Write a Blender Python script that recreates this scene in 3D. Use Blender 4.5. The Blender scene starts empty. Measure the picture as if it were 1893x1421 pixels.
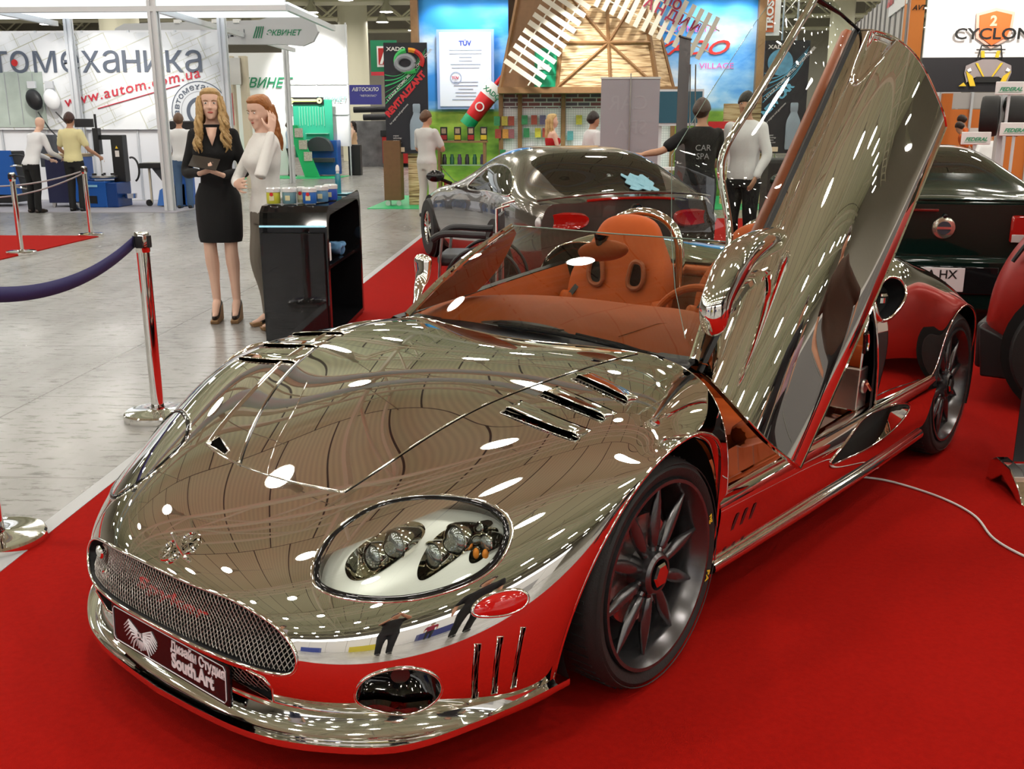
import bpy, bmesh, math, random
import numpy as np
from mathutils import Vector, Matrix, noise
random.seed(7)
SC = bpy.context.scene
C = SC.collection
PI = math.pi
# ------------------------------------------------------------------ camera, world, exposure
cam_d = bpy.data.cameras.new('camera'); cam = bpy.data.objects.new('camera', cam_d); C.objects.link(cam)
cam_d.sensor_width = 36.0; cam_d.lens = 1819.3 / 1893.0 * 36.0; cam_d.clip_start = .05; cam_d.clip_end = 300
YAW = math.radians(2.664); PIT = math.radians(14.569); ROL = math.radians(-.103)
fw = Vector((-math.sin(YAW) * math.cos(PIT), math.cos(YAW) * math.cos(PIT), -math.sin(PIT)))
rt = fw.cross(Vector((0, 0, 1))).normalized(); up = rt.cross(fw)
rt, up = math.cos(ROL) * rt + math.sin(ROL) * up, -math.sin(ROL) * rt + math.cos(ROL) * up
cam.matrix_world = Matrix(((rt.x, up.x, -fw.x, 0), (rt.y, up.y, -fw.y, 0), (rt.z, up.z, -fw.z, 1.5044), (0, 0, 0, 1)))
SC.camera = cam
SC.view_settings.view_transform = 'Standard'; SC.view_settings.look = 'None'
SC.view_settings.exposure = 0.0; SC.view_settings.gamma = 1.0; SC.view_settings.use_curve_mapping = False
SC.cycles.max_bounces = 8; SC.cycles.diffuse_bounces = 3; SC.cycles.glossy_bounces = 5; SC.cycles.transmission_bounces = 6
SC.cycles.transparent_max_bounces = 12; SC.cycles.caustics_reflective = False; SC.cycles.caustics_refractive = False
SC.cycles.sample_clamp_indirect = 4.0; SC.cycles.use_denoising = True
SC.cycles.use_adaptive_sampling = True; SC.cycles.adaptive_threshold = .06; SC.cycles.adaptive_min_samples = 14
wd = bpy.data.worlds.new('world'); SC.world = wd; wd.use_nodes = True
wd.node_tree.nodes['Background'].inputs[0].default_value = (.55, .52, .46, 1)
wd.node_tree.nodes['Background'].inputs[1].default_value = .25
LAMP = 78.0        # radiance of the high-bay lamps
# ------------------------------------------------------------------ materials
MATS = {}
def mat(name, col, rough=.5, metal=0, spec=.5, emit=0, alpha=1, trans=0, coat=0, ecol=None, noise_amt=0, noise_scale=8, bump=0, bscale=60, ior=1.45, aniso=0):
    if name in MATS: return MATS[name]
    m = bpy.data.materials.new(name); m.use_nodes = True; nt = m.node_tree; b = nt.nodes['Principled BSDF']
    col = tuple(col) + (1,)
    b.inputs['Base Color'].default_value = col; b.inputs['Roughness'].default_value = rough
    b.inputs['Metallic'].default_value = metal; b.inputs['Specular IOR Level'].default_value = spec
    b.inputs['Transmission Weight'].default_value = trans; b.inputs['IOR'].default_value = ior
    b.inputs['Coat Weight'].default_value = coat; b.inputs['Coat Roughness'].default_value = .02
    if emit:
        b.inputs['Emission Color'].default_value = (tuple(ecol) + (1,)) if ecol else col; b.inputs['Emission Strength'].default_value = emit
    b.inputs['Alpha'].default_value = alpha
    tc = nt.nodes.new('ShaderNodeTexCoord')
    nz = nt.nodes.new('ShaderNodeTexNoise'); nz.inputs['Scale'].default_value = noise_scale; nz.inputs['Detail'].default_value = 4
    nt.links.new(tc.outputs['Object'], nz.inputs['Vector'])
    if noise_amt:
        mp = nt.nodes.new('ShaderNodeMapRange'); mp.inputs['To Min'].default_value = 1 - noise_amt; mp.inputs['To Max'].default_value = 1 + noise_amt
        nt.links.new(nz.outputs['Fac'], mp.inputs['Value'])
        vm = nt.nodes.new('ShaderNodeVectorMath'); vm.operation = 'SCALE'; vm.inputs[0].default_value = col[:3]
        nt.links.new(mp.outputs['Result'], vm.inputs['Scale']); nt.links.new(vm.outputs['Vector'], b.inputs['Base Color'])
    if bump:
        n2 = nt.nodes.new('ShaderNodeTexNoise'); n2.inputs['Scale'].default_value = bscale; n2.inputs['Detail'].default_value = 3
        nt.links.new(tc.outputs['Object'], n2.inputs['Vector'])
        bp = nt.nodes.new('ShaderNodeBump'); bp.inputs['Strength'].default_value = bump; bp.inputs['Distance'].default_value = .01
        nt.links.new(n2.outputs['Fac'], bp.inputs['Height']); nt.links.new(bp.outputs['Normal'], b.inputs['Normal'])
    MATS[name] = m; return m
def glass_mat(name, tint=(.86, .9, .86), rough=0.0):
    # thin sheet glass: clear with a fresnel reflection, no refraction offset
    if name in MATS: return MATS[name]
    m = bpy.data.materials.new(name); m.use_nodes = True; nt = m.node_tree; nt.nodes.clear()
    o = nt.nodes.new('ShaderNodeOutputMaterial'); mx = nt.nodes.new('ShaderNodeMixShader'); t = nt.nodes.new('ShaderNodeBsdfTransparent'); g = nt.nodes.new('ShaderNodeBsdfGlossy')
    f = nt.nodes.new('ShaderNodeFresnel'); f.inputs['IOR'].default_value = 1.5
    t.inputs['Color'].default_value = tuple(tint) + (1,); g.inputs['Roughness'].default_value = rough; g.inputs['Color'].default_value = (1, 1, 1, 1)
    nt.links.new(f.outputs[0], mx.inputs[0]); nt.links.new(t.outputs[0], mx.inputs[1]); nt.links.new(g.outputs[0], mx.inputs[2]); nt.links.new(mx.outputs[0], o.inputs[0])
    MATS[name] = m; return m
CHROME = mat('polished_chrome', (.90, .875, .83), .012, 1)
CHROME2 = mat('bright_trim_chrome', (.88, .87, .85), .05, 1)
STEEL = mat('satin_steel', (.62, .61, .59), .28, 1)
BLACK = mat('black_plastic', (.012, .012, .013), .45)
GLOSSB = mat('gloss_black', (.008, .008, .009), .04, 0, .6)
DARKV = mat('dark_void', (.004, .004, .004), .9)
RUBBER = mat('tyre_rubber', (.014, .014, .014), .62, bump=.15, bscale=200)
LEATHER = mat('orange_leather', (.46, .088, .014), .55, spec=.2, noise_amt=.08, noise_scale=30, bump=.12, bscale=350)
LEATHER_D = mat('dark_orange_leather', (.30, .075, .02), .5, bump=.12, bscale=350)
ORANGE_TRIM = mat('orange_door_trim', (.50, .11, .03), .35)
WHITE = mat('white_panel', (.80, .80, .80), .55)
CLEAR = glass_mat('clear_glass')
WIND = glass_mat('windscreen_glass', (.80, .84, .78))
SILV = mat('silver_lamp_bowl', (.80, .78, .77), .32, .35)
REDL = mat('red_lens', (.55, .01, .008), .08, 0, .6, coat=1)
GREYMET = mat('grey_wheel_metal', (.13, .125, .13), .25, .85)
# ------------------------------------------------------------------ object helpers
def link(o): C.objects.link(o); return o
def tag(o, label, cat, group=None):
    o['label'] = label; o['category'] = cat
    if group: o['group'] = group
    return o
def thing(name, label, cat, loc=(0, 0, 0), rz=0, group=None):
    o = bpy.data.objects.new(name, None); link(o); o.location = loc; o.rotation_euler = (0, 0, rz); o.empty_display_size = .1
    return tag(o, label, cat, group)
class MB:
    def __init__(s): s.v = []; s.f = []; s.m = []; s.mi = 0
    def add(s, V, Fc):
        b = len(s.v); s.v.extend([tuple(map(float, q)) for q in V])
        s.f.extend([tuple(int(i) + b for i in f) for f in Fc]); s.m.extend([s.mi] * len(Fc)); return s
    def box(s, c, d, rz=0, rx=0, ry=0):
        x, y, z = d[0] / 2, d[1] / 2, d[2] / 2
        M = Matrix.Translation(c) @ Matrix.Rotation(rz, 4, 'Z') @ Matrix.Rotation(ry, 4, 'Y') @ Matrix.Rotation(rx, 4, 'X')
        V = [M @ Vector(q) for q in ((-x, -y, -z), (x, -y, -z), (x, y, -z), (-x, y, -z), (-x, -y, z), (x, -y, z), (x, y, z), (-x, y, z))]
        return s.add(V, [(0, 3, 2, 1), (4, 5, 6, 7), (0, 1, 5, 4), (1, 2, 6, 5), (2, 3, 7, 6), (3, 0, 4, 7)])
    def box2(s, a, b):
        return s.box([(a[i] + b[i]) / 2 for i in range(3)], [abs(b[i] - a[i]) for i in range(3)])
    def tube(s, pts, r, n=10, cap=True, closed=False):
        pts = [Vector(q) for q in pts]; k = len(pts)
        rs = r if hasattr(r, '__len__') else [r] * k
        V = []; prev = None
        for i, q in enumerate(pts):
            if closed: t = pts[(i + 1) % k] - pts[i - 1]
            else: t = pts[min(i + 1, k - 1)] - pts[max(i - 1, 0)]
            if t.length < 1e-9: t = Vector((0, 0, 1))
            t.normalize()
            if prev is None:
                a = Vector((0, 0, 1)) if abs(t.z) < .9 else Vector((1, 0, 0)); u = t.cross(a).normalized()
            else:
                u = prev - t * prev.dot(t)
                u = u.normalized() if u.length > 1e-6 else t.orthogonal().normalized()
            prev = u; w = t.cross(u)
            for j in range(n):
                a = 2 * PI * j / n; V.append(q + (u * math.cos(a) + w * math.sin(a)) * rs[i])
        Fc = []
        for i in range(k if closed else k - 1):
            i2 = (i + 1) % k
            for j in range(n): Fc.append((i * n + j, i * n + (j + 1) % n, i2 * n + (j + 1) % n, i2 * n + j))
        if cap and not closed: Fc += [tuple(range(n - 1, -1, -1)), tuple(range((k - 1) * n, k * n))]
        return s.add(V, Fc)
    def rings(s, R, cap=True, close=True):
        # list of rings, each a list of 3-D points of equal count
        n = len(R[0]); V = [q for r in R for q in r]; Fc = []
        for i in range(len(R) - 1):
            for j in range(n if close else n - 1): Fc.append((i * n + j, i * n + (j + 1) % n, (i + 1) * n + (j + 1) % n, (i + 1) * n + j))
        if cap and close: Fc += [tuple(range(n - 1, -1, -1)), tuple(range((len(R) - 1) * n, len(R) * n))]
        return s.add(V, Fc)
    def lathe(s, prof, n=24, c=(0, 0, 0), ax='Z', cap=True):
        R = []
        for r, h in prof:
            ring = []
            for j in range(n):
                a = 2 * PI * j / n; p = (r * math.cos(a), r * math.sin(a), h)
                if ax == 'Y': p = (p[0], p[2], -p[1])
                if ax == 'X': p = (p[2], p[0], p[1])
                ring.append((p[0] + c[0], p[1] + c[1], p[2] + c[2]))
            R.append(ring)
        return s.rings(R, cap)
    def ell(s, c, r, n=16, m=10, M=None):
        R = []
        for i in range(m + 1):
            t = PI * i / m; ri = max(math.sin(t), 1e-3)
            ring = [Vector((r[0] * ri * math.cos(2 * PI * j / n), r[1] * ri * math.sin(2 * PI * j / n), -r[2] * math.cos(t))) for j in range(n)]
            if M is not None: ring = [M @ q for q in ring]
            R.append([q + Vector(c) for q in ring])
        return s.rings(R, True)
    def prism(s, poly, d0, d1, ax='Y'):
        n = len(poly)
        def P(a, b, h): return {'Y': (a, h, b), 'Z': (a, b, h), 'X': (h, a, b)}[ax]
        V = [P(a, b, d0) for a, b in poly] + [P(a, b, d1) for a, b in poly]
        return s.add(V, [tuple(range(n)), tuple(range(2 * n - 1, n - 1, -1))] + [(i, n + i, n + (i + 1) % n, (i + 1) % n) for i in range(n)])
    def grid(s, G, flip=False):
        a, b = len(G), len(G[0]); V = [q for r in G for q in r]; Fc = []
        for i in range(a - 1):
            for j in range(b - 1):
                f = (i * b + j, i * b + j + 1, (i + 1) * b + j + 1, (i + 1) * b + j); Fc.append(f[::-1] if flip else f)
        return s.add(V, Fc)
    def mesh(s, name):
        me = bpy.data.meshes.new(name); me.from_pydata(s.v, [], s.f)
        for i, p in enumerate(me.polygons): p.material_index = s.m[i]
        return me
    def build(s, name, m, parent=None, smooth=True, bevel=0, weld=False, ang=.6, loc=None, sub=0, thick=0, fix=True):
        me = s.mesh(name)
        if fix or weld:
            bm = bmesh.new(); bm.from_mesh(me)
            if weld: bmesh.ops.remove_doubles(bm, verts=bm.verts, dist=1e-5)
            if fix: bmesh.ops.recalc_face_normals(bm, faces=bm.faces)
            bm.to_mesh(me); bm.free()
        for mm in (m if isinstance(m, (list, tuple)) else [m]): me.materials.append(mm)
        o = bpy.data.objects.new(name, me); link(o)
        if parent: o.parent = parent
        if loc: o.location = loc
        if smooth:
            me.polygons.foreach_set('use_smooth', [True] * len(me.polygons))
            if ang: me.set_sharp_from_angle(angle=ang)
        if thick:
            md = o.modifiers.new('th', 'SOLIDIFY'); md.thickness = thick; md.offset = 0
        if bevel:
            md = o.modifiers.new('bv', 'BEVEL'); md.width = bevel; md.segments = 2; md.limit_method = 'ANGLE'; md.angle_limit = .6
        if sub:
            md = o.modifiers.new('ss', 'SUBSURF'); md.levels = sub; md.render_levels = sub
        return o
def copy_tree(o, loc=None, rz=None, label=None, parent=None):
    c = o.copy(); link(c)
    if parent: c.parent = parent
    if loc is not None: c.location = loc
    if rz is not None: c.rotation_euler = (0, 0, rz)
    if label: c['label'] = label
    for ch in list(o.children): copy_tree(ch, parent=c)
    return c
def struct(name, mb, m, **k):
    o = mb.build(name, m, **k); o['kind'] = 'structure'; return o
def dg_mesh(o):
    dg = bpy.context.evaluated_depsgraph_get(); dg.update()
    return bpy.data.meshes.new_from_object(o.evaluated_get(dg), depsgraph=dg)
def text_mb(txt, size=1.0, bold=0.0, shear=0.0, sx=1.0, thick=.002, align='LEFT', space=1.0):
    cu = bpy.data.curves.new('t', 'FONT'); cu.body = txt; cu.size = size; cu.extrude = thick / 2; cu.offset = bold; cu.shear = shear
    cu.align_x = align; cu.align_y = 'BOTTOM_BASELINE'; cu.space_character = space; cu.resolution_u = 3
    o = bpy.data.objects.new('t', cu); link(o); me = dg_mesh(o); bpy.data.objects.remove(o)
    V = [(v.co.x * sx, v.co.y, v.co.z) for v in me.vertices]; Fc = [tuple(p.vertices) for p in me.polygons]
    bpy.data.meshes.remove(me); return V, Fc
def text(txt, name, m, parent, M, size, **k):
    # lettering lying in the local XY plane of matrix M
    V, Fc = text_mb(txt, size, **k); mb = MB(); mb.add([M @ Vector(q) for q in V], Fc)
    return mb.build(name, m, parent, smooth=False, fix=False)
def frame_m(o, x, y):
    x = Vector(x).normalized(); y = Vector(y); y = (y - x * y.dot(x)).normalized(); z = x.cross(y)
    return Matrix(((x.x, y.x, z.x, o[0]), (x.y, y.y, z.y, o[1]), (x.z, y.z, z.z, o[2]), (0, 0, 0, 1)))
WALLM = lambda x, y, z: frame_m((x, y, z), (1, 0, 0), (0, 0, 1))      # a wall facing -Y
# ------------------------------------------------------------------ spline surfaces
def nat_basis(t, te):
    t = np.asarray(t, float); te = np.asarray(te, float); n = len(t); h = np.diff(t)
    A = np.zeros((n, n)); B = np.zeros((n, n)); A[0, 0] = A[-1, -1] = 1
    for i in range(1, n - 1):
        A[i, i - 1] = h[i - 1]; A[i, i] = 2 * (h[i - 1] + h[i]); A[i, i + 1] = h[i]
        B[i, i - 1] = 6 / h[i - 1]; B[i, i + 1] = 6 / h[i]; B[i, i] = -6 / h[i - 1] - 6 / h[i]
    Mm = np.linalg.solve(A, B)
    k = np.clip(np.searchsorted(t, te, side='right') - 1, 0, n - 2); a = (t[k + 1] - te) / h[k]; b = 1 - a
    I = np.eye(n)
    return a[:, None] * I[k] + b[:, None] * I[k + 1] + ((a ** 3 - a)[:, None] * Mm[k] + (b ** 3 - b)[:, None] * Mm[k + 1]) * (h[k] ** 2)[:, None] / 6
def spline(P, n):
    P = np.asarray(P, float); d = np.r_[0, np.cumsum(np.linalg.norm(np.diff(P, axis=0), axis=1) ** .7)]
    return nat_basis(d, np.linspace(0, d[-1], n)) @ P
def smooth_net(N, lv, lu, nv, nu):
    def rs(A, n):
        d = np.linalg.norm(np.diff(A, axis=0), axis=2).mean(1) if A.ndim == 3 else None
        t = np.r_[0, np.cumsum(d)]; return np.einsum('ni,ijk->njk', nat_basis(t, np.linspace(0, t[-1], n)), A)
    def sm(A, lam):
        n = len(A); D = np.diff(np.eye(n), 3, axis=0); w = np.eye(n); w[0, 0] = w[-1, -1] = 8
        return np.einsum('ij,jkl->ikl', np.linalg.solve(w + lam * D.T @ D, w), A)
    A = rs(N, nv); A = rs(A.transpose(1, 0, 2), nu).transpose(1, 0, 2)
    A = sm(A, lv); A = sm(A.transpose(1, 0, 2), lu).transpose(1, 0, 2)
    return A
class Surf:
    def __init__(s, net, mirror=True, lam=None):
        N = np.array(net, float)
        if mirror:
            Mi = N[::-1].copy(); Mi[:, :, 1] *= -1; N = np.concatenate([Mi[:-1], N], 0)
        if lam: N = smooth_net(N, *lam)
        s.N = N
        dv = np.linalg.norm(np.diff(N, axis=0), axis=2).mean(1); du = np.linalg.norm(np.diff(N, axis=1), axis=2).mean(0)
        s.tv = np.r_[0, np.cumsum(dv)]; s.tu = np.r_[0, np.cumsum(du)]
        s.Lv = s.tv[-1]; s.Lu = s.tu[-1]
        if mirror: s.tv = s.tv / s.Lv * 2 - 1
        else: s.tv = s.tv / s.Lv
        s.tu = s.tu / s.Lu
    def at(s, v, u):
        v = np.atleast_1d(v).astype(float); u = np.atleast_1d(u).astype(float)
        return np.einsum('ni,ijk,nj->nk', nat_basis(s.tv, v), s.N, nat_basis(s.tu, u))
    def nrm(s, v, u):
        e = 1e-3; a = s.at(v + e, u) - s.at(v - e, u); b = s.at(v, u + e) - s.at(v, u - e)
        n = np.cross(a, b); return n / (np.linalg.norm(n, axis=1)[:, None] + 1e-12)
def in_poly(P, poly):
    x, y = P[:, 0], P[:, 1]; r = np.zeros(len(P), bool); n = len(poly)
    for i in range(n):
        x1, y1 = poly[i]; x2, y2 = poly[(i + 1) % n]
        c = ((y1 > y) != (y2 > y)) & (x < (x2 - x1) * (y - y1) / (y2 - y1 + 1e-15) + x1); r ^= c
    return r
def near_poly(P, poly, sc):
    best = np.full(len(P), 1e9); Q = P.copy(); n = len(poly)
    for i in range(n):
        a = poly[i]; b = poly[(i + 1) % n]; d = (b - a) * sc; L = (d @ d) + 1e-15
        t = np.clip((((P - a) * sc) @ d) / L, 0, 1); q = a + (b - a) * t[:, None]
        e = (((P - q) * sc) ** 2).sum(1); k = e < best; Q[k] = q[k]; best[k] = e[k]
    return Q
class Skin:
    """dense grid on a Surf with regions cut out, regions given as closed polygons in (v,u)"""
    def __init__(s, S, nv, nu, v0=-1, v1=1, u0=0, u1=1):
        s.S = S; s.uv = np.array([(v, u) for v in np.linspace(v0, v1, nv) for u in np.linspace(u0, u1, nu)])
        f = []
        for i in range(nv - 1):
            for j in range(nu - 1): f.append((i * nu + j, i * nu + j + 1, (i + 1) * nu + j + 1, (i + 1) * nu + j))
        s.f = np.array(f); s.sc = np.array([S.Lv / 2 if S.tv[0] < 0 else S.Lv, S.Lu])
    def cut(s, poly):
        poly = np.array(poly); c = s.uv[s.f].mean(1); inn = in_poly(c, poly)
        fi, fo = s.f[inn], s.f[~inn]; bi = np.intersect1d(fi.ravel(), fo.ravel())
        s.uv[bi] = near_poly(s.uv[bi], poly, s.sc); s.f = fo
        return s.uv.copy(), fi
    def build(s, name, m, parent, flip=False, thick=0, disp=None, uv=None, f=None, off=0):
        uv = s.uv if uv is None else uv; f = s.f if f is None else f
        used = np.unique(f.ravel()); mp = np.full(len(uv), -1); mp[used] = np.arange(len(used)); f = mp[f]; uv = uv[used]
        P = s.S.at(uv[:, 0], uv[:, 1])
        if off or disp is not None:
            N = s.S.nrm(uv[:, 0], uv[:, 1]); d = off + (disp(P, uv) if disp is not None else 0)
            P = P + N * (d[:, None] if hasattr(d, '__len__') else d)
        mb = MB(); mb.add(P, [tuple(q[::-1]) if flip else tuple(q) for q in f])
        return mb.build(name, m, parent, smooth=True, ang=0, fix=False, thick=thick)
def surf_path(S, poly, n=0, closed=True, off=0.0):
    poly = np.array(poly, float)
    if n:
        P = np.vstack([poly, poly[:1]]) if closed else poly
        d = np.r_[0, np.cumsum(np.linalg.norm(np.diff(P, axis=0), axis=1))]; t = np.linspace(0, d[-1], n + (1 if closed else 0))
        poly = np.stack([np.interp(t, d, P[:, 0]), np.interp(t, d, P[:, 1])], 1)
        if closed: poly = poly[:-1]
    return S.at(poly[:, 0], poly[:, 1]) + S.nrm(poly[:, 0], poly[:, 1]) * off
def smooth_poly(P, n=48):
    P = np.array(P, float); k = len(P); Q = np.vstack([P[-3:], P, P[:3]])
    B = nat_basis(np.arange(len(Q)), np.linspace(3, 3 + k, n, endpoint=False)); return B @ Q
# ------------------------------------------------------------------ the hall
def tex_mat(name, build_fn, rough=.5, metal=0, spec=.5):
    if name in MATS: return MATS[name]
    m = bpy.data.materials.new(name); m.use_nodes = True; nt = m.node_tree; b = nt.nodes['Principled BSDF']
    b.inputs['Roughness'].default_value = rough; b.inputs['Metallic'].default_value = metal; b.inputs['Specular IOR Level'].default_value = spec
    tc = nt.nodes.new('ShaderNodeTexCoord'); build_fn(nt, tc, b); MATS[name] = m; return m
def N(nt, typ, **k):
    n = nt.nodes.new(typ)
    for a, v in k.items():
        if a.startswith('i_'): n.inputs[a[2:].replace('_', ' ')].default_value = v
        else: setattr(n, a, v)
    return n
def ramp(nt, stops, interp='LINEAR'):
    r = nt.nodes.new('ShaderNodeValToRGB'); r.color_ramp.interpolation = interp; e = r.color_ramp.elements
    while len(e) < len(stops): e.new(.5)
    for i, (p, c) in enumerate(stops): e[i].position = p; e[i].color = tuple(c) + (1,)
    return r
def floor_fn(nt, tc, b):
    mp = N(nt, 'ShaderNodeMapping'); mp.inputs['Scale'].default_value = (.5, .18, 1); mp.inputs['Rotation'].default_value = (0, 0, .2)
    nt.links.new(tc.outputs['Object'], mp.inputs['Vector'])
    n1 = N(nt, 'ShaderNodeTexNoise'); n1.inputs['Scale'].default_value = 2.2; n1.inputs['Detail'].default_value = 9; n1.inputs['Roughness'].default_value = .62
    nt.links.new(mp.outputs[0], n1.inputs['Vector'])
    r1 = ramp(nt, [(.28, (.165, .161, .15)), (.46, (.275, .270, .258)), (.66, (.37, .366, .355))]); nt.links.new(n1.outputs['Fac'], r1.inputs[0])
    mp2 = N(nt, 'ShaderNodeMapping'); mp2.inputs['Scale'].default_value = (2.2, 9, 1); mp2.inputs['Rotation'].default_value = (0, 0, -.35)
    nt.links.new(tc.outputs['Object'], mp2.inputs['Vector'])
    n2 = N(nt, 'ShaderNodeTexNoise'); n2.inputs['Scale'].default_value = 2.6; n2.inputs['Detail'].default_value = 8; n2.inputs['Roughness'].default_value = .72
    nt.links.new(mp2.outputs[0], n2.inputs['Vector'])
    r2 = ramp(nt, [(.36, (.38, .37, .35)), (.43, (.66, .65, .63)), (.455, (1, 1, 1))]); nt.links.new(n2.outputs['Fac'], r2.inputs[0])
    mx = N(nt, 'ShaderNodeMix', data_type='RGBA', blend_type='MULTIPLY'); mx.inputs[0].default_value = 1.0
    nt.links.new(r1.outputs[0], mx.inputs[6]); nt.links.new(r2.outputs[0], mx.inputs[7])
    bk = N(nt, 'ShaderNodeTexBrick'); bk.offset = 0; bk.inputs['Color1'].default_value = bk.inputs['Color2'].default_value = (1, 1, 1, 1); bk.inputs['Mortar'].default_value = (.52, .5, .48, 1)
    bk.inputs['Scale'].default_value = 1; bk.inputs['Mortar Size'].default_value = .006; bk.inputs['Brick Width'].default_value = 3.0; bk.inputs['Row Height'].default_value = 1.35
    nt.links.new(tc.outputs['Object'], bk.inputs['Vector'])
    m2 = N(nt, 'ShaderNodeMix', data_type='RGBA', blend_type='MULTIPLY'); m2.inputs[0].default_value = 1
    nt.links.new(mx.outputs[2], m2.inputs[6]); nt.links.new(bk.outputs[0], m2.inputs[7]); nt.links.new(m2.outputs[2], b.inputs['Base Color'])
    rr = N(nt, 'ShaderNodeMapRange'); rr.inputs['To Min'].default_value = .34; rr.inputs['To Max'].default_value = .15
    nt.links.new(n1.outputs['Fac'], rr.inputs['Value']); nt.links.new(rr.outputs[0], b.inputs['Roughness'])
FLOORM = tex_mat('polished_concrete', floor_fn)
def carpet_fn(nt, tc, b):
    n1 = N(nt, 'ShaderNodeTexNoise'); n1.inputs['Scale'].default_value = 400; n1.inputs['Detail'].default_value = 3
    n2 = N(nt, 'ShaderNodeTexNoise'); n2.inputs['Scale'].default_value = 60; n2.inputs['Detail'].default_value = 2
    for n in (n1, n2): nt.links.new(tc.outputs['Object'], n.inputs['Vector'])
    ad = N(nt, 'ShaderNodeMath', operation='MULTIPLY'); nt.links.new(n1.outputs['Fac'], ad.inputs[0]); nt.links.new(n2.outputs['Fac'], ad.inputs[1])
    r = ramp(nt, [(.0, (.27, .003, .001)), (.6, (.39, .006, .002))]); nt.links.new(ad.outputs[0], r.inputs[0]); nt.links.new(r.outputs[0], b.inputs['Base Color'])
    bp = N(nt, 'ShaderNodeBump'); bp.inputs['Strength'].default_value = .5; bp.inputs['Distance'].default_value = .003
    nt.links.new(n1.outputs['Fac'], bp.inputs['Height']); nt.links.new(bp.outputs[0], b.inputs['Normal'])
CARPET = tex_mat('red_carpet', carpet_fn, .95, spec=.1)
def ceil_fn(nt, tc, b):
    w = N(nt, 'ShaderNodeTexWave', wave_type='BANDS', bands_direction='X'); w.inputs['Scale'].default_value = 2.2; w.inputs['Distortion'].default_value = 0
    nt.links.new(tc.outputs['Object'], w.inputs['Vector'])
    bk = N(nt, 'ShaderNodeTexBrick'); bk.inputs['Color1'].default_value = (.80, .81, .57, 1); bk.inputs['Color2'].default_value = (.72, .73, .51, 1); bk.inputs['Mortar'].default_value = (.10, .085, .07, 1)
    bk.inputs['Scale'].default_value = 1; bk.inputs['Mortar Size'].default_value = .025; bk.inputs['Brick Width'].default_value = 1.5; bk.inputs['Row Height'].default_value = 6.0
    nt.links.new(tc.outputs['Object'], bk.inputs['Vector'])
    r = ramp(nt, [(0, (.88, .88, .88)), (1, (1, 1, 1))]); nt.links.new(w.outputs['Fac'], r.inputs[0])
    mx = N(nt, 'ShaderNodeMix', data_type='RGBA', blend_type='MULTIPLY'); mx.inputs[0].default_value = 1
    nt.links.new(bk.outputs[0], mx.inputs[6]); nt.links.new(r.outputs[0], mx.inputs[7]); nt.links.new(mx.outputs[2], b.inputs['Base Color'])
CEILM = tex_mat('corrugated_ceiling', ceil_fn, .7)
TRUSS = mat('cream_painted_steel', (.84, .81, .64), .5)
HALLW = mat('hall_wall_cladding', (.42, .39, .34), .7, noise_amt=.05)
ZC = 9.2
X0, X1, Y0, Y1 = -34, 30, -22, 60
struct('floor', MB().box2((X0, Y0, -.2), (X1, Y1, 0)), FLOORM, smooth=False)
struct('ceiling', MB().box2((X0, Y0, ZC), (X1, Y1, ZC + .2)), CEILM, smooth=False)
struct('wall_back', MB().box2((X0, Y1, 0), (X1, Y1 + .2, ZC)), HALLW, smooth=False)
struct('wall_front', MB().box2((X0, Y0 - .2, 0), (X1, Y0, ZC)), HALLW, smooth=False)
struct('wall_left', MB().box2((X0 - .2, Y0, 0), (X0, Y1, ZC)), HALLW, smooth=False)
struct('wall_right', MB().box2((X1, Y0, 0), (X1 + .2, Y1, ZC)), HALLW, smooth=False)
ti = 0
for Y in np.arange(-19, 60, 6.5):
    ti += 1; mb = MB()
    for zz, r in ((6.9, .075), (8.5, .09)):
        for dy in (-.35, .35): mb.tube([(X0, Y + dy, zz), (X1, Y + dy, zz)], r, 6)
    xs = np.arange(X0, X1 + .1, 2.0)
    for i, x in enumerate(xs[:-1]):
        z = (6.9, 8.5) if i % 2 else (8.5, 6.9)
        for dy in (-.35, .35): mb.tube([(x, Y + dy, z[0]), (x + 2, Y + dy, z[1])], .05, 5)
        mb.tube([(x, Y - .35, 6.9), (x + 2, Y + .35, 6.9)], .035, 5)
    struct('trim_%d' % ti, mb, TRUSS)
for x in (-28, -16, -4.5, 8, 20):
    ti += 1; mb = MB()
    for zz, r in ((7.4, .08), (8.9, .06)): mb.tube([(x, Y0, zz), (x, Y1, zz)], r, 6)
    ys = np.arange(Y0, Y1, 2.2)
    for i, y in enumerate(ys[:-1]):
        z = (7.4, 8.9) if i % 2 else (8.9, 7.4); mb.tube([(x, y, z[0]), (x, y + 2.2, z[1])], .045, 5)
    struct('trim_%d' % ti, mb, TRUSS)
DUCT = mat('pale_duct', (.62, .82, .84), .35)
for Y in (11.8, 13.3):
    ti += 1; struct('trim_%d' % ti, MB().tube([(X0, Y, 6.75), (X1, Y, 6.75)], .15, 12), DUCT)
for x, y, r in ((-17.2, 40, .75), (-9.8, 49, .7), (2, 52, .5), (12, 45, .5)):
    ti += 1; struct('trim_%d' % ti, MB().lathe([(r, 0), (r, ZC)], 20, (x, y, 0)), TRUSS)
LAMPM = mat('lamp_diffuser', (1, .95, .86), .4, emit=LAMP, ecol=(1, .95, .86))
proto = None
lamp_mb = MB(); lamp_mb.lathe([(.30, 0.0), (.30, .03), (.16, .30), (.09, .42), (.09, .62), (.015, .64), (.015, 2.76), (.0001, 2.76)], 18, cap=False)
lamp_mb.mi = 1; lamp_mb.lathe([(.0001, .012), (.275, .012)], 18, cap=False)
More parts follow.
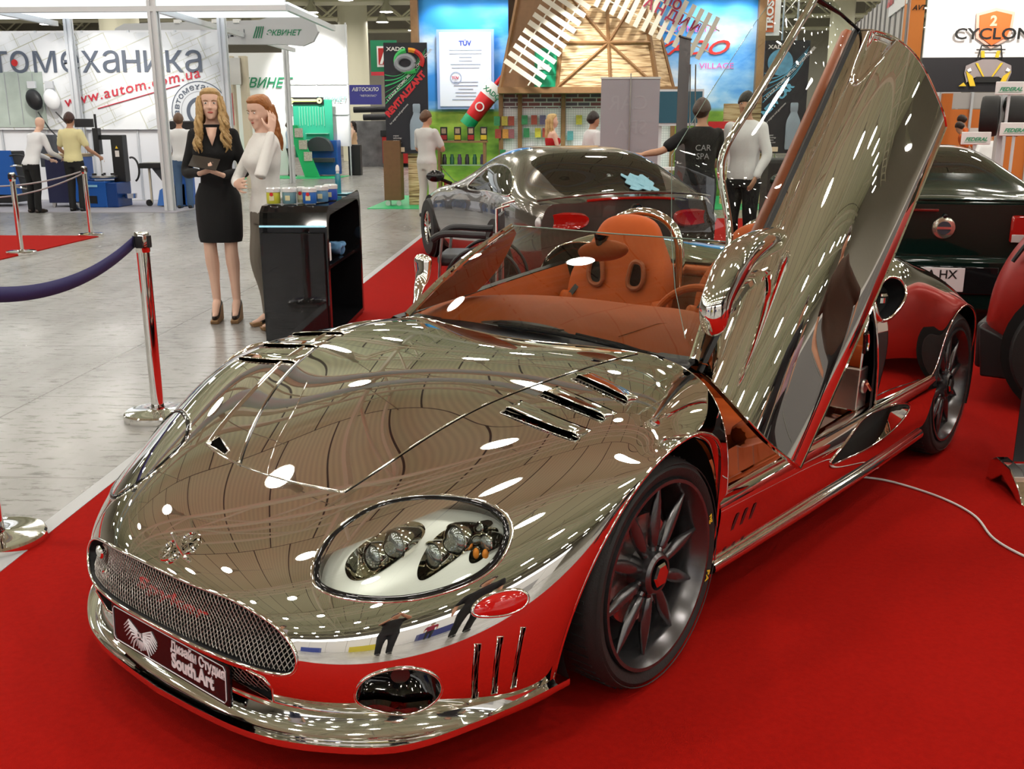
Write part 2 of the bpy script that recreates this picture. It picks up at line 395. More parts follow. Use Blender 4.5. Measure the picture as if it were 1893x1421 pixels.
for ix, x in enumerate(np.arange(-25, 27, 3.3)):
    for iy, y in enumerate(np.arange(-17.5, 56, 4.2)):
        if proto is None:
            o = lamp_mb.build('high_bay_lamp', [STEEL, LAMPM], None, fix=False)
            tag(o, 'round bright high bay lamp hanging from the hall ceiling trusses', 'lamp', 'high bay lamps under the ceiling'); proto = o
        else: o = proto.copy(); link(o)
        o.location = (x + (iy % 2) * .9, y, 6.45)
# carpets
def slab(name, pts, z, m): return MB().prism(pts, 0, z, 'Z').build(name, m, None, smooth=False)
tag(slab('carpet', [(-1.93, .8), (7.5, .8), (7.5, 17.2), (-1.93, 17.2)], .012, CARPET), 'large red carpet laid under the show cars', 'carpet')
tag(MB().box2((-2.0, .8, 0), (-1.93, 17.2, .014)).build('edge_tape', mat('grey_tape', (.42, .43, .44), .35), None, smooth=False), 'pale grey tape strip along the left edge of the large red carpet', 'tape')
tag(slab('carpet', [(-14, 3.5), (-6.63, 3.5), (-6.63, 14.08), (-14, 14.08)], .012, CARPET), 'smaller red carpet of the neighbouring stand at far left', 'carpet')
# ------------------------------------------------------------------ the chrome roadster (built in its own frame: x to the nose, y to its left)
CAR = thing('roadster', 'mirror chrome two-seat roadster with orange interior and raised door on red carpet', 'car', (-.389, 2.967, .012), math.radians(233.5))
def mir(V): return [(x, -y, z) for x, y, z in V]
FN = [
[(.935,0,.165),(.968,0,.25),(.988,0,.34),(.972,0,.42),(.905,0,.485),(.765,0,.562),(.52,0,.664),(.22,0,.770),(-.10,0,.812),(-.365,0,.814)],
[(.93,.2,.165),(.965,.2,.25),(.985,.2,.34),(.966,.2,.42),(.895,.2,.486),(.74,.2,.560),(.50,.2,.659),(.20,.2,.765),(-.11,.2,.811),(-.375,.2,.813)],
[(.91,.39,.165),(.944,.40,.25),(.96,.41,.34),(.935,.41,.43),(.845,.405,.503),(.675,.40,.582),(.42,.40,.68),(.14,.42,.758),(-.14,.45,.805),(-.425,.47,.808)],
[(.85,.53,.165),(.88,.54,.25),(.895,.55,.34),(.855,.54,.44),(.75,.525,.53),(.58,.52,.615),(.36,.53,.703),(.10,.54,.77),(-.16,.57,.80),(-.49,.61,.795)],
[(.735,.645,.165),(.755,.66,.25),(.765,.665,.34),(.72,.66,.45),(.63,.64,.545),(.485,.62,.63),(.30,.63,.71),(.06,.65,.768),(-.18,.68,.785),(-.48,.68,.735)],
[(.60,.72,.165),(.61,.745,.25),(.61,.755,.35),(.575,.755,.45),(.50,.74,.54),(.38,.73,.63),(.23,.74,.705),(.03,.76,.755),(-.20,.765,.745),(-.455,.755,.65)],
[(.49,.765,.165),(.485,.79,.27),(.475,.81,.39),(.44,.82,.49),(.37,.82,.59),(.27,.825,.665),(.15,.84,.72),(.0,.85,.738),(-.22,.82,.69),(-.48,.80,.47)],
[(.42,.79,.165),(.405,.82,.30),(.375,.84,.43),(.29,.87,.58),(.13,.89,.70),(.0,.895,.717),(-.14,.89,.69),(-.28,.86,.605),(-.365,.815,.45),(-.37,.80,.165)]]
FS = Surf(FN, lam=(40, 30, 31, 24))
# left half of the rear body; mirrored: rows run from the spine out to the wheel arch, columns from the cockpit to the tail
RN = [
[(-1.88,0,.90),(-2.1,0,.93),(-2.4,0,.925),(-2.7,0,.89),(-2.95,0,.84),(-3.12,0,.74),(-3.17,0,.5),(-3.12,0,.25)],
[(-1.86,.28,.90),(-2.08,.28,.935),(-2.38,.28,.93),(-2.68,.28,.89),(-2.93,.28,.84),(-3.10,.28,.74),(-3.15,.28,.5),(-3.1,.28,.25)],
[(-1.78,.52,.94),(-2.0,.52,.965),(-2.3,.52,.95),(-2.62,.52,.90),(-2.88,.52,.83),(-3.05,.52,.72),(-3.09,.52,.5),(-3.05,.52,.25)],
[(-1.66,.68,.97),(-1.92,.69,.99),(-2.2,.70,.94),(-2.5,.71,.86),(-2.78,.71,.79),(-2.95,.70,.68),(-3.0,.70,.5),(-2.97,.69,.25)],
[(-1.60,.775,.90),(-1.84,.79,.925),(-2.12,.80,.89),(-2.42,.81,.82),(-2.68,.815,.755),(-2.86,.79,.64),(-2.92,.78,.48),(-2.92,.76,.25)],
[(-1.60,.825,.76),(-1.82,.84,.77),(-2.08,.855,.76),(-2.36,.865,.755),(-2.6,.87,.735),(-2.8,.855,.64),(-2.9,.83,.48),(-2.92,.79,.25)],
[(-1.62,.835,.60),(-1.84,.85,.60),(-2.1,.865,.62),(-2.32,.875,.68),(-2.56,.885,.725),(-2.79,.87,.645),(-2.9,.84,.47),(-2.925,.80,.25)],
[(-1.63,.835,.445),(-1.88,.855,.445),(-2.215,.875,.44),(-2.315,.885,.62),(-2.55,.892,.715),(-2.78,.88,.64),(-2.9,.85,.46),(-2.93,.80,.25)]]
RS = Surf(RN, lam=(1.5, 1.5, 29, 20))
SN = [[(-.40,.735,.412),(-1.0,.76,.42),(-1.6,.785,.43),(-2.2,.815,.445)],
[(-.40,.795,.418),(-1.0,.825,.428),(-1.6,.85,.436),(-2.21,.88,.447)],
[(-.39,.812,.400),(-1.0,.842,.408),(-1.6,.866,.416),(-2.22,.892,.43)],
[(-.385,.815,.33),(-1.0,.845,.335),(-1.6,.868,.34),(-2.21,.888,.35)],
[(-.375,.808,.25),(-1.0,.835,.25),(-1.6,.858,.25),(-2.19,.872,.25)],
[(-.37,.795,.20),(-1.0,.82,.20),(-1.6,.842,.20),(-2.17,.85,.20)]]
SL = Surf(SN, mirror=False)
def door_net():
    Ft, Rt, Fb, Rb = [np.array(q) for q in ((-.55,.65,.75), (-1.24,.80,1.81), (-.66,.945,.468), (-1.435,1.05,1.498))]
    n = np.cross(Fb - Ft, Rt - Ft); n /= np.linalg.norm(n); n = n if n[1] > 0 else -n
    G = []
    for w, off in ((0, -.015), (.07, .028), (.18, .066), (.33, .09), (.5, .088), (.66, .066), (.82, .04), (.93, .018), (1, -.008)):
        row = []
        for s_ in (0, .12, .28, .45, .62, .78, .9, 1):
            q = (Ft * (1 - w) + Fb * w) * (1 - s_) + (Rt * (1 - w) + Rb * w) * s_
            q = q + n * (off * (1 - .15 * s_) + .03 * math.sin(PI * s_)) + (Rt - Ft) * (.03 * math.sin(PI * w) * (s_ * 2 - 1) * .9)
            row.append(q)
        G.append(row)
    return G, n
DN, D_N = door_net()
DS = Surf(DN, mirror=False)
# ENDNETS
def mv(poly): return [(-v, u) for v, u in poly][::-1]
HL = smooth_poly([(.3646, .2616), (.3357, .3053), (.3358, .3555), (.3716, .393), (.45, .4015), (.5354, .3884), (.6127, .3561), (.6625, .3058), (.6697, .258), (.6417, .231), (.5816, .2204), (.5191, .2205), (.4485, .2294), (.3951, .2429)], 84)
GR = smooth_poly([(-.385, .150), (-.33, .182), (-.22, .202), (-.1, .212), (0, .215), (.1, .214), (.21, .2105), (.31, .190), (.362, .166), (.388, .138), (.385, .112), (.35, .1015), (.26, .104), (.13, .104), (0, .1025), (-.13, .101), (-.26, .100), (-.34, .1035), (-.388, .122)], 120)
LO = [(-.30, .035), (-.31, .080), (-.29, .092), (.29, .094), (.318, .088), (.333, .07), (.322, .035)]
FOG = smooth_poly([(.488, .070), (.504, .1), (.545, .114), (.585, .109), (.616, .09), (.626, .064), (.61, .038), (.567, .02), (.522, .033), (.495, .05)], 48)
MK = smooth_poly([(.657, .183), (.664, .192), (.688, .197), (.725, .190), (.752, .174), (.753, .160), (.724, .157), (.686, .164), (.662, .173)], 40)
VENTS = [[(a, .128), (a + .011, .125), (a + .017, .03), (a + .005, .03)] for a in (.673, .712, .757)]
LOUV = [((.381, .622), (.650, .535)), ((.403, .687), (.645, .616)), ((.405, .767), (.624, .704))]
SLOT = [(.262, .421), (.215, .427), (.165, .4305), (.166, .4385), (.218, .442), (.258, .444)]
def lv_poly(a, b, w=.013):
    (v0, u0), (v1, u1) = a, b
    return [(v0, u0), (v1, u1), (v1, u1 + w), (v0, u0 + w)]
MESHM = tex_mat('wire_mesh', lambda nt, tc, b: b.inputs.__getitem__('Base Color').__setattr__('default_value', (.45, .43, .40, 1)), .3, 1)
sk = Skin(FS, 261, 170)
pk = {}
pk['gr'] = sk.cut(GR); pk['lo'] = sk.cut(LO)
for s_, f in (('L', lambda q: q), ('R', mv)):
    pk['hl' + s_] = sk.cut(f(HL)); pk['fog' + s_] = sk.cut(f(FOG))
    for i, q in enumerate(VENTS): pk['ve%d%s' % (i, s_)] = sk.cut(f(q))
    for i, (a, b) in enumerate(LOUV): pk['lv%d%s' % (i, s_)] = sk.cut(f(lv_poly(a, b, .012 if s_ == 'L' else .005)))
    if s_ == 'R': pk['sl' + s_] = sk.cut(f(SLOT))
# outward sign of the surface normal
SGN = 1 if FS.nrm(0, .5)[0][2] > 0 else -1
body = sk.build('front_body', CHROME, CAR, flip=SGN < 0)
def spath(poly, off=0, S=FS, sg=SGN, n=0, closed=True): return surf_path(S, poly, n, closed, off * sg)
def pocket(name, poly, depth, m, wallm=None, S=FS, sg=SGN, key=None, skin=None, parent=None):
    mb = MB(); P0 = spath(poly, 0, S, sg); P1 = spath(poly, -depth, S, sg)
    mb.grid([list(P0) + [P0[0]], list(P1) + [P1[0]]]); mb.build(name + '_wall', wallm or CHROME, parent or CAR, fix=False, ang=0)
    uv, f = key
    return skin.build(name, m, parent or CAR, uv=uv, f=f, off=-depth * sg, flip=sg < 0)
def rim(name, poly, r, m, off=0, S=FS, sg=SGN, parent=None, closed=True, n=0, sides=6):
    return MB().tube([Vector(q) for q in spath(poly, off, S, sg, n, closed)], r, sides, closed=closed).build(name, m, parent or CAR, ang=0)
def wire_patch(name, poly, off, S=FS, sg=SGN, pitch=.0135, w=.0016, parent=None, skew=.6, shape=None):
    """diamond wire mesh clipped to the polygon"""
    poly = np.array(poly); lo = poly.min(0); hi = poly.max(0); mb = MB()
    Lv = S.Lv / 2 if S.tv[0] < 0 else S.Lv; Lu = S.Lu
    A0 = (lo * [Lv, Lu]); A1 = (hi * [Lv, Lu]); W_, H_ = A1 - A0
    for sgn in (1, -1):
        for k in np.arange(-H_ * skew, W_ + H_ * skew, pitch):
            t = np.linspace(0, 1, max(6, int(H_ / .006))); x = k + sgn * (t - .5) * H_ * skew + A0[0]; y = t * H_ + A0[1]
            uvp = np.stack([x / Lv, y / Lu], 1); ok = in_poly(uvp, poly); i = 0
            while i < len(ok):
                if ok[i]:
                    j = i
                    while j + 1 < len(ok) and ok[j + 1]: j += 1
                    if j > i:
                        q = uvp[i:j + 1]; o_ = off + (shape(q) if shape else 0)
                        P = S.at(q[:, 0], q[:, 1]) + S.nrm(q[:, 0], q[:, 1]) * (sg * (o_[:, None] if hasattr(o_, '__len__') else o_))
                        mb.tube([Vector(a) for a in P], w, 3, cap=False)
                    i = j + 1
                else: i += 1
    return mb.build(name, MESHM, parent or CAR, fix=False, ang=0)
# nose grille
pocket('grille_backing', GR, .085, DARKV, BLACK, key=pk['gr'], skin=sk)
gm = wire_patch('grille_mesh', GR, -.010, shape=lambda q: -.022 * np.abs(np.sin((q[:, 1] - .10) / .115 * PI)) ** 1.5)
rim('grille_rim', GR, .0045, CHROME, .001)
pocket('lower_grille_backing', LO, .05, DARKV, BLACK, key=pk['lo'], skin=sk)
wire_patch('lower_grille_mesh', LO, -.02, pitch=.02)
rim('lower_grille_rim', LO, .003, CHROME, .001)
# red script badge in the grille
V, Fc = text_mb('Spyker', .05, bold=.0006, shear=.3, sx=2.2, thick=.004, align='CENTER')
mb = MB(); mb.add([Vector((.972 - .06 * abs(x) ** 1.5, -x * -1, .352 + y)) + Vector((-.012 - z, 0, 0)) for x, y, z in V], Fc)
mb.build('script_badge', mat('badge_red', (.45, .012, .01), .35), CAR, smooth=False, fix=False)['label'] = 'red script badge behind the nose mesh'
# two small sensors in the right end of the grille
for y, z in ((-.345, .385), (-.325, .325)):
    mb = MB(); mb.lathe([(.006, -.01), (.016, -.01), (.019, 0), (.013, .004), (.0001, .002)], 16, (.948, y, z), 'X'); mb.build('sensor', CHROME2, CAR)
AMBER = mat('amber_bulb', (.9, .28, .03), .2); LENS = mat('projector_lens', (.42, .45, .47), .04, .75, .9, coat=1)
def headlight(s_):
    poly = HL if s_ == 1 else mv(HL); key = pk['hlL' if s_ == 1 else 'hlR']
    DSH = [[(.3965, .2813), (.3753, .3144), (.3916, .3532), (.4284, .3765), (.477, .3635), (.4956, .3343), (.4858, .3024), (.459, .2737), (.4262, .2661)],
           [(.5382, .2617), (.5269, .2889), (.5219, .3313), (.5442, .3536), (.5879, .345), (.6043, .3042), (.5846, .2717), (.5565, .2509)],
           [(.615, .278), (.610, .315), (.628, .332), (.648, .308), (.648, .275), (.632, .262)]]
    DSH = [[(v * s_, u) for v, u in smooth_poly(P, 40)] for P in DSH]
    lo_, hi_ = np.array(poly).min(0) - .01, np.array(poly).max(0) + .01
    kb = Skin(FS, 110, 110, lo_[0], hi_[0], lo_[1], hi_[1]); _, fin = kb.cut(poly); kb.f = fin
    for P in DSH: kb.cut(P)
    root = kb.build('headlight', SILV, CAR, off=-.040 * SGN, flip=SGN < 0)
    P0 = spath(poly, 0); P1 = spath(poly, -.040); MB().grid([list(P0) + [P0[0]], list(P1) + [P1[0]]]).build('bowl_wall', GLOSSB, root, fix=False)
    ring = rim('gasket', poly, .0085, GLOSSB, -.004, parent=root)
    cpo = np.array(poly).mean(0); rim('chrome_rim', [tuple(cpo + (np.array(q) - cpo) * 1.055) for q in poly], .0035, CHROME, -.001, parent=root)
    mvv = lambda P: [(v * s_, u) for v, u in P]
    def dish(P):
        poly2 = np.array(P); c2 = poly2.mean(0); G = []
        for t, o in ((1.0, -.044), (.95, -.058), (.8, -.080), (.5, -.094), (.02, -.098)):
            q = c2 + (poly2 - c2) * t; G.append([Vector(a_) for a_ in FS.at(q[:, 0], q[:, 1]) + FS.nrm(q[:, 0], q[:, 1]) * (SGN * (o + .006))]); G[-1].append(G[-1][0])
        MB().grid(G).build('reflector_dish', CHROME, root, fix=False, ang=0)
    for P in DSH: dish(P)
    def lamp(v, u, r, dep, kind, Lb=.07):
        c = Vector(FS.at(v * s_, u)[0]) + Vector(FS.nrm(v * s_, u)[0]) * (SGN * dep); d = Vector((1, -.10 * s_, .10)).normalized(); b1 = Vector((0, 1, 0)) - d * d.y; b1.normalize(); b2 = d.cross(b1)
        R3 = lambda rad, h: [c + d * h + b1 * rad * math.cos(a) + b2 * rad * math.sin(a) for a in np.linspace(0, 2 * PI, 32, endpoint=False)]
        b = MB().rings([R3(r * .8, -Lb), R3(r * .98, -.02), R3(r, 0), R3(r * .97, .006), R3(r * .88, .007), R3(r * .86, .0)], cap=False).build(kind, CHROME, root)
        MB().rings([R3(r * .87, .001), R3(r * .83, .005), R3(r * .79, -.001)], cap=False).build('lamp_seal', GLOSSB, b)
        MB().rings([R3(r * .80 * math.cos(a), -.002 + r * .45 * math.sin(a)) for a in np.linspace(0, PI / 2 * .97, 8)]).build('lens', LENS, b)
    lamp(.4560, .3270, .041, -.036, 'main_lamp'); lamp(.4240, .3120, .036, -.046, 'dipped_lamp')
    lamp(.5700, .3200, .041, -.036, 'main_lamp'); lamp(.5440, .2990, .036, -.046, 'dipped_lamp')
    lamp(.6335, .2985, .026, -.036, 'turn_lamp', .04); lamp(.6025, .3362, .014, -.030, 'side_lamp', .03)
    for dv, du in ((-.010, -.010), (.008, -.016)):
        c = FS.at((.634 + dv) * s_, .293 + du)[0]; n = FS.nrm(.634 * s_, .293)[0] * SGN; MB().ell(Vector(c) - Vector(n) * .040, (.008, .008, .014), 10, 8).build('amber_bulb', AMBER, root)['label'] = 'amber indicator bulb'
    sk.build('glass_cover', CLEAR, root, uv=key[0], f=key[1], off=.0005 * SGN, flip=SGN < 0)
for s_ in (1, -1): headlight(s_)
def flare(s_, key, f):
    pocket('fog_lamp_recess', f(FOG), .07, GLOSSB, CHROME, key=key, skin=sk); rim('fog_recess_rim', f(FOG), .0035, CHROME, .001)
    v, u = .563 * s_, .075; c = Vector(FS.at(v, u)[0]); n = Vector(FS.nrm(v, u)[0] * SGN)
    b1 = n.orthogonal().normalized(); b2 = n.cross(b1)
    r3 = lambda r, h: [c + n * h + b1 * r * math.cos(a) + b2 * r * math.sin(a) for a in np.linspace(0, 2 * PI, 24, endpoint=False)]
    MB().rings([r3(.0001, -.05), r3(.022, -.05), r3(.026, -.062)], cap=False).build('fog_lens', mat('fog_lens', (.03, .03, .03), .05, coat=1), CAR)
for s_, f, k in ((1, lambda q: q, 'L'), (-1, mv, 'R')):
    flare(s_, pk['fog' + k], f)
    for i, q in enumerate(VENTS):
        pocket('corner_vent', f(q), .018, DARKV, CHROME, key=pk['ve%d%s' % (i, k)], skin=sk)
        wire_patch('vent_mesh', f(q), -.004, pitch=.008, w=.0011, skew=.1); rim('vent_rim', f(q), .0016, CHROME, .001)
    for i, (a, b) in enumerate(LOUV):
        q = f(lv_poly(a, b, .012 if s_ > 0 else .005)); pocket('fender_louvre', q, .03, DARKV, CHROME, key=pk['lv%d%s' % (i, k)], skin=sk)
        wire_patch('louvre_mesh', q, -.006, pitch=.011, w=.0013)
        # raised scoop behind the slot
        (v0, u0), (v1, u1) = a, b; G = []
        for t in np.linspace(0, 1, 9):
            h = (.015 if s_ > 0 else .009) * (1 - t) ** 1.3 + .0006; row = []
            for r in np.linspace(0, 1, 27):
                e = min(1, min(r, 1 - r) / .06); vv = (v0 + (v1 - v0) * r) * s_; uu = u0 + (u1 - u0) * r + .011 + t * .036
                row.append(Vector(FS.at(vv, uu)[0]) + Vector(FS.nrm(vv, uu)[0]) * (SGN * h * (e ** .5)))
            G.append(row)
        MB().grid(G).build('louvre_scoop', CHROME, CAR, fix=False, ang=0, thick=.002)
        rim('louvre_rim', q, .0017, CHROME, .0015)
    rim('side_marker_rim', f(MK), .0045, CHROME, .001)
    mkp = [(v, u) for v, u in f(MK)]; c = np.mean(mkp, 0); G = []
    for t in np.linspace(1, 0, 6): G.append([Vector(FS.at(*(c + (np.array(q) - c) * t))[0]) + Vector(FS.nrm(*(c + (np.array(q) - c) * t))[0]) * (SGN * (.003 + .006 * (1 - t ** 3))) for q in mkp + mkp[:1]])
    MB().grid(G).build('side_marker', REDL, CAR, fix=False, ang=0)['label'] = 'red side marker lens'
    if s_ < 0:
        pocket('hood_slot', f(SLOT), .05, DARKV, CHROME, key=pk['sl' + k], skin=sk); rim('hood_slot_rim', f(SLOT), .003, CHROME, .002)
# bonnet creases, shut lines and one further thin line
LC = [(.2523, .4195), (.2699, .464), (.2926, .5604), (.3165, .6442), (.3498, .7297), (.3728, .8345), (.3772, .985)]
LCs = [tuple(q) for q in spline(LC, 60)]
rim('bonnet_line', LCs, .0032, CHROME, -.0005, closed=False); rim('bonnet_gap', [(v + .004, u) for v, u in LCs], .0012, GLOSSB, .001, closed=False)
SM = [tuple(q) for q in spline([(-.0806, .4287), (-.1975, .4947), (-.2915, .5545), (-.3519, .612), (-.3992, .6911), (-.4299, .7874), (-.45, .985)], 60)]
rim('bonnet_gap', SM, .0030, GLOSSB, -.0008, closed=False); rim('bonnet_line', [(v - .010, u) for v, u in SM], .0035, CHROME, -.001, closed=False)
RG = [tuple(q) for q in spline([(-.262, .421), (-.3253, .4751), (-.3806, .5387), (-.4347, .6151), (-.4565, .698), (-.49, .80), (-.52, .985)], 60)]
rim('bonnet_line', RG, .0100, CHROME, -.004, closed=False, sides=14)
rim('bonnet_line', [tuple(q) for q in spline([(-.262, .421), (-.2, .4245), (-.1, .430), (0, .432), (.1, .4305), (.2, .4245), (.2523, .4195)], 50)], .0035, CHROME, 0, closed=False)
rim('bonnet_line', [tuple(q) for q in spline([(.0143, .4344), (-.06, .485), (-.14, .55), (-.24, .612)], 30)], .0018, CHROME, 0, closed=False)  # thin chrome line laid on the bonnet, not tied to a panel edge
# arch lip and rear edges
for s_ in (1, -1):
    rim('arch_lip', [(s_ * .999, u) for u in np.linspace(.0, 1, 60)], .006, CHROME, -.003, closed=False)
rim('cowl_edge', [(v, .999) for v in np.linspace(-.99, .99, 110)], .004, CHROME, -.002, closed=False)
# chin spoiler
O = spline([(1.012, 0, .138), (1.0, .2, .138), (.968, .40, .142), (.90, .55, .148), (.81, .665, .154), (.67, .735, .162), (.53, .785, .172), (.40, .83, .192)], 60)
I = FS.at(np.linspace(0, .985, 60), np.full(60, .012)); G = []
O = np.concatenate([O[:0:-1] * [1, -1, 1], O]); I = np.concatenate([I[:0:-1] * [1, -1, 1], I])
for t, dz in ((0, .004), (.15, -.012), (.4, -.022), (.7, -.016), (.9, -.004), (1, .0)): G.append([Vector(i + (o - i) * t + np.array([0, 0, dz])) for i, o in zip(I, O)])
for t, dz in ((1.006, -.006), (1.0, -.017), (.5, -.03), (-.2, -.03)): G.append([Vector(i + (o - i) * t + np.array([0, 0, dz])) for i, o in zip(I, O)])
MB().grid(G).build('chin_spoiler', CHROME2, CAR, ang=.9, weld=True)
# badge on the nose: small winged wheel
c = Vector((.909, -.005, .480)); n = Vector(FS.nrm(0, .263)[0] * SGN); M = frame_m(c + n * .004, (0, 1, 0), Vector((-1, 0, .7)))
mb = MB()
for s_ in (-1, 1):
    e = [M @ Vector((.018 * s_ * 1.0 + .030 * math.cos(a) * .95, .018 * s_ + .030 * math.sin(a) , .003)) for a in np.linspace(0, 2 * PI, 24, endpoint=False)]
    mb.tube(e, .004, 6, closed=True)
    for k in range(6):
        a = 2 * PI * k / 6 + .3; mb.tube([M @ Vector((.018 * s_, .018 * s_, .002)), M @ Vector((.018 * s_ + .027 * math.cos(a), .018 * s_ + .027 * math.sin(a), .003))], .0022, 5)
    mb.lathe([(.0001, 0), (.008, .002), (.0001, .006)], 12, M @ Vector((.018 * s_, .018 * s_, .002)), cap=False)
mb.tube([M @ Vector((-.052, .02, .006)), M @ Vector((0, 0, .008)), M @ Vector((.052, -.02, .006))], [.003, .005, .003], 8)
for s_ in (-1, 1): mb.ell(M @ Vector((.052 * s_, -.02 * s_, .006)), (.006, .006, .006), 8, 6)
mb.build('nose_badge', CHROME2, CAR)
# underbody, liners
mb = MB(); mb.prism([(.80, -.45), (.80, .45), (.40, .66), (.40, .55), (-.42, .55), (-.42, .72), (-2.15, .74), (-2.15, .55), (-3.0, .55), (-3.0, -.55), (-2.15, -.55), (-2.15, -.74), (-.42, -.72), (-.42, -.55), (.40, -.55), (.40, -.66)], .13, .20, 'Z'); mb.build('underbody', DARKV, CAR, smooth=False)
for xc, r_, zz in ((0, .40, .33), (-2.575, .41, .335)):
    for s_ in (1, -1):
        mb = MB(); G = []
        for y in (.50, .66, .80 if xc == 0 else .85): G.append([(xc + r_ * math.cos(a) * (1 if y > .6 else .9), y * s_, zz + r_ * math.sin(a) * .97) for a in np.linspace(-.45, PI + .45, 30)])
        mb.grid(G); mb.build('wheel_liner', DARKV, CAR, fix=False)
        mb = MB(); mb.add([(xc + .39 * math.cos(a), .5 * s_, zz + .39 * math.sin(a)) for a in np.linspace(0, 2 * PI, 24, endpoint=False)], [tuple(range(24))]); mb.build('wheel_well_back', DARKV, CAR, fix=False)
# ------------------------------------------------------------------ wheels
def make_wheel(name, R_, W_, rr, label=None):
    w = bpy.data.objects.new(name, None); link(w); w.parent = CAR
    # axis along local +Y (outer face at y = 0)
    mb = MB(); pr = [(rr + .004, -.012), (rr + .016, .0), (rr + .035, .004), (R_ - .018, -.002), (R_ - .004, -.018), (R_, -.035), (R_, -W_ + .035), (R_ - .02, -W_ + .003), (rr, -W_)]
    mb.lathe([(r, -h) for r, h in pr], 72, ax='Y', cap=False)
    for k in range(60):
        a = 2 * PI * k / 60; mb.box((R_ * math.cos(a), .068, R_ * math.sin(a)), (.004, .075, .008), ry=-a)
    t = mb.build('tyre', RUBBER, w)
    for r in (rr + .045,):
        mb = MB(); mb.lathe([(r, -.0035), (r + .002, -.0055), (r + .004, -.0035)], 64, ax='Y', cap=False); mb.build('sidewall_rib', RUBBER, t)
    mb = MB(); mb.lathe([(r, -h) for r, h in [(rr + .006, -.012), (rr + .004, .004), (rr - .006, .004), (rr - .012, -.006), (rr - .022, -.03), (rr - .035, -.06), (rr - .03, -W_ + .02)]], 72, ax='Y', cap=False); mb.build('rim', GREYMET, w)
    mb = MB(); mb.lathe([(.0001, .12), (rr - .04, .12)], 40, ax='Y', cap=False); mb.build('brake_backing', DARKV, w)
    mb = MB(); mb.lathe([(.06, .085), (.155, .085), (.155, .07), (.06, .07)], 40, ax='Y'); mb.build('brake_disc', STEEL, w)
    for k in range(10):
        a = 2 * PI * k / 10 + .2; d = Vector((math.cos(a), 0, math.sin(a))); sd = Vector((-math.sin(a), 0, math.cos(a))); Rn = []
        for t_, wd, th in ((.055, .010, .012), (.072, .009, .010), (.077, .013, .014), (.11, .018, .016), (.14, .0205, .016), (.17, .0195, .014), (.20, .014, .011), (rr - .030, .007, .006), (rr - .010, .004, .004)):
            y = -.030 - .006 * math.sin(t_ / rr * PI)
            Rn.append([d * t_ + Vector((0, -y + th * math.sin(b), 0)) + sd * wd * math.cos(b) for b in np.linspace(0, 2 * PI, 12, endpoint=False)])
        MB().rings(Rn).build('spoke', GREYMET, w)
    mb = MB(); mb.lathe([(.062, .07), (.064, .045), (.060, .012), (.052, .004), (.044, .004), (.042, .03)], 32, ax='Y', cap=False); mb.build('hub_ring', GREYMET, w)
    mb = MB(); mb.lathe([(.036, .03), (.036, .0), (.030, -.006), (.012, -.006), (.0001, -.006)], 6, ax='Y', cap=False); mb.build('centre_nut', CHROME2, w, smooth=False)
    mb = MB(); mb.lathe([(.041, .035), (.0001, .035)], 24, ax='Y', cap=False); mb.build('hub_void', DARKV, w)
    return w
wf = make_wheel('wheel', .322, .22, .262); wf.location = (0, .842, .322); wf.rotation_euler = (0, 0, 0)
def wheel_at(x, y, z, rz, src):
    c = copy_tree(src, (x, y, z), rz, parent=CAR); return c
for o in list(wf.children):
    pass
def flip_y(o):   # outer face is at -local y of the lathe; put it outward on the left side
    pass
wheel_at(0, -.842, .322, 0, wf)
wr = make_wheel('wheel', .335, .28, .262); wr.location = (-2.575, .862, .335)
wheel_at(-2.575, -.862, .335, 0, wr)
ws = [o for o in CAR.children if o.name.startswith('wheel') and o.type == 'EMPTY']
for w in ws:
    if w.location.y > 0: w.rotation_euler = (0, 0, PI)
YEL = mat('tyre_marking', (.75, .5, .03), .6)
for txt_, a0 in (('PA', 3.5), ('ng', 2.85)):
    mb = MB(); V, Fc = text_mb(txt_, .03, bold=.0008, thick=.001); mid = max(v[0] for v in V) / 2
    out = []
    for x, y, z in V:
        a = a0 + (x - mid) / .275 * 1.0; r = .272 + y * .85; out.append((-r * math.cos(a), .001 + z * .5 - .0, r * math.sin(a)))
    mb.add([(x, y + .843 - .0, z_ + .322) for x, y, z_ in [(-q[0], q[1] + .003, q[2]) for q in out]], Fc)
    mb.build('tyre_marking', YEL, CAR, smooth=False, fix=False)
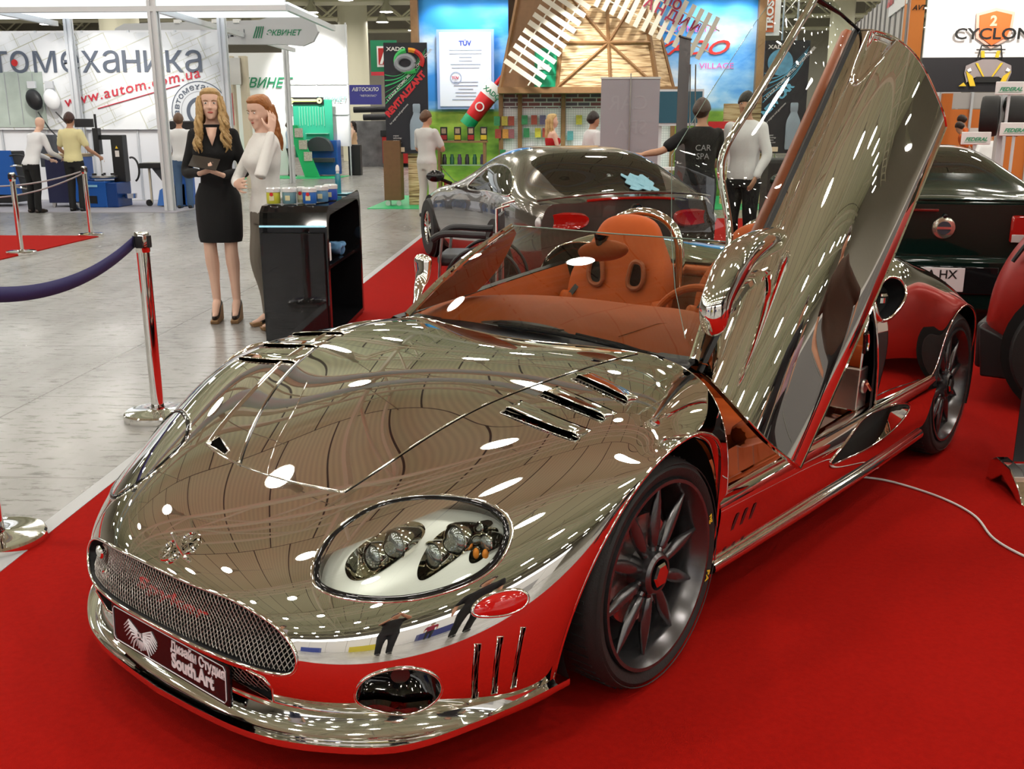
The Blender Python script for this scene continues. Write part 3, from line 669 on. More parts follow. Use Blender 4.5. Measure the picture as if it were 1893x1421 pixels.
# ------------------------------------------------------------------ sills, rear body, jambs
def sflip(S, v=.5, u=.5, want=(0, 1, .3)):
    return 1 if np.dot(S.nrm(v, u)[0], want) > 0 else -1
SV = smooth_poly([(.56, .425), (.42, .468), (.30, .535), (.235, .61), (.25, .70), (.30, .775), (.40, .83), (.52, .825), (.62, .76), (.66, .66), (.655, .58), (.62, .50)], 60)
class MirS:
    """a Surf reflected in the car's centre plane"""
    def __init__(s, S): s.S = S; s.tv = S.tv; s.tu = S.tu; s.Lv = S.Lv; s.Lu = S.Lu
    def at(s, v, u): return s.S.at(v, u) * [1, -1, 1]
    def nrm(s, v, u): return s.S.nrm(v, u) * [1, -1, 1]
for s_ in (1, -1):
    S = SL if s_ == 1 else MirS(SL); sg = sflip(S, want=(0, s_, .2))
    k2 = Skin(S, 60, 130, 0, 1, 0, 1); key = k2.cut(SV)
    o = k2.build('sill', CHROME, CAR, flip=(sg < 0) == (s_ > 0) if False else False)
    pocket('side_duct', SV, .075, DARKV, CHROME, S=S, sg=sg, key=key, skin=k2); rim('side_duct_rim', SV, .004, CHROME, .001, S=S, sg=sg)
    mb = MB(); mb.tube([(-.37, .80 * s_, .195), (-1.0, .825 * s_, .192), (-1.6, .845 * s_, .192), (-2.17, .853 * s_, .195)], [.02, .022, .022, .024], 12); mb.build('sill_tube', CHROME2, CAR)
    MB().tube([Vector(q) for q in surf_path(S, [(.21, u) for u in np.linspace(0, 1, 30)], 0, False, .001 * sg)], .006, 8).build('sill_edge', CHROME2, CAR)
    # three slanted inlets pressed into the sill behind the front wheel
    for i in range(3):
        u = .035 + i * .03; q = [(.50, u + .02), (.50, u + .03), (.90, u + .006), (.90, u - .004)]
        MB().add(surf_path(S, q, 0, True, .0015 * sg), [(0, 1, 2, 3)]).build('sill_inlet', GREYMET, CAR, fix=False)
    mb = MB(); mb.prism([(-.40, .40), (-2.2, .43), (-2.2, .20), (-.40, .20)], .60 * s_, .76 * s_); mb.build('sill_box', CHROME2, CAR, smooth=False)
RSG = 1 if RS.nrm(0, .3)[0][2] > 0 else -1
kr = Skin(RS, 201, 130)
SCP = smooth_poly([(.783, .012), (.768, .045), (.756, .10), (.765, .155), (.785, .182), (.812, .178), (.835, .125), (.846, .07), (.842, .022), (.815, .008)], 48)
ks = {1: kr.cut(SCP), -1: kr.cut(mv(SCP))}
kr.build('rear_body', CHROME, CAR, flip=RSG < 0)
for s_ in (1, -1):
    q = SCP if s_ == 1 else mv(SCP)
    pocket('shoulder_scoop', q, .07, DARKV, BLACK, S=RS, sg=RSG, key=ks[s_], skin=kr); rim('shoulder_scoop_rim', q, .0075, CHROME, .002, S=RS, sg=RSG)
    c = Vector(RS.at(.80 * s_, .10)[0]) - Vector(RS.nrm(.80 * s_, .1)[0] * RSG) * .045
    MB().lathe([(.0001, .02), (.022, .018), (.028, .008), (.020, 0), (.020, -.02)], 18, c, 'Z').build('filler_cap', CHROME2, CAR)
    rim('arch_lip', [(s_ * .999, u) for u in np.linspace(.22, 1, 60)], .006, CHROME, -.003, S=RS, sg=RSG, closed=False)
    rim('jamb_edge', [(s_ * v, .001) for v in np.linspace(.5, 1, 50)], .0055, CHROME, -.002, S=RS, sg=RSG, closed=False)
    rim('panel_joint', [(s_ * .985, u) for u in np.linspace(.0, .22, 14)], .0022, GLOSSB, .0005, S=RS, sg=RSG, closed=False)
    # lower rear quarter between sill and arch
    G = []
    for z in (.44, .35, .25, .20): G.append([(x, (.835 + (x + 1.63) * -.055) * s_ - (.44 - z) * .06 * s_, z) for x in (-2.14 - (z - .2) * .3, -2.05)])
    MB().grid(G).build('quarter_panel', CHROME, CAR, fix=False)
    # door jamb: shut face, latch recess, striker
    jb = MB().prism([(-1.60, .74), (-1.60, .43), (-1.52, .43), (-1.535, .60), (-1.555, .745), (-1.58, .80)], .70 * s_, .80 * s_).build('door_jamb', CHROME2, CAR, bevel=.006, ang=.5)
    lower = MB().prism([(-1.516, .60), (-1.50, .44), (-1.60, .44), (-1.60, .60)], .66 * s_, .806 * s_).build('jamb_plate', STEEL, CAR, smooth=False, bevel=.004)
    mb = MB()
    for t in (0,): mb.box((-1.552, .803 * s_, .70), (.045, .012, .085), ry=.12)
    mb.build('latch_recess', GLOSSB, jb, smooth=False, bevel=.006)
    MB().tube([(-1.545, .812 * s_, .735), (-1.556, .812 * s_, .70), (-1.548, .812 * s_, .67)], .005, 8).build('latch_hook', CHROME2, jb)
    mb = MB().lathe([(.0001, .008), (.026, .008), (.028, 0)], 20, (-1.545, .812 * s_, .53), 'Y', cap=False); mb.build('striker_plate', STEEL, lower)
    MB().tube([(-1.53, .83 * s_, .545), (-1.56, .835 * s_, .515)], .006, 8).build('striker_bar', mat('copper_bar', (.55, .2, .12), .3, 1), lower)
    MB().grid([[(-1.62 + dx, y * s_, z) for dx in (0, .03)] for y, z in ((.825, .44), (.828, .6), (.815, .76), (.77, .89), (.68, .96))]).build('shut_seal', BLACK, CAR, fix=False)
# ------------------------------------------------------------------ cowl, windscreen, cockpit
cw = [(-.365, 0, .806), (-.375, .2, .805), (-.42, .45, .800), (-.485, .61, .786)]
cb = [(-.49, 0, .800), (-.492, .2, .799), (-.49, .45, .787), (-.505, .63, .785)]
def msym(P): return [(x, -y, z) for x, y, z in P[:0:-1]] + list(P)
A_, B_ = spline(msym(cw), 60), spline(msym(cb), 60)
MB().grid([[Vector(q) + Vector((.006, 0, -.012)) for q in A_], [Vector((a + b) / 2) - Vector((0, 0, .022)) for a, b in zip(A_, B_)], [Vector(q) - Vector((0, 0, .008)) for q in B_], [Vector(q) + Vector((-.075, 0, .004)) for q in B_], [Vector(q) + Vector((-.085, 0, -.05)) for q in B_]]).build('cowl_panel', BLACK, CAR, fix=False)
for pts in ([(-.455, .50, .806), (-.46, .25, .822), (-.465, -.02, .824), (-.475, -.12, .820)],):
    w = MB().tube(spline(pts, 24), .008, 8).build('wiper', GLOSSB, CAR)
    MB().tube([(-.455, .56, .795), (-.46, .40, .820), (-.465, .22, .832)], [.010, .007, .005], 8).build('wiper_arm', GLOSSB, w)
wb = [(-.492, 0, .806), (-.494, .2, .805), (-.502, .45, .797), (-.52, .622, .789)]
wt = [(-.955, 0, 1.112), (-.962, .17, 1.112), (-.985, .36, 1.110), (-1.02, .502, 1.105)]
WB, WT = spline(msym(wb), 50), spline(msym(wt), 50)
G = [[Vector(b * (1 - t) + a * t) + Vector((.03, 0, .04)) * (math.sin(PI * t) * .5) for b, a in zip(WB, WT)] for t in np.linspace(0, 1, 14)]
MB().grid(G).build('windscreen', WIND, CAR, fix=False, ang=0)
MB().tube([G[-1][i] for i in range(50)], .0028, 6).build('glass_edge', mat('glass_edge', (.25, .35, .3), .1, .2), CAR)
for s_ in (1, -1):
    k = 0 if s_ < 0 else 49
    pts = [G[i][k] + Vector((-.004, .006 * s_, 0)) for i in range(14)]
    MB().tube(pts, [.016 - .006 * i / 13 for i in range(14)], 10).build('screen_pillar', CHROME, CAR)
# dashboard: broad leather shelf
dr = [(-.54, .800), (-.62, .812), (-.78, .83), (-.95, .838), (-1.07, .832), (-1.115, .80), (-1.12, .72), (-1.06, .62)]
G = []
for y in np.linspace(-.66, .66, 45):
    row = []
    for i, (x, z) in enumerate(spline(dr, 26)):
        f = (x + .54) / -.56; xr = -.54 + (x + .54) * (1 - .28 * (abs(y) / .66) ** 2.4) - .03 * (abs(y) / .66) ** 2 * (1 - f)
        zz = z - .030 * (abs(y) / .66) ** 3 + (.012 * math.exp(-((y - .33) / .16) ** 2) * f if f > 0 else 0)
        row.append((xr, y, zz))
    G.append(row)
dash = MB().grid(G).build('dashboard', mat('dashboard_leather', (.36, .07, .012), .6, spec=.15, bump=.1, bscale=350), CAR, fix=False, ang=0)
mb = MB()
for y in np.linspace(.16, .62, 14): pass
MB().tube([(-.60, .30, .813), (-.78, .34, .833), (-.94, .45, .829), (-1.0, .56, .815)], .002, 5).build('stitch_seam', LEATHER_D, dash)
e = smooth_poly([(-.505, -.235), (-.565, -.17), (-.585, -.05), (-.565, .07), (-.515, .155), (-.50, .06), (-.495, -.08)], 40)
MB().add([(x, y, .808 + (-.5 - x) * .10 + .003) for x, y in e], [tuple(range(40))]).build('demister_grille', tex_mat('vent_grille', lambda nt, tc, b: b.inputs['Base Color'].__setattr__('default_value', (.02, .022, .02, 1)), .5), dash, fix=False)
mb = MB()
for t in np.linspace(-.18, .10, 34): mb.box((-.535, t, .8165), (.05, .0018, .003))
mb.build('vent_slats', BLACK, dash, smooth=False)
# cockpit tub
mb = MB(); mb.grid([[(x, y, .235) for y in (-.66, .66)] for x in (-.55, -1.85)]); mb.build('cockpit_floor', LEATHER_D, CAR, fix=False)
MB().box2((-1.80, -.10, .2), (-.9, .10, .47)).build('centre_tunnel', LEATHER, CAR, bevel=.03)
# rear bulkhead, leather behind the seats
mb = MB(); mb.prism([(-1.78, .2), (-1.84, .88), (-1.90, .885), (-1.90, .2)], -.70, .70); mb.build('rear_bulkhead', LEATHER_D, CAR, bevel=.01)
MB().box2((-2.05, -.62, .84), (-1.82, .62, .885)).build('parcel_shelf', LEATHER, CAR, bevel=.015)
# front number plate of the design studio
PLM = Matrix.Translation((.972, 0, .223)) @ Matrix.Rotation(-.04, 4, 'Y')
np_ = MB().box((0, 0, 0), (.012, .52, .112)).build('front_plate', GLOSSB, CAR, smooth=False, bevel=.004); np_.matrix_local = PLM
np_['label'] = 'black front plate with white lettering and winged logo'
PW_ = mat('plate_lettering_white', (.72, .68, .72), .5)
mb = MB(); e = [(a * .250 + (.0), b * .047) for a, b in ((-1, -.8), (-.97, -1), (.97, -1), (1, -.8), (1, .8), (.97, 1), (-.97, 1), (-1, .8))]
mb.tube([(.0072, a, b) for a, b in e], .0016, 4, closed=True); mb.build('plate_border', PW_, np_, smooth=False)
for t_, y, z, sz, kw in (('Дизайн Студия', .020, .014, .036, dict(bold=.0012, sx=.86)), ('South.Art', .022, -.030, .052, dict(bold=.0022, sx=.86))):
    text(t_, 'plate_lettering', PW_, np_, frame_m((.0066, y, z), (0, 1, 0), (0, 0, 1)), sz, **kw)
for s_ in (1, -1):
    for k in range(7):
        a = -.5 + k * .22; L_ = .075 - .006 * k; c0 = Vector((.0068, -.120 + .012 * s_, .012 - k * .003)); mb = MB().tube([c0, c0 + Vector((0, s_ * L_ * .6 * math.cos(a * .8), .018 - .006 * k)), c0 + Vector((0, s_ * L_ * math.cos(a), -.004 - k * .0058))], [.0018, .0032, .0012], 4); mb.build('wing_feather', PW_, np_, smooth=False)
for k in range(5): MB().tube([(.0068, -.132 + k * .006, -.012), (.0068, -.140 + k * .010, -.040 + abs(k - 2) * .004)], [.0028, .0016], 4).build('tail_feather', PW_, np_, smooth=False)
text('SOUTH', 'logo_lettering', PW_, np_, frame_m((.0068, -.148, -.006), (0, 1, 0), (0, 0, 1)), .022, bold=.0008)
# closed right-hand door: trim card inside, chrome skin outside
def ribbon(name, A, B, m, n=30, thick=.0, parent=None, mid=None):
    A, B = spline(A, n), spline(B, n); rows = [[Vector(a + (b - a) * t) for a, b in zip(A, B)] for t in np.linspace(0, 1, 6)]
    if mid is not None:
        for i, t in enumerate(np.linspace(0, 1, 6)): rows[i] = [q + Vector(mid) * math.sin(PI * t) for q in rows[i]]
    return MB().grid(rows).build(name, m, parent or CAR, fix=False, ang=0, thick=thick)
dt = [(-.50, -.655, .775), (-.85, -.675, .80), (-1.3, -.69, .84), (-1.66, -.69, .87)]
ribbon('door_trim', dt, [(-.52, -.66, .40), (-.85, -.67, .40), (-1.3, -.67, .40), (-1.66, -.67, .40)], LEATHER, mid=(0, .05, 0))
ribbon('belt_moulding', [(x, y - .0, z + .004) for x, y, z in dt], [(x, y - .03, z + .008) for x, y, z in dt], BLACK)
ribbon('right_door_skin', [(x, y - .03, z + .006) for x, y, z in dt], [(-.47, -.80, .43), (-.85, -.82, .43), (-1.3, -.84, .435), (-1.62, -.835, .44)], CHROME, 40, mid=(0, -.075, .03))
WG = glass_mat('side_glass', (.82, .87, .80))
# leather quarter pad seen through the right side of the screen
ribbon('pillar_pad', [(-.53, -.615, .80), (-.77, -.56, .955), (-1.015, -.492, 1.095)], [(-.935, -.63, .828), (-1.03, -.585, .925), (-1.06, -.515, 1.07)], LEATHER, 24)
# ------------------------------------------------------------------ seats
def seat(y0):
    st = bpy.data.objects.new('seat', None); link(st); st.parent = CAR; st.location = (-1.52, y0, .25)
    # back shell: rings up the back, local x forward
    R = []
    for z, x, w, t in ((.10, .02, .20, .07), (.20, .0, .225, .075), (.32, -.02, .245, .08), (.45, -.05, .26, .08), (.56, -.075, .262, .078), (.64, -.09, .245, .07), (.70, -.105, .215, .064), (.75, -.115, .182, .060), (.80, -.122, .160, .056), (.835, -.127, .137, .050), (.858, -.13, .095, .038), (.870, -.132, .03, .014)):
        ring = []
        for k in range(36):
            a = 2 * PI * k / 36; c_, s2 = math.cos(a), math.sin(a)
            yy = w * math.copysign(abs(c_) ** .7, c_); xx = t * math.copysign(abs(s2) ** .8, s2)
            if z < .66 and s2 > 0: xx += .055 * max(0, (abs(yy) / w - .55)) / .45 * 1.1 - .02
            ring.append((x + xx, yy, z))
        R.append(ring)
    bk = MB().rings(R).build('backrest', LEATHER, st, sub=1)
    for s_ in (1, -1):      # harness slots with raised surrounds
        c = Vector((-.022, .105 * s_, .615)); q = [(-.030, -.05), (.028, -.045), (.038, .02), (.02, .055), (-.018, .055), (-.034, .01)]
        pts = [c + Vector((-.12 * b + .006, a * s_ * 1.0, b)) for a, b in smooth_poly(q, 28)]
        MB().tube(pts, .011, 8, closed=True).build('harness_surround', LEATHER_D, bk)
        MB().add([p * .999 + Vector((-.004, 0, 0)) for p in pts], [tuple(range(28))]).build('harness_slot', GLOSSB, bk, fix=False)
    for z in np.linspace(.22, .50, 5): pass
    MB().rings([[(.06 + .27 + .0 + (.0) + .26 * math.cos(a) * sc, .235 * math.sin(a) * sc, .10 + dz) for a in np.linspace(0, 2 * PI, 32, endpoint=False)] for sc, dz in ((.3, .075), (.8, .075), (.97, .05), (1, .0), (.95, -.07))]).build('seat_cushion', LEATHER, st)
    for s_ in (1, -1): MB().tube(spline([(.0, .235 * s_, .52), (.03, .262 * s_, .35), (.08, .262 * s_, .20), (.30, .25 * s_, .18), (.52, .23 * s_, .16)], 20), .045, 10).build('side_bolster', LEATHER, st, sub=1)
    MB().tube(spline([(-.02, -.20, .55), (.05, -.235, .45), (.07, -.24, .33), (.05, -.26, .2)], 14), .016, 4).build('seat_belt', BLACK, st)
    for y in (-.07, 0, .07): MB().tube(spline([(.055, y, .2), (.035, y, .4), (.018, y * 1.1, .5)], 10), .0025, 5).build('stitch_seam', LEATHER_D, bk)
    return st
s1 = seat(-.33); s2_ = seat(.33)
s1.rotation_euler = (0, 0, .0)
for y0 in (-.33, .33):
    pts = [(-1.74, y0 - .20, .78), (-1.75, y0 - .20, .95), (-1.755, y0 - .16, 1.06), (-1.76, y0 - .06, 1.115), (-1.76, y0 + .06, 1.115), (-1.755, y0 + .16, 1.06), (-1.75, y0 + .20, .95), (-1.74, y0 + .21, .78)]
    MB().tube(spline(pts, 40), .021, 12).build('roll_hoop', CHROME, CAR)
# steering wheel
M = Matrix.Translation((-1.12, .285, .742)) @ Matrix.Rotation(math.radians(68), 4, 'Y')
sw = MB().tube([M @ Vector((.175 * math.cos(a), .175 * math.sin(a), 0)) for a in np.linspace(0, 2 * PI, 48, endpoint=False)], .0155, 10, closed=True).build('steering_wheel', LEATHER, CAR)
mb = MB()
for a in (0, 2.1, 4.2): mb.tube([M @ Vector((0, 0, .02)), M @ Vector((.165 * math.cos(a), .165 * math.sin(a), 0))], .012, 6)
mb.ell(M @ Vector((0, 0, .02)), (.04, .04, .03), 12, 8); mb.build('wheel_spokes', CHROME2, sw)
# interior mirror in leather on a black stalk
im = MB().ell((-.955, -.01, 1.045), (.034, .115, .040), 20, 12, Matrix.Rotation(.12, 3, 'X')).build('interior_mirror', LEATHER, CAR)
MB().tube([(-.945, -.01, 1.105), (-.94, -.012, 1.075), (-.945, -.012, 1.04)], [.030, .018, .012], 8).build('mirror_stalk', GLOSSB, im)
# ------------------------------------------------------------------ exterior mirrors
def mirror_pod(spine, rad, flat, name, fwd, round_start=False):
    P = spline(spine, 40); r = spline([(a,) for a in rad], 40)[:, 0]; tt = np.linspace(0, 1, 40); r = r * np.sqrt(np.clip(1 - np.clip((tt - .84) / .16, 0, 1) ** 2, 1e-4, 1)) * (np.sqrt(np.clip(1 - np.clip((.14 - tt) / .14, 0, 1) ** 2, 1e-4, 1)) if round_start else 1); R = []; f = Vector(fwd).normalized()
    for i, q in enumerate(P):
        t = Vector(P[min(i + 1, 39)] - P[max(i - 1, 0)]).normalized(); s_ = t.cross(f).normalized(); g = s_.cross(t)
        R.append([Vector(q) + s_ * max(r[i], .001) * math.cos(a) + g * max(r[i], .001) * flat * math.sin(a) for a in np.linspace(0, 2 * PI, 24, endpoint=False)])
    return MB().rings(R).build(name, CHROME, CAR)
mR = mirror_pod([(-.80, -.86, .765), (-.84, -.885, .79), (-.885, -.915, .825), (-.915, -.925, .865), (-.925, -.93, .905), (-.93, -.935, .945), (-.93, -.935, .965)], [.018, .026, .031, .042, .048, .050, .052], .5, 'right_mirror', (1, 0, .2))
# ------------------------------------------------------------------ the raised left door
dsg = 1 if np.dot(DS.nrm(.5, .5)[0], D_N) > 0 else -1
SCOOP_C = [(.085, 1.02), (.085, .93), (.10, .865), (.135, .835), (.175, .84), (.225, .89), (.27, .94), (.33, 1.02)]
def ddisp(P, uv):
    poly = np.array(SCOOP_C); q = near_poly(uv, poly, np.array([DS.Lv, DS.Lu])); d = np.linalg.norm((uv - q) * [DS.Lv, DS.Lu], axis=1)
    inn = in_poly(uv, np.vstack([poly, [(.33, 1.3), (.085, 1.3)]])); s_ = np.where(inn, d, 0)
    x = np.clip(s_ / .022, 0, 1); return -.022 * (x * x * (3 - 2 * x)) * dsg
door = bpy.data.objects.new('door', None); link(door); door.parent = CAR; door['label'] = 'left door raised high on its scissor hinge'
kd = Skin(DS, 150, 240, 0, 1, 0, 1); kd.build('door_skin', CHROME, door, flip=dsg < 0, disp=ddisp)
rim('scoop_edge', [tuple(q) for q in spline(SCOOP_C[1:-1], 50)], .0032, CHROME, 0, S=DS, sg=dsg, parent=door, closed=False)
def dedge(v0, v1, u0, u1, n=60): return [Vector(q) for q in DS.at(np.linspace(v0, v1, n), np.linspace(u0, u1, n))]
for nm, e in (('hem', dedge(1, 1, 0, 1)), ('hem', dedge(0, 1, 1, 1)), ('hem', dedge(0, 1, 0, 0))):
    MB().tube(e, .0035, 6).build(nm, CHROME, door)
Dn = Vector(D_N); be = dedge(0, 0, 0, 1); wd_ = Vector(np.array(DN[-1][3]) - np.array(DN[0][3])).normalized()
def off(P, a, b): return [q + Dn * a + wd_ * b for q in P]
MB().grid([be, off(be, -.006, -.014), off(be, -.03, -.018)]).build('weather_strip', BLACK, door, fix=False)
MB().grid([off(be, -.03, -.018), off(be, -.045, -.038), off(be, -.075, -.045), off(be, -.10, -.02)]).build('door_trim', ORANGE_TRIM, door, fix=False, ang=0)
ed = [dedge(1, 1, 0, 1), dedge(0, 1, 1, 1), dedge(0, 1, 0, 0)]
for e in ed: MB().grid([e, off(e, -.03, 0), off(e, -.05, -.01)]).build('door_return', CHROME2, door, fix=False)
G = [[Vector(DS.at(v, u)[0]) - Dn * (.055 + .03 * math.sin(PI * v)) for u in np.linspace(.03, .985, 30)] for v in np.linspace(-.02, .97, 14)]
MB().grid(G).build('inner_trim', ORANGE_TRIM, door, fix=False)
T1, T2, T3, T4 = Vector((-1.042, .72, 1.892)), Vector((-.768, .555, 1.40)), Vector((-.775, .595, 1.20)), Vector((-.70, .63, .93))
fr = spline([T1, T1.lerp(T2, .33), T1.lerp(T2, .66), T2.lerp(T1, .06), T2 + Vector((-.004, .004, -.035)), T3, T4], 60)
MB().tube(fr, .0125, 12).build('window_frame_tube', CHROME, door)
MB().tube([T1, T1.lerp(Vector(be[-1]), .55) + Vector((0, 0, .008)), Vector(be[-1]) + Vector((0, 0, .0)), Vector(be[-4]) - Vector((0, .01, .04))], [.010, .006, .006, .004], 8).build('window_corner', GLOSSB, door)
g_out = [T1 + Vector((-.02, -.08, .10)), Vector((-1.02, .53, 1.83)), Vector((-.82, .48, 1.60)), Vector((-.648, .45, 1.408)), Vector((-.662, .452, 1.15)), Vector((-.58, .52, 1.0)), Vector((-.515, .60, .86))]
n_ = 40
go = []
for i in range(len(g_out) - 1):
    for t in np.linspace(0, 1, 8)[:-1]: go.append(g_out[i].lerp(g_out[i + 1], t))
go.append(g_out[-1]); gb = [be[int((1 - i / (len(go) - 1)) * 59)] + Dn * -.02 for i in range(len(go))]
G = [[a.lerp(b, t) + Dn * .03 * math.sin(PI * t) for a, b in zip(go, gb)] for t in np.linspace(0, 1, 10)]
MB().grid(G).build('door_window', CLEAR, door, fix=False, ang=0)
MB().tube(go, .0012, 5).build('window_edge', mat('glass_edge', (.25, .35, .3), .1, .2), door)
mL = mirror_pod([(-.735, .80, 1.160), (-.71, .80, 1.163), (-.62, .80, 1.160), (-.52, .80, 1.148), (-.42, .80, 1.115), (-.35, .80, 1.055), (-.315, .80, .995), (-.325, .80, .945), (-.335, .80, .928)], [.036, .040, .050, .057, .060, .054, .048, .044, .042], .75, 'left_mirror', (.55, .8, -.2), True); mL.parent = door
MB().tube(spline([(-.36, .80, .975), (-.42, .80, 1.005), (-.48, .79, 1.03), (-.58, .78, 1.05), (-.72, .76, 1.06)], 20), [.014 + .010 * math.sin(i / 19 * PI) for i in range(20)], 10).build('mirror_stem', CHROME, mL)
# ------------------------------------------------------------------ people
def skinmat(c, n): return mat('skin_' + n, c, .5, spec=.35)
SK1 = skinmat((.74, .48, .37), 'fair'); SK2 = skinmat((.50, .27, .17), 'tan')
def limb(mb, pts, rad, n=12, k=None):
    P = spline(pts, k or (len(pts) - 1) * 5 + 1); t = np.linspace(0, 1, len(P)); r = np.interp(t, np.linspace(0, 1, len(rad)), rad)
    mb.tube([Vector(q) for q in P], list(r), n)
    mb.ell(P[0], (r[0],) * 3, n, 6); mb.ell(P[-1], (r[-1],) * 3, n, 6)
def torso(mb, g=0, z0=.84, z1=1.58, bust=0, lean=(0, 0), hipw=1, shw=1, waist=1):
    rows = [(.80, .13 * hipw, .095, 0), (.86, .158 * hipw, .105, 0), (.93, .165 * hipw, .112, -.005), (1.02, .138 * waist, .095, 0), (1.10, .130 * waist, .090, 0), (1.18, .140 * waist, .098, .005), (1.26, .152, .108 + bust * .6, .008 + bust * .5), (1.33, .168 * shw, .112 + bust * .3, .004 + bust * .3), (1.40, .175 * shw, .095, -.004), (1.445, .145 * shw, .075, -.012), (1.475, .085, .062, -.012), (1.50, .055, .055, -.006), (1.585, .050, .054, .008)]
    R = []
    rr = spline([(a, b, c, d) for a, b, c, d in rows], 40)
    for z, rx, ry, y in rr:
        if z < z0 or z > z1: continue
        lx, ly = lean[0] * max(0, z - .9), lean[1] * max(0, z - .9)
        R.append([((rx + g) * math.copysign(abs(math.cos(a)) ** .9, math.cos(a)) + lx, (ry + g) * math.sin(a) + y + ly, z) for a in np.linspace(0, 2 * PI, 24, endpoint=False)])
    mb.rings(R)
def head(mb, M, jaw=1.0):
    R = []
    for z, rx, yb, yf in ((-.118, .014, .02, .060), (-.112, .030 * jaw, .0, .074), (-.098, .044 * jaw, -.02, .082), (-.075, .056 * jaw, -.045, .084), (-.045, .066, -.070, .083), (-.015, .071, -.086, .084), (.010, .0725, -.093, .080), (.035, .074, -.097, .083), (.065, .072, -.094, .078), (.090, .062, -.080, .062), (.108, .044, -.056, .038), (.117, .018, -.025, .010)):
        c = (yb + yf) / 2; h = (yf - yb) / 2
        R.append([M @ Vector((rx * math.copysign(abs(math.cos(a)) ** .9, math.cos(a)), c + h * math.sin(a), z)) for a in np.linspace(0, 2 * PI, 28, endpoint=False)])
    mb.rings(R)
    mb.tube([M @ Vector(q) for q in ((0, .076, .018), (0, .092, -.010), (0, .100, -.028), (0, .084, -.036))], [.007, .009, .0125, .009], 8)
    for s_ in (-1, 1):
        mb.ell(M @ Vector((.012 * s_, .086, -.030)), (.008, .008, .007), 8, 6); mb.ell(M @ Vector((.0745 * s_, -.010, -.008)), (.008, .019, .030), 8, 6)
        mb.ell(M @ Vector((.034 * s_, .066, -.030)), (.022, .016, .022), 8, 6)
    mb.ell(M @ Vector((0, .076, -.062)), (.022, .010, .008), 10, 6); mb.ell(M @ Vector((0, .070, -.102)), (.020, .016, .014), 10, 6)
def face(root, M, lipc=(.45, .10, .08), brow=(.12, .07, .04)):
    EW = mat('eye_white', (.75, .74, .72), .25); IR = mat('iris', (.05, .045, .04), .2)
    for s_ in (-1, 1):
        e = MB().ell(M @ Vector((.031 * s_, .0745, .008)), (.0135, .006, .0062), 12, 8).build('eye', EW, root)
        MB().ell(M @ Vector((.031 * s_, .0795, .008)), (.0058, .0022, .0058), 10, 6).build('iris', IR, e)
        MB().tube([M @ Vector(q) for q in ((.013 * s_, .083, .024), (.032 * s_, .082, .030), (.051 * s_, .070, .025))], [.0028, .0032, .0018], 6).build('eyebrow', mat('brow_%.2f' % brow[0], brow, .8), root)
    MB().ell(M @ Vector((0, .0865, -.0615)), (.0225, .0045, .0075), 14, 8).build('lips', mat('lips_%.2f' % lipc[0], lipc, .4), root)
def hand(mb, w, d, n, curl=.4, thumb=1, spread=.12, s=1.0, curls=None):
    """w wrist, d pointing direction, n palm normal"""
    w = Vector(w); d = Vector(d).normalized(); n = Vector(n); n = (n - d * n.dot(d)).normalized(); sd = d.cross(n) * thumb
    mb.rings([[w + d * t * s + sd * (a * math.cos(q)) * s + n * (b * math.sin(q)) * s for q in np.linspace(0, 2 * PI, 14, endpoint=False)] for t, a, b in ((-.01, .026, .019), (.02, .030, .017), (.05, .039, .015), (.085, .041, .014), (.095, .036, .011))])
    for i, (x, L) in enumerate(((.030, .072), (.010, .082), (-.011, .077), (-.030, .060))):
        c = curl if curls is None else curls[i]; p = w + d * .088 * s + sd * x * s; dd = (d + sd * x / .03 * spread).normalized(); P = [p]
        for k, f in enumerate((.45, .30, .25)):
            a = c * (k + .5) * 1.0; v = dd * math.cos(a) + n * math.sin(a); p = p + v * L * f * s; P.append(p)
        mb.tube(P, [.0095 * s, .0088 * s, .0078 * s, .0062 * s], 8); mb.ell(P[-1], (.0062 * s,) * 3, 8, 6)
    p = w + d * .02 * s + sd * .026 * s; P = [p, p + (d * .5 + sd * .75 + n * .3).normalized() * .038 * s]; P.append(P[-1] + (d * .85 + sd * .3 + n * .45).normalized() * .032 * s); P.append(P[-1] + (d * .9 + n * .5).normalized() * .024 * s)
    mb.tube(P, [.014 * s, .011 * s, .0095 * s, .0072 * s], 8); mb.ell(P[-1], (.0072 * s,) * 3, 8, 6)
def fuse(mb, name, m, parent, vox, sm=2):
    o = mb.build(name, m, None, smooth=True, ang=0)
    r = o.modifiers.new('r', 'REMESH'); r.mode = 'VOXEL'; r.voxel_size = vox; r.use_smooth_shade = True
    if sm: q = o.modifiers.new('s', 'SMOOTH'); q.iterations = sm; q.factor = .5
    me = dg_mesh(o); old = o.data; o.modifiers.clear(); o.data = me; bpy.data.meshes.remove(old); me.name = name
    me.polygons.foreach_set('use_smooth', [True] * len(me.polygons)); o.parent = parent
    return o
DEF = dict(le=(-.255, -.02, 1.13), lw=(-.26, .06, .88), re=(.255, -.02, 1.13), rw=(.26, .06, .88), lk=(-.10, .02, .49), la=(-.10, -.02, .09), rk=(.10, .02, .49), ra=(.10, -.02, .09), hy=0, hp=0, hr=0, lean=(0, 0), ld=None, ln=(1, 0, 0), rd=None, rn=(-1, 0, 0), curl=.35)
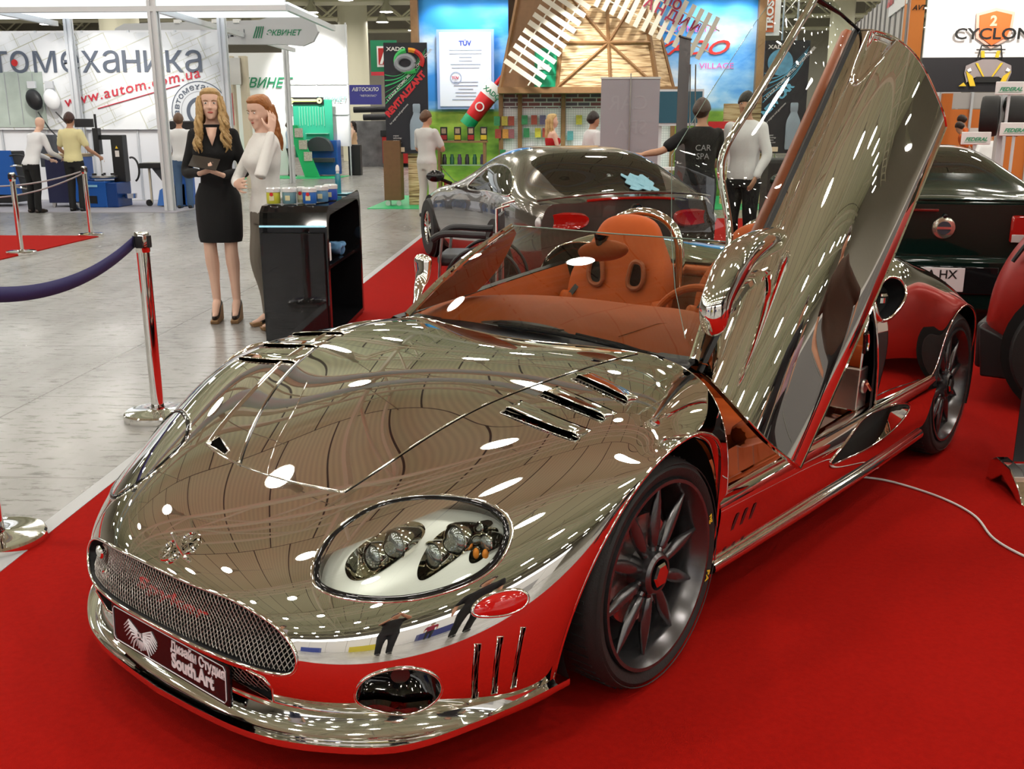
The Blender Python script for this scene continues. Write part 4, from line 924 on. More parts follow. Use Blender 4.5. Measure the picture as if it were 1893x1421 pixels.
def person(label, loc, rz, H=1.75, skin=SK1, shirt=None, trouser=None, skirt=None, shoe=(.02, .02, .02), hair=(.05, .03, .02), hstyle='short', sleeve='short', female=False, vox=.016, pose=None, heel=0, facing=True, group=None, lower_z=0, build=1.0, name='person'):
    q = dict(DEF); q.update(pose or {}); root = thing(name, label, 'person', loc, rz, group); s_ = (H - heel) / 1.75; root.scale = (s_, s_, s_)
    hz = heel / s_; root.location.z = loc[2] + heel
    lx, ly = q['lean']; top = Vector((lx * .6, ly * .6 + 0, 0)); fm = .86 if female else 1.0
    hM = Matrix.Translation(Vector((lx * .72, ly * .72 + .018, 1.635))) @ Matrix.Rotation(q['hy'], 4, 'Z') @ Matrix.Rotation(q['hp'], 4, 'X') @ Matrix.Rotation(q['hr'], 4, 'Y')
    shL = Vector((-.172 * fm, 0, 1.405)) + Vector((lx * .5, ly * .5, 0)); shR = Vector((.172 * fm, 0, 1.405)) + Vector((lx * .5, ly * .5, 0))
    tk = dict(bust=.03 if female else 0, lean=(lx, ly), hipw=(1.02 if female else 1.0) * build, shw=.88 if female else 1.03, waist=(.86 if female else 1.08) * build)
    tk0 = dict(tk); b = MB(); torso(b, **tk); head(b, hM, .9 if female else 1.05)
    ar = .84 if female else 1.05
    E_ = {}
    for k, sh in (('l', shL), ('r', shR)):
        e, w = Vector(q[k + 'e']), Vector(q[k + 'w'])
        limb(b, [sh, sh.lerp(e, .5) + Vector((0, -.005, 0)), e, e.lerp(w, .5), w], [.050 * ar, .043 * ar, .036 * ar, .036 * ar, .025 * ar])
        d = q[k + 'd'] or tuple(w - e); hand(b, w, d, q[k + 'n'], q['curl'], 1 if k == 'l' else -1)
        kn, an = Vector(q[k + 'k']), Vector(q[k + 'a']); hp_ = Vector((-.088 if k == 'l' else .088, 0, .88))
        limb(b, [hp_, hp_.lerp(kn, .5), kn, kn.lerp(an, .35) + Vector((0, -.014, 0)), kn.lerp(an, .7) + Vector((0, -.006, 0)), an], [.088, .072, .052, .055, .040, .034] if female else [.09, .078, .057, .057, .044, .038])
        fo = Vector((0, 1, 0)); tilt = -hz * .55
        limb(b, [an + Vector((0, -.035, -.045)), an + Vector((0, .03, -.035)), an + Vector((0, .10, -.060 + tilt)), an + Vector((0, .15, -.068 + tilt))], [.030, .034, .030, .018])
    fuse(b, 'body', skin, root, vox)
    if facing: face(root, hM, brow=(.25, .15, .07) if sum(hair) > .5 else (.03, .02, .015))
    mm = lambda n, c, r=.85: mat('%s_%03d_%03d_%03d' % (n, c[0] * 255, c[1] * 255, c[2] * 255), c, r, bump=.25, bscale=25)
    vc = max(vox, .010)
    if trouser:
        t = MB(); torso(t, .012, .80, .99, **tk)
        for k, sg in (('l', -1), ('r', 1)):
            kn, an = Vector(q[k + 'k']), Vector(q[k + 'a']); hp_ = Vector((.088 * sg, 0, .86))
            limb(t, [hp_, hp_.lerp(kn, .5), kn, kn.lerp(an, .5) + Vector((0, -.01, 0)), an + Vector((0, 0, -.03))], [.102, .085, .070, .064, .062])
        fuse(t, 'trousers', mm('cloth', trouser), root, vc)
    if shirt:
        t = MB(); z0 = .87 if not skirt else .95; torso(t, .013, z0, 1.487 if sleeve != 'none' else 1.36, **tk)
        for k, sh in (('l', shL), ('r', shR)):
            e, w = Vector(q[k + 'e']), Vector(q[k + 'w'])
            if sleeve == 'long': limb(t, [sh, sh.lerp(e, .5), e, e.lerp(w, .5), e.lerp(w, .93)], [.062 * ar, .056 * ar, .052 * ar, .046 * ar, .038 * ar])
            elif sleeve == 'short': limb(t, [sh, sh.lerp(e, .4), sh.lerp(e, .72)], [.064 * ar, .062 * ar, .060 * ar])
        fuse(t, 'shirt', mm('cloth', shirt), root, vc)
    if skirt:
        c, zb = skirt; t = MB(); R = []
        for z, rx, ry in ((zb, .165, .118), (zb + .04, .175, .125), (.75, .182, .130), (.86, .182, .130), (.93, .178, .126), (1.0, .148, .110), (1.03, .138, .102)):
            R.append([(rx * math.copysign(abs(math.cos(a)) ** .85, math.cos(a)), ry * math.sin(a), z) for a in np.linspace(0, 2 * PI, 32, endpoint=False)])
        t.rings(R).build('skirt', mm('cloth', c), root)
    if shoe:
        for k in 'lr':
            an = Vector(q[k + 'a']); t = MB(); tilt = -hz * .55
            if heel:
                limb(t, [an + Vector((0, -.04, -.040)), an + Vector((0, .03, -.055)), an + Vector((0, .10, -.075 + tilt)), an + Vector((0, .150, -.080 + tilt))], [.036, .036, .034, .022])
                o = t.build('shoe', mm('leather', shoe, .35), root)
                w = MB(); w.prism([(an.y - .075, -hz), (an.y + .165, -hz), (an.y + .18, -hz + .03), (an.y + .06, -hz + .045), (an.y - .03, .035), (an.y - .078, .045)], an.x - .032, an.x + .032, 'X'); w.build('wedge_sole', mat('cork', (.30, .17, .08), .7, noise_amt=.3, noise_scale=80), o, bevel=.006)
            else:
                limb(t, [an + Vector((0, -.04, -.050)), an + Vector((0, .03, -.045)), an + Vector((0, .11, -.055)), an + Vector((0, .165, -.060))], [.038, .044, .042, .028]); t.build('shoe', mm('leather', shoe, .35), root)
    if hair:
        hm = mat('hair_%03d_%03d' % (hair[0] * 255, hair[1] * 255), hair, .42, noise_amt=.35, noise_scale=35, bump=.6, bscale=60)
        t = MB(); I3 = hM
        if hstyle == 'bald': t = None
        elif hstyle == 'short':
            R = []
            g_ = .008 + vox * .45
            for k in range(11):
                a = k / 10; R.append([hM @ Vector(((.080 + g_) * math.cos(f) * math.sin(.05 + a * 1.55), -.012 + (.098 + g_) * math.sin(f) * math.sin(.05 + a * 1.55) - (.012 if math.sin(f) > .3 else 0), .026 + (.100 + g_) * math.cos(.05 + a * 1.55) - (0.045 * (1 - math.sin(f)) / 2 * a + .0))) for f in np.linspace(0, 2 * PI, 24, endpoint=False)])
            t.rings(R)
            t.ell(hM @ Vector((0, -.040, .012)), (.076 + g_ * .8, .064 + g_ * .8, .088), 16, 10)
        else:
            long_ = hstyle != 'long' and .30 or .30
            R = []
            for z, rx, y0, y1 in ((.128, .020, -.03, .02), (.120, .052, -.075, .055), (.095, .076, -.105, .080), (.06, .086, -.115, .062), (.02, .089, -.118, .030), (-.03, .090, -.115, .015), (-.08, .092, -.112, .004)):
                R.append([hM @ Vector((rx * math.cos(f), (y0 + y1) / 2 + (y1 - y0) / 2 * math.sin(f), z)) for f in np.linspace(0, 2 * PI, 24, endpoint=False)])
            t.rings(R)
        if t: fuse(t, 'hair', hm, root, max(vox * .7, .006), 3)
        if hstyle in ('curly', 'long'):
            rnd = random.Random(3); L = MB(); zz = -.34 if hstyle == 'curly' else -.30
            for i in range(46 if vox < .01 else 14):
                a = rnd.uniform(-.35, PI + .35) + PI; rx = .075 + rnd.random() * .018
                x0, y0 = rx * math.cos(a), -.045 + .075 * math.sin(a) * (1 if math.sin(a) < 0 else .55)
                ph = rnd.random() * 6; P = []; Ln = zz * rnd.uniform(.8, 1.05)
                for k in range(16):
                    u = k / 15; cr = (.018 * u if hstyle == 'curly' else .004)
                    sp = 1 + .55 * u * (1 if hstyle == 'curly' else .35)
                    P.append(hM @ Vector((x0 * sp + cr * math.cos(ph + u * 17), y0 * (1 + .1 * u) + cr * math.sin(ph + u * 17) + (.02 * u if abs(x0) > .05 else 0), .03 + (Ln - .03) * u)))
                L.tube(P, [.013, .015, .016, .017, .017, .017, .017, .017, .017, .017, .016, .016, .015, .013, .010, .004], 6)
            if hstyle == 'curly' and vox < .01:
                for i in range(30):
                    sd = 1 if i % 2 else -1; x0 = sd * (.066 + rnd.random() * .022); ph = rnd.random() * 6; P = []; Ln = -.36 * rnd.uniform(.75, 1.05); fr = rnd.uniform(.0, 1)
                    for k in range(18):
                        u = k / 17; cr = .004 + .017 * u
                        P.append(hM @ Vector((x0 * (1 + .45 * u) + cr * math.cos(ph + u * 18), -.02 + .05 * fr + (.085 + .03 * fr) * min(1, u * 1.6) + cr * math.sin(ph + u * 18), .06 + (Ln - .06) * u)))
                    L.tube(P, [.010] + [.0145] * 15 + [.009, .003], 6)
                c = hM @ Vector((0, .098, -.25)); MB().add([hM @ Vector(q) for q in ((-.042, .098, -.175), (.042, .098, -.175), (.03, .128, -.235), (.0, .152, -.315), (-.03, .128, -.235))], [(0, 1, 2, 3, 4)]).build('neckline', skin, root, fix=False, thick=.006)
            L.build('hair_locks', hm, root)
    return root
W_ = (.78, .78, .78); WS = (.72, .73, .76)
person('blonde woman with long curls in a black skirt suit holding a leaflet', (-2.67, 7.74, 0), math.radians(188), 1.80, SK1, (.006, .006, .007), None, ((.006, .006, .007), .565), (.02, .012, .01), (.42, .27, .11), 'curly', 'long', True, .0068,
    dict(re=(.225, .02, 1.12), rw=(.075, .255, 1.115), rd=(-.8, .35, .25), rn=(.1, -.3, 1), le=(-.225, .0, 1.12), lw=(-.10, .245, 1.10), ld=(.7, .4, .3), ln=(-.1, -.3, 1), curl=.75, hy=.12, lk=(-.078, .02, .49), la=(-.085, -.02, .09), rk=(.085, .02, .49), ra=(.075, -.02, .09)), heel=.09)
tag(MB().prism([(-.10, -.07), (.10, -.08), (.11, .07), (-.09, .08)], 0, .004, 'Z').build('leaflet', mat('dark_leaflet', (.03, .025, .02), .3), None, smooth=False), 'dark open leaflet held by the blonde woman in black', 'leaflet')
lf = C.objects['leaflet']; lf.location = (-2.66, 7.45, 1.26); lf.rotation_euler = (.55, .15, .2)
person('ginger haired woman in white blouse and grey trousers touching her hair', (-2.22, 7.52, 0), math.radians(130), 1.74, SK1, (.74, .73, .71), (.16, .14, .115), None, (.01, .01, .01), (.34, .13, .035), 'long', 'long', True, .0068,
    dict(re=(.19, .15, 1.13), rw=(-.07, .265, 1.11), rd=(-1, .0, .1), rn=(0, -1, 0), le=(-.25, .15, 1.17), lw=(-.165, .0, 1.49), ld=(.25, -.25, 1), ln=(.9, .2, .2), curl=.22, hy=.35, hp=-.22, lk=(-.09, .03, .5), rk=(.10, .05, .5)), heel=.02)
person('bald man in white shirt and black trousers bending over the workbench', (-9.72, 18.15, 0), math.radians(-25), 1.72, SK1, WS, (.008, .008, .009), None, (.03, .02, .015), (.5, .48, .45), 'bald', 'long', vox=.02, facing=False, build=1.08, pose=dict(lean=(.05, .35), re=(.27, .25, 1.12), rw=(.20, .52, 1.0), le=(-.26, .25, 1.12), lw=(-.1, .5, .98), hp=-.4))
person('man in pale yellow t-shirt standing with his back turned at the workbench', (-9.05, 18.45, 0), math.radians(-5), 1.80, SK2, (.72, .66, .36), (.012, .012, .013), None, (.01, .01, .01), (.045, .015, .01), 'short', 'short', vox=.02, facing=False, pose=dict(re=(.28, .04, 1.12), rw=(.36, .26, .98), le=(-.27, .04, 1.12), lw=(-.24, .28, .98)))
person('man in white polo and blue jeans seen from behind by the black screen', (-7.28, 19.2, 0), math.radians(8), 1.79, SK2, W_, (.07, .13, .24), None, (.01, .01, .01), (.12, .06, .03), 'short', 'short', vox=.02, facing=False, pose=dict(re=(.27, .1, 1.14), rw=(.2, .33, 1.08), le=(-.27, .06, 1.13), lw=(-.25, .3, 1.0)))
person('man in white shirt mostly hidden behind the blonde woman', (-6.05, 17.9, 0), math.radians(-60), 1.79, SK2, W_, (.012, .012, .02), None, (.02, .01, .01), (.03, .02, .015), 'short', 'long', vox=.022, facing=False)
person('attendant in pale blue shirt beside the green leaflet rack', (-8.75, 32.6, 0), math.radians(-70), 1.72, SK2, (.45, .52, .68), (.008, .008, .009), None, (.01, .01, .01), (.05, .03, .02), 'short', 'short', vox=.03, facing=False)
person('dark haired woman in beige dress carrying a metallic handbag', (-7.45, 36.6, 0), math.radians(80), 1.78, SK1, (.52, .34, .20), None, ((.52, .34, .20), .50), (.35, .12, .05), (.02, .01, .01), 'long', 'none', True, .03, heel=.08, facing=False)
person('man in pale grey shirt and trousers with folded arms watching the cars', (-2.28, 17.4, 0), math.radians(-30), 1.80, SK2, (.56, .56, .55), (.52, .51, .47), None, (.02, .02, .02), (.10, .045, .02), 'short', 'short', vox=.018, facing=True, build=1.08, pose=dict(re=(.26, .12, 1.12), rw=(.02, .24, 1.15), rd=(-1, 0, 0), le=(-.26, .1, 1.12), lw=(.0, .22, 1.12), ld=(1, 0, 0), hy=-.5))
person('blonde hostess in a red strapless dress by the pegboard', (-.12, 17.4, 0), math.radians(-75), 1.74, SK1, (.42, .01, .012), None, ((.42, .01, .012), .5), (.3, .02, .02), (.55, .38, .16), 'long', 'none', True, .018, heel=.08, pose=dict(re=(.2, .1, 1.12), rw=(.12, .34, 1.12)))
person('man in white t-shirt facing the pegboard wall', (.55, 16.6, 0), math.radians(-65), 1.76, SK2, (.72, .71, .72), (.05, .06, .09), None, (.02, .02, .02), (.02, .012, .01), 'short', 'short', vox=.018, facing=True, hair=(.02, .012, .01)) if False else person('man in white t-shirt facing the pegboard wall', (.55, 16.6, 0), math.radians(-65), 1.76, SK2, (.72, .71, .72), (.05, .06, .09), vox=.018, hair=(.02, .012, .01))
pb = person('man in black t-shirt resting one hand on the grey coupe roof', (1.52, 10.9, 0), math.radians(10), 1.80, SK2, (.008, .008, .009), (.03, .035, .05), vox=.014, facing=False, hair=(.05, .03, .025), pose=dict(le=(-.42, -.02, 1.24), lw=(-.64, -.06, 1.20), ld=(-1, -.1, .12), ln=(0, .1, -1), re=(.25, .12, 1.13), rw=(.12, .28, 1.0), hy=-.6))
mm_ = mat('shirt_print', (.32, .32, .33), .8)
for i, (t_, sz) in enumerate((('CAR', .085), ('SPA', .085))):
    text(t_, 'back_print', mm_, pb, frame_m((-.02, -.132, 1.24 - i * .085), (1, 0, 0), (0, 0, 1)), sz, align='CENTER')
person('dark haired man in open white shirt looking left', (2.06, 11.3, 0), math.radians(145), 1.88, SK2, (.76, .76, .77), (.010, .010, .012), sleeve='long', vox=.011, hair=(.012, .008, .006), pose=dict(hy=.15, le=(-.25, .02, 1.13), lw=(-.20, .14, .92), re=(.27, -.05, 1.12), rw=(.26, .0, .9)))
person('visitor in orange t-shirt leaning behind the tyre display', (9.55, 24, 0), math.radians(60), 1.78, SK2, (.70, .13, .015), (.05, .05, .06), vox=.03, facing=False, hair=(.03, .015, .01), pose=dict(lean=(0, .3), hp=-.4))
person('second orange shirted visitor sitting low beside the first', (9.25, 23.2, 0), math.radians(60), 1.62, SK2, (.68, .12, .015), (.05, .05, .06), vox=.03, facing=False, hair=(.03, .012, .01), pose=dict(lean=(0, .4), hp=-.4))
person('visitor in white shirt bent down behind the tyre signs', (8.0, 19.2, 0), math.radians(-20), 1.50, SK2, W_, (.05, .05, .06), vox=.03, facing=False, hair=(.03, .02, .015), pose=dict(lean=(0, .4), hp=-.4))
# people who stand behind the photographer and show only in the chrome
person('photographer in dark clothes reflected in the polished bodywork', (-.05, -.45, 0), 0, 1.78, SK2, (.012, .012, .015), (.015, .016, .02), vox=.025, facing=False, pose=dict(re=(.22, .12, 1.35), rw=(.05, .22, 1.55), le=(-.22, .12, 1.35), lw=(-.05, .22, 1.52)))
person('tall visitor in black reflected in the front wing', (1.15, -.3, 0), .3, 1.85, SK2, (.01, .01, .012), (.012, .012, .014), vox=.025, facing=False)
person('visitor in grey shirt and dark jeans reflected in the nose', (-2.6, -.2, 0), -.3, 1.78, SK2, (.35, .33, .36), (.02, .025, .05), vox=.025, facing=False)
person('visitor in maroon shirt far behind the photographer', (2.6, -5.5, 0), .3, 1.75, SK2, (.25, .02, .05), (.03, .03, .04), vox=.03, facing=False)
person('visitor in a mauve shirt reflected in the raised door', (4.3, .6, 0), .9, 1.80, SK2, (.30, .20, .24), (.012, .012, .014), vox=.025, facing=False)
person('visitor all in black standing nearest the raised door', (2.35, 1.45, 0), .8, 1.82, SK2, (.01, .01, .012), (.012, .012, .014), vox=.025, facing=False)
person('second visitor in black with a brown bag colour jacket by the raised door', (3.0, 2.35, 0), 1.0, 1.76, SK2, (.05, .025, .015), (.012, .012, .014), vox=.025, facing=False)
# ------------------------------------------------------------------ generic modern car body for the neighbours
def car_body(root, st, paint, windows, L, lam=(1, .6, 31, 40), nu=150, nv=121, bottomdark=True):
    """st: stations (x, half width, z bottom, z shoulder, z top, roof half width) from front to rear; returns surface and skin"""
    net = []
    prof = lambda x, w, zb, zs, zt, rw: [(x, 0, zt), (x, rw * .55, zt - .012), (x, rw * .9, zt - .045), (x, rw * 1.0 + (w - rw) * .45, (zt * .5 + zs * .5)), (x, w * .955, zs), (x, w, zs - .13), (x, w * .995, (zs + zb) / 2 - .03), (x, w * .97, zb + .10), (x, w * .93, zb)]
    cols = [prof(*s) for s in st]
    net = [[cols[j][i] for j in range(len(cols))] for i in range(9)]
    S = Surf(net, lam=lam); sg = 1 if S.nrm(0, .5)[0][2] > 0 else -1; k = Skin(S, nv, nu)
    out = []
    for nm, poly, m, off_ in windows:
        key = k.cut(poly); out.append((nm, poly, m, off_, key))
    b = k.build('body', paint, root, flip=sg < 0)
    for nm, poly, m, off_, key in out:
        if m is not None: k.build(nm, m, root, uv=key[0], f=key[1], off=off_ * sg, flip=sg < 0)
        else: pass
    return S, sg, k
def rear_cap(root, S, u, m, name):
    P = S.at(np.linspace(-1, 1, 61), np.full(61, u)); G = [[Vector(q) for q in P], [Vector((q[0], q[1] * .9, q[2] * .96 + .02)) for q in P], [Vector((q[0], 0, .5)) for q in P]]
    return MB().grid(G).build(name, m, root, fix=False, ang=0)
def simple_wheel(root, x, y, R_, m, s_, lbl=None, spokes=5):
    w = MB().lathe([(.19, .0), (.205, -.015), (R_ - .02, -.012), (R_, .02), (R_, .19), (R_ - .02, .21), (.19, .21)], 40, ax='Y', cap=False)
    if s_ > 0: w.v = [(a, -b, c) for a, b, c in w.v]
    o = w.build('tyre', RUBBER, root, loc=(x, y, R_))
    w = MB().lathe([(.205, -.004), (.190, .0), (.18, .03), (.175, .16)], 40, ax='Y', cap=False); w.lathe([(.0001, -.0), (.035, -.0), (.04, .03)], 16, ax='Y', cap=False)
    for i in range(spokes):
        a = 2 * PI * i / spokes + .3
        for da in (-.10, .10): w.tube([(.03 * math.cos(a), .01, .03 * math.sin(a)), (.19 * math.cos(a + da), .008, .19 * math.sin(a + da))], [.016, .012], 6)
    if s_ > 0: w.v = [(a, -b, c) for a, b, c in w.v]
    w.build('rim', m, o)
    w = MB().lathe([(.0001, .14), (.18, .14)], 24, ax='Y', cap=False)
    if s_ > 0: w.v = [(a, -b, c) for a, b, c in w.v]
    w.build('brake_backing', DARKV, o)
GREYP = mat('dark_grey_metallic_paint', (.16, .145, .125), .16, .7, .5, coat=1, noise_amt=.03, noise_scale=300)
GLASSD = mat('dark_tinted_glass', (.016, .014, .010), .015, 0, .75)
TAIL = mat('tail_lamp_red', (.30, .006, .004), .06, 0, .6, emit=.04, ecol=(.8, .02, .01), coat=1)
# grey coupe: local x forward; origin at the middle of the tail, on the ground
cp = thing('coupe', 'dark metallic grey coupe seen from the rear behind the chrome roadster', 'car', (.66, 8.78, .012), math.radians(111))
st = [(4.62, .45, .35, .52, .56, .3), (4.55, .72, .22, .58, .62, .45), (4.3, .86, .18, .66, .71, .6), (3.95, .92, .17, .73, .80, .66), (3.5, .945, .17, .80, .90, .66), (3.05, .93, .17, .85, .98, .62), (2.75, .93, .17, .88, 1.06, .60), (2.4, .93, .17, .90, 1.20, .60), (2.0, .935, .17, .92, 1.30, .61), (1.6, .95, .17, .935, 1.33, .62), (1.2, .965, .17, .94, 1.31, .62), (.85, .965, .17, .935, 1.22, .62), (.62, .955, .17, .93, 1.10, .62), (.42, .94, .18, .91, .955, .62), (.2, .90, .20, .88, .925, .64), (.05, .84, .23, .83, .90, .62)]
def upoly(S_, pts): return smooth_poly(pts, 60)
_cs = [[(0, 0), (1, 0)], ]
REARW = smooth_poly([(0, .79), (.15, .791), (.29, .793), (.37, .80), (.39, .825), (.365, .87), (.325, .92), (.25, .95), (.12, .955), (0, .956), (-.12, .955), (-.25, .95), (-.325, .92), (-.365, .87), (-.39, .825), (-.37, .80), (-.29, .793), (-.15, .791)], 90)
def side(s_): return smooth_poly([(s_ * v, u) for v, u in ((.475, .405), (.36, .445), (.315, .50), (.32, .56), (.36, .61), (.43, .645), (.485, .64), (.49, .56), (.49, .47))], 60)
side1 = lambda s_: smooth_poly([(s_ * v, u) for v, u in ((.60, .56), (.535, .58), (.48, .635), (.465, .70), (.475, .77), (.52, .83), (.585, .865), (.605, .82), (.605, .70))], 60)
S1, sg1, k1 = car_body(cp, st, GREYP, [('rear_window', REARW, GLASSD, .0), ('side_window', side1(1), GLASSD, .0), ('side_window', side1(-1), GLASSD, .0)], 4.6, lam=(1, .6, 31, 40))
rear_cap(cp, S1, 1, GREYP, 'tail_panel')
MB().grid([[Vector(q) for q in S1.at(np.full(41, 1.0) * 0 + v, np.linspace(.0, .01, 41))] for v in (0, .1)]) if False else None
for s_ in (1, -1):
    simple_wheel(cp, 3.72, .955 * s_, .345, CHROME2, s_); simple_wheel(cp, .98, .968 * s_, .345, CHROME2, s_)
    for xc in (3.72, .98):
        mb = MB().lathe([(.0001, 0), (.385, 0)], 36, ax='Y', cap=False); mb.v = [(a, (.972 if xc < 2 else .958) * s_ + b, c) for a, b, c in mb.v]
        mb.build('wheel_arch', DARKV, cp, fix=False, loc=(xc, -.030 * s_, .345))
    mb = MB(); R = []
    for t in np.linspace(0, 1, 9):
        R.append([(.055 - .02 * abs(math.cos(a)) + .17 * t ** 2, (.50 + .30 * t + .0 * math.cos(a)) * s_, .70 + .075 * math.sin(a) * (1 - .35 * t) + .02 * t) for a in np.linspace(0, 2 * PI, 14, endpoint=False)])
    mb = MB(); e = smooth_poly([(.42, .755), (.44, .67), (.55, .64), (.70, .645), (.84, .68), (.86, .74), (.76, .785), (.55, .79)], 36)
    ln = MB().add([(.035 + (abs(a) > .6) * (a - .6) * .42 - .0, a * s_, b) for a, b in e] + [(-.005 + (abs(a) > .6) * (a - .6) * .40, .02 * s_ + a * .97 * s_, .715 + (b - .715) * .8) for a, b in e] + [(-.012 + .03, .64 * s_, .715)], [(i, (i + 1) % 36, 36 + (i + 1) % 36, 36 + i) for i in range(36)] + [(36 + i, 36 + (i + 1) % 36, 72) for i in range(36)]).build('tail_lamp', TAIL, cp, ang=1)
    MB().ell((.10, .845 * s_, .70), (.045, .035, .055), 12, 8).build('reverse_lens', mat('clear_lens', (.6, .6, .6), .1, .3), ln)
    mp = MB().ell((2.88, 1.06 * s_, .985), (.06, .105, .065), 16, 10).build('door_mirror', GLOSSB, cp); MB().tube([(2.88, 1.0 * s_, .95), (2.86, .88 * s_, .90)], .02, 8).build('mirror_arm', GLOSSB, mp)
    MB().tube([Vector(q) for q in S1.at([q[0] for q in side1(s_)], [q[1] for q in side1(s_)])], .009, 8, closed=True).build('window_trim', GREYP if s_ < 0 else CHROME2, cp)
    MB().tube([(.012, .25 * s_, .30), (.0, .42 * s_, .30), (.02, .60 * s_, .31)], .03, 10).build('exhaust_trim', CHROME2, cp)
mb = MB().lathe([(.0001, .0), (.045, .0), (.05, -.01)], 24, ax='X', cap=False); o = mb.build('tail_badge', CHROME2, cp, loc=(.028, -.06, .80)); MB().lathe([(.0001, .001), (.03, .001)], 20, ax='X', cap=False).build('badge_centre', mat('badge_blue', (.05, .07, .12), .3), o, fix=False).location = (-.012, 0, 0)
MB().tube(spline([(.052, -.42, .885), (.035, -.2, .90), (.030, 0, .903), (.035, .2, .90), (.052, .42, .885)], 30), .012, 8).build('high_brake_lamp', TAIL, cp)
MB().tube(spline([(.16, -.84, .89), (.05, -.6, .925), (.015, -.3, .945), (.01, 0, .95), (.015, .3, .945), (.05, .6, .925), (.16, .84, .89)], 40), [.012] * 40, 8).build('tail_spoiler', GREYP, cp)
MB().add([(.03, -.26, .40), (.03, .26, .40), (.03, .26, .52), (.03, -.26, .52)], [(0, 1, 2, 3)]).build('plate_recess', GLOSSB, cp, fix=False)
# blue cloth on the coupe's rear window
G = [];
for i in range(14):
    row = []
    for j in range(18):
        v = -.26 + (i / 13) * .17 + .010 * math.sin(j * .9); u = .885 + (j / 17) * .055 + .005 * math.sin(i * 1.3)
        n_ = Vector(S1.nrm(v, u)[0]) * sg1; h = .012 + .016 * abs(math.sin(i * .8 + j * .5)) * math.sin(PI * i / 13); row.append(Vector(S1.at(v, u)[0]) + n_ * h)
    G.append(row)
M4 = Matrix.Translation((.66, 8.78, .012)) @ Matrix.Rotation(math.radians(111), 4, 'Z')
tag(MB().grid([[M4 @ q for q in r] for r in G]).build('cleaning_cloth', mat('pale_blue_cloth', (.22, .42, .50), .9, bump=.5, bscale=60), None, fix=False, thick=.006), 'crumpled pale blue cleaning cloth lying on the coupe rear window', 'cloth')
# dark green-black saloon at right, square tail towards the camera
GREENP = mat('black_green_paint', (.004, .014, .011), .10, .1, .4, coat=.35)
ns = thing('saloon', 'black green sports coupe with square red tail lamps and white plate', 'car', (2.76, 7.24, .012), math.radians(80))
st2 = [(4.6, .6, .35, .62, .66, .4), (4.5, .8, .22, .68, .74, .6), (4.1, .89, .18, .76, .84, .65), (3.5, .92, .18, .85, .95, .66), (3.0, .92, .18, .89, 1.04, .62), (2.6, .92, .18, .92, 1.24, .58), (2.2, .92, .18, .94, 1.34, .57), (1.8, .92, .18, .955, 1.355, .57), (1.4, .93, .18, .97, 1.31, .57), (1.0, .94, .18, .985, 1.17, .60), (.7, .935, .18, .985, 1.05, .66), (.4, .93, .2, .98, 1.015, .70), (.12, .92, .24, .975, 1.01, .72), (.02, .90, .30, .94, .985, .72)]
RW2 = smooth_poly([(0, .56), (.16, .562), (.245, .58), (.30, .65), (.35, .745), (.33, .785), (.15, .80), (0, .803), (-.15, .80), (-.33, .785), (-.35, .745), (-.30, .65), (-.245, .58), (-.16, .562)], 90)
S2, sg2, k2_ = car_body(ns, st2, GREENP, [('rear_window', RW2, GLASSD, 0), ('side_window', side(1), GLASSD, 0), ('side_window', side(-1), GLASSD, 0)], 4.6)
MB().prism([(-.90, .55), (-.90, .93), (-.72, .985), (.72, .985), (.90, .93), (.90, .55)], .0, .05, 'X').build('tail_panel', GREENP, ns, bevel=.02, ang=.5)
MB().prism([(-.93, .20), (-.95, .45), (-.92, .60), (.92, .60), (.95, .45), (.93, .20)], -.10, .10, 'X').build('rear_bumper', GREENP, ns, bevel=.035, ang=.5)
MB().box((-.105, 0, .44), (.02, .75, .20)).build('plate_recess', GLOSSB, ns, bevel=.02)
pl = MB().box((-.122, .02, .445), (.008, .34, .17)).build('number_plate', mat('plate_white', (.72, .70, .72), .4), ns, smooth=False, bevel=.004)
INK = mat('black_print', (.01, .01, .01), .5)
for t_, y, z, sz in (('AA HX', .16, .455, .085), ('0883', .13, .375, .085)): text(t_, 'plate_lettering', INK, pl, frame_m((-.1275, y, z), (0, -1, 0), (0, 0, 1)), sz, bold=.001)
for s_ in (1, -1):
    tl = MB().box((-.006, -.66 * s_, .80), (.03, .44, .19)).build('tail_lamp', TAIL, ns, bevel=.015)
    MB().box((-.024, (-.50) * s_, .735), (.006, .10, .055)).build('reverse_lens', mat('clear_lens', (.6, .6, .6), .1, .3), tl, bevel=.004)
    for y in (.56, .67, .78): MB().box((-.0225, -y * s_, .80), (.006, .006, .18)).build('lamp_divider', mat('dark_red', (.12, .004, .003), .2), tl)
    simple_wheel(ns, 3.7, .90 * s_, .33, GREYMET, s_); simple_wheel(ns, .95, .91 * s_, .33, GREYMET, s_)
    mb = MB().ell((2.9, 1.03 * s_, .98), (.07, .11, .07), 14, 8).build('door_mirror', GREENP, ns)
em = MB().lathe([(.0001, -.012), (.05, -.012), (.075, -.006), (.08, .004)], 32, ax='X', cap=False).build('tail_emblem', mat('cream_chrome', (.75, .72, .62), .12, .9), ns, loc=(-.008, .0, .80))
MB().lathe([(.0001, -.016), (.047, -.016)], 28, ax='X', cap=False).build('emblem_centre', mat('emblem_dark', (.04, .045, .06), .3), em, fix=False)
MB().box((-.018, 0, 0), (.006, .10, .018)).build('emblem_bar', CHROME2, em); MB().ell((-.012, 0, .085), (.012, .016, .016), 10, 8).build('lock', GLOSSB, em)
MB().box((-.03, .18, .925), (.03, .26, .018)).build('high_brake_lamp', mat('dark_red', (.12, .004, .003), .2), ns, bevel=.004)
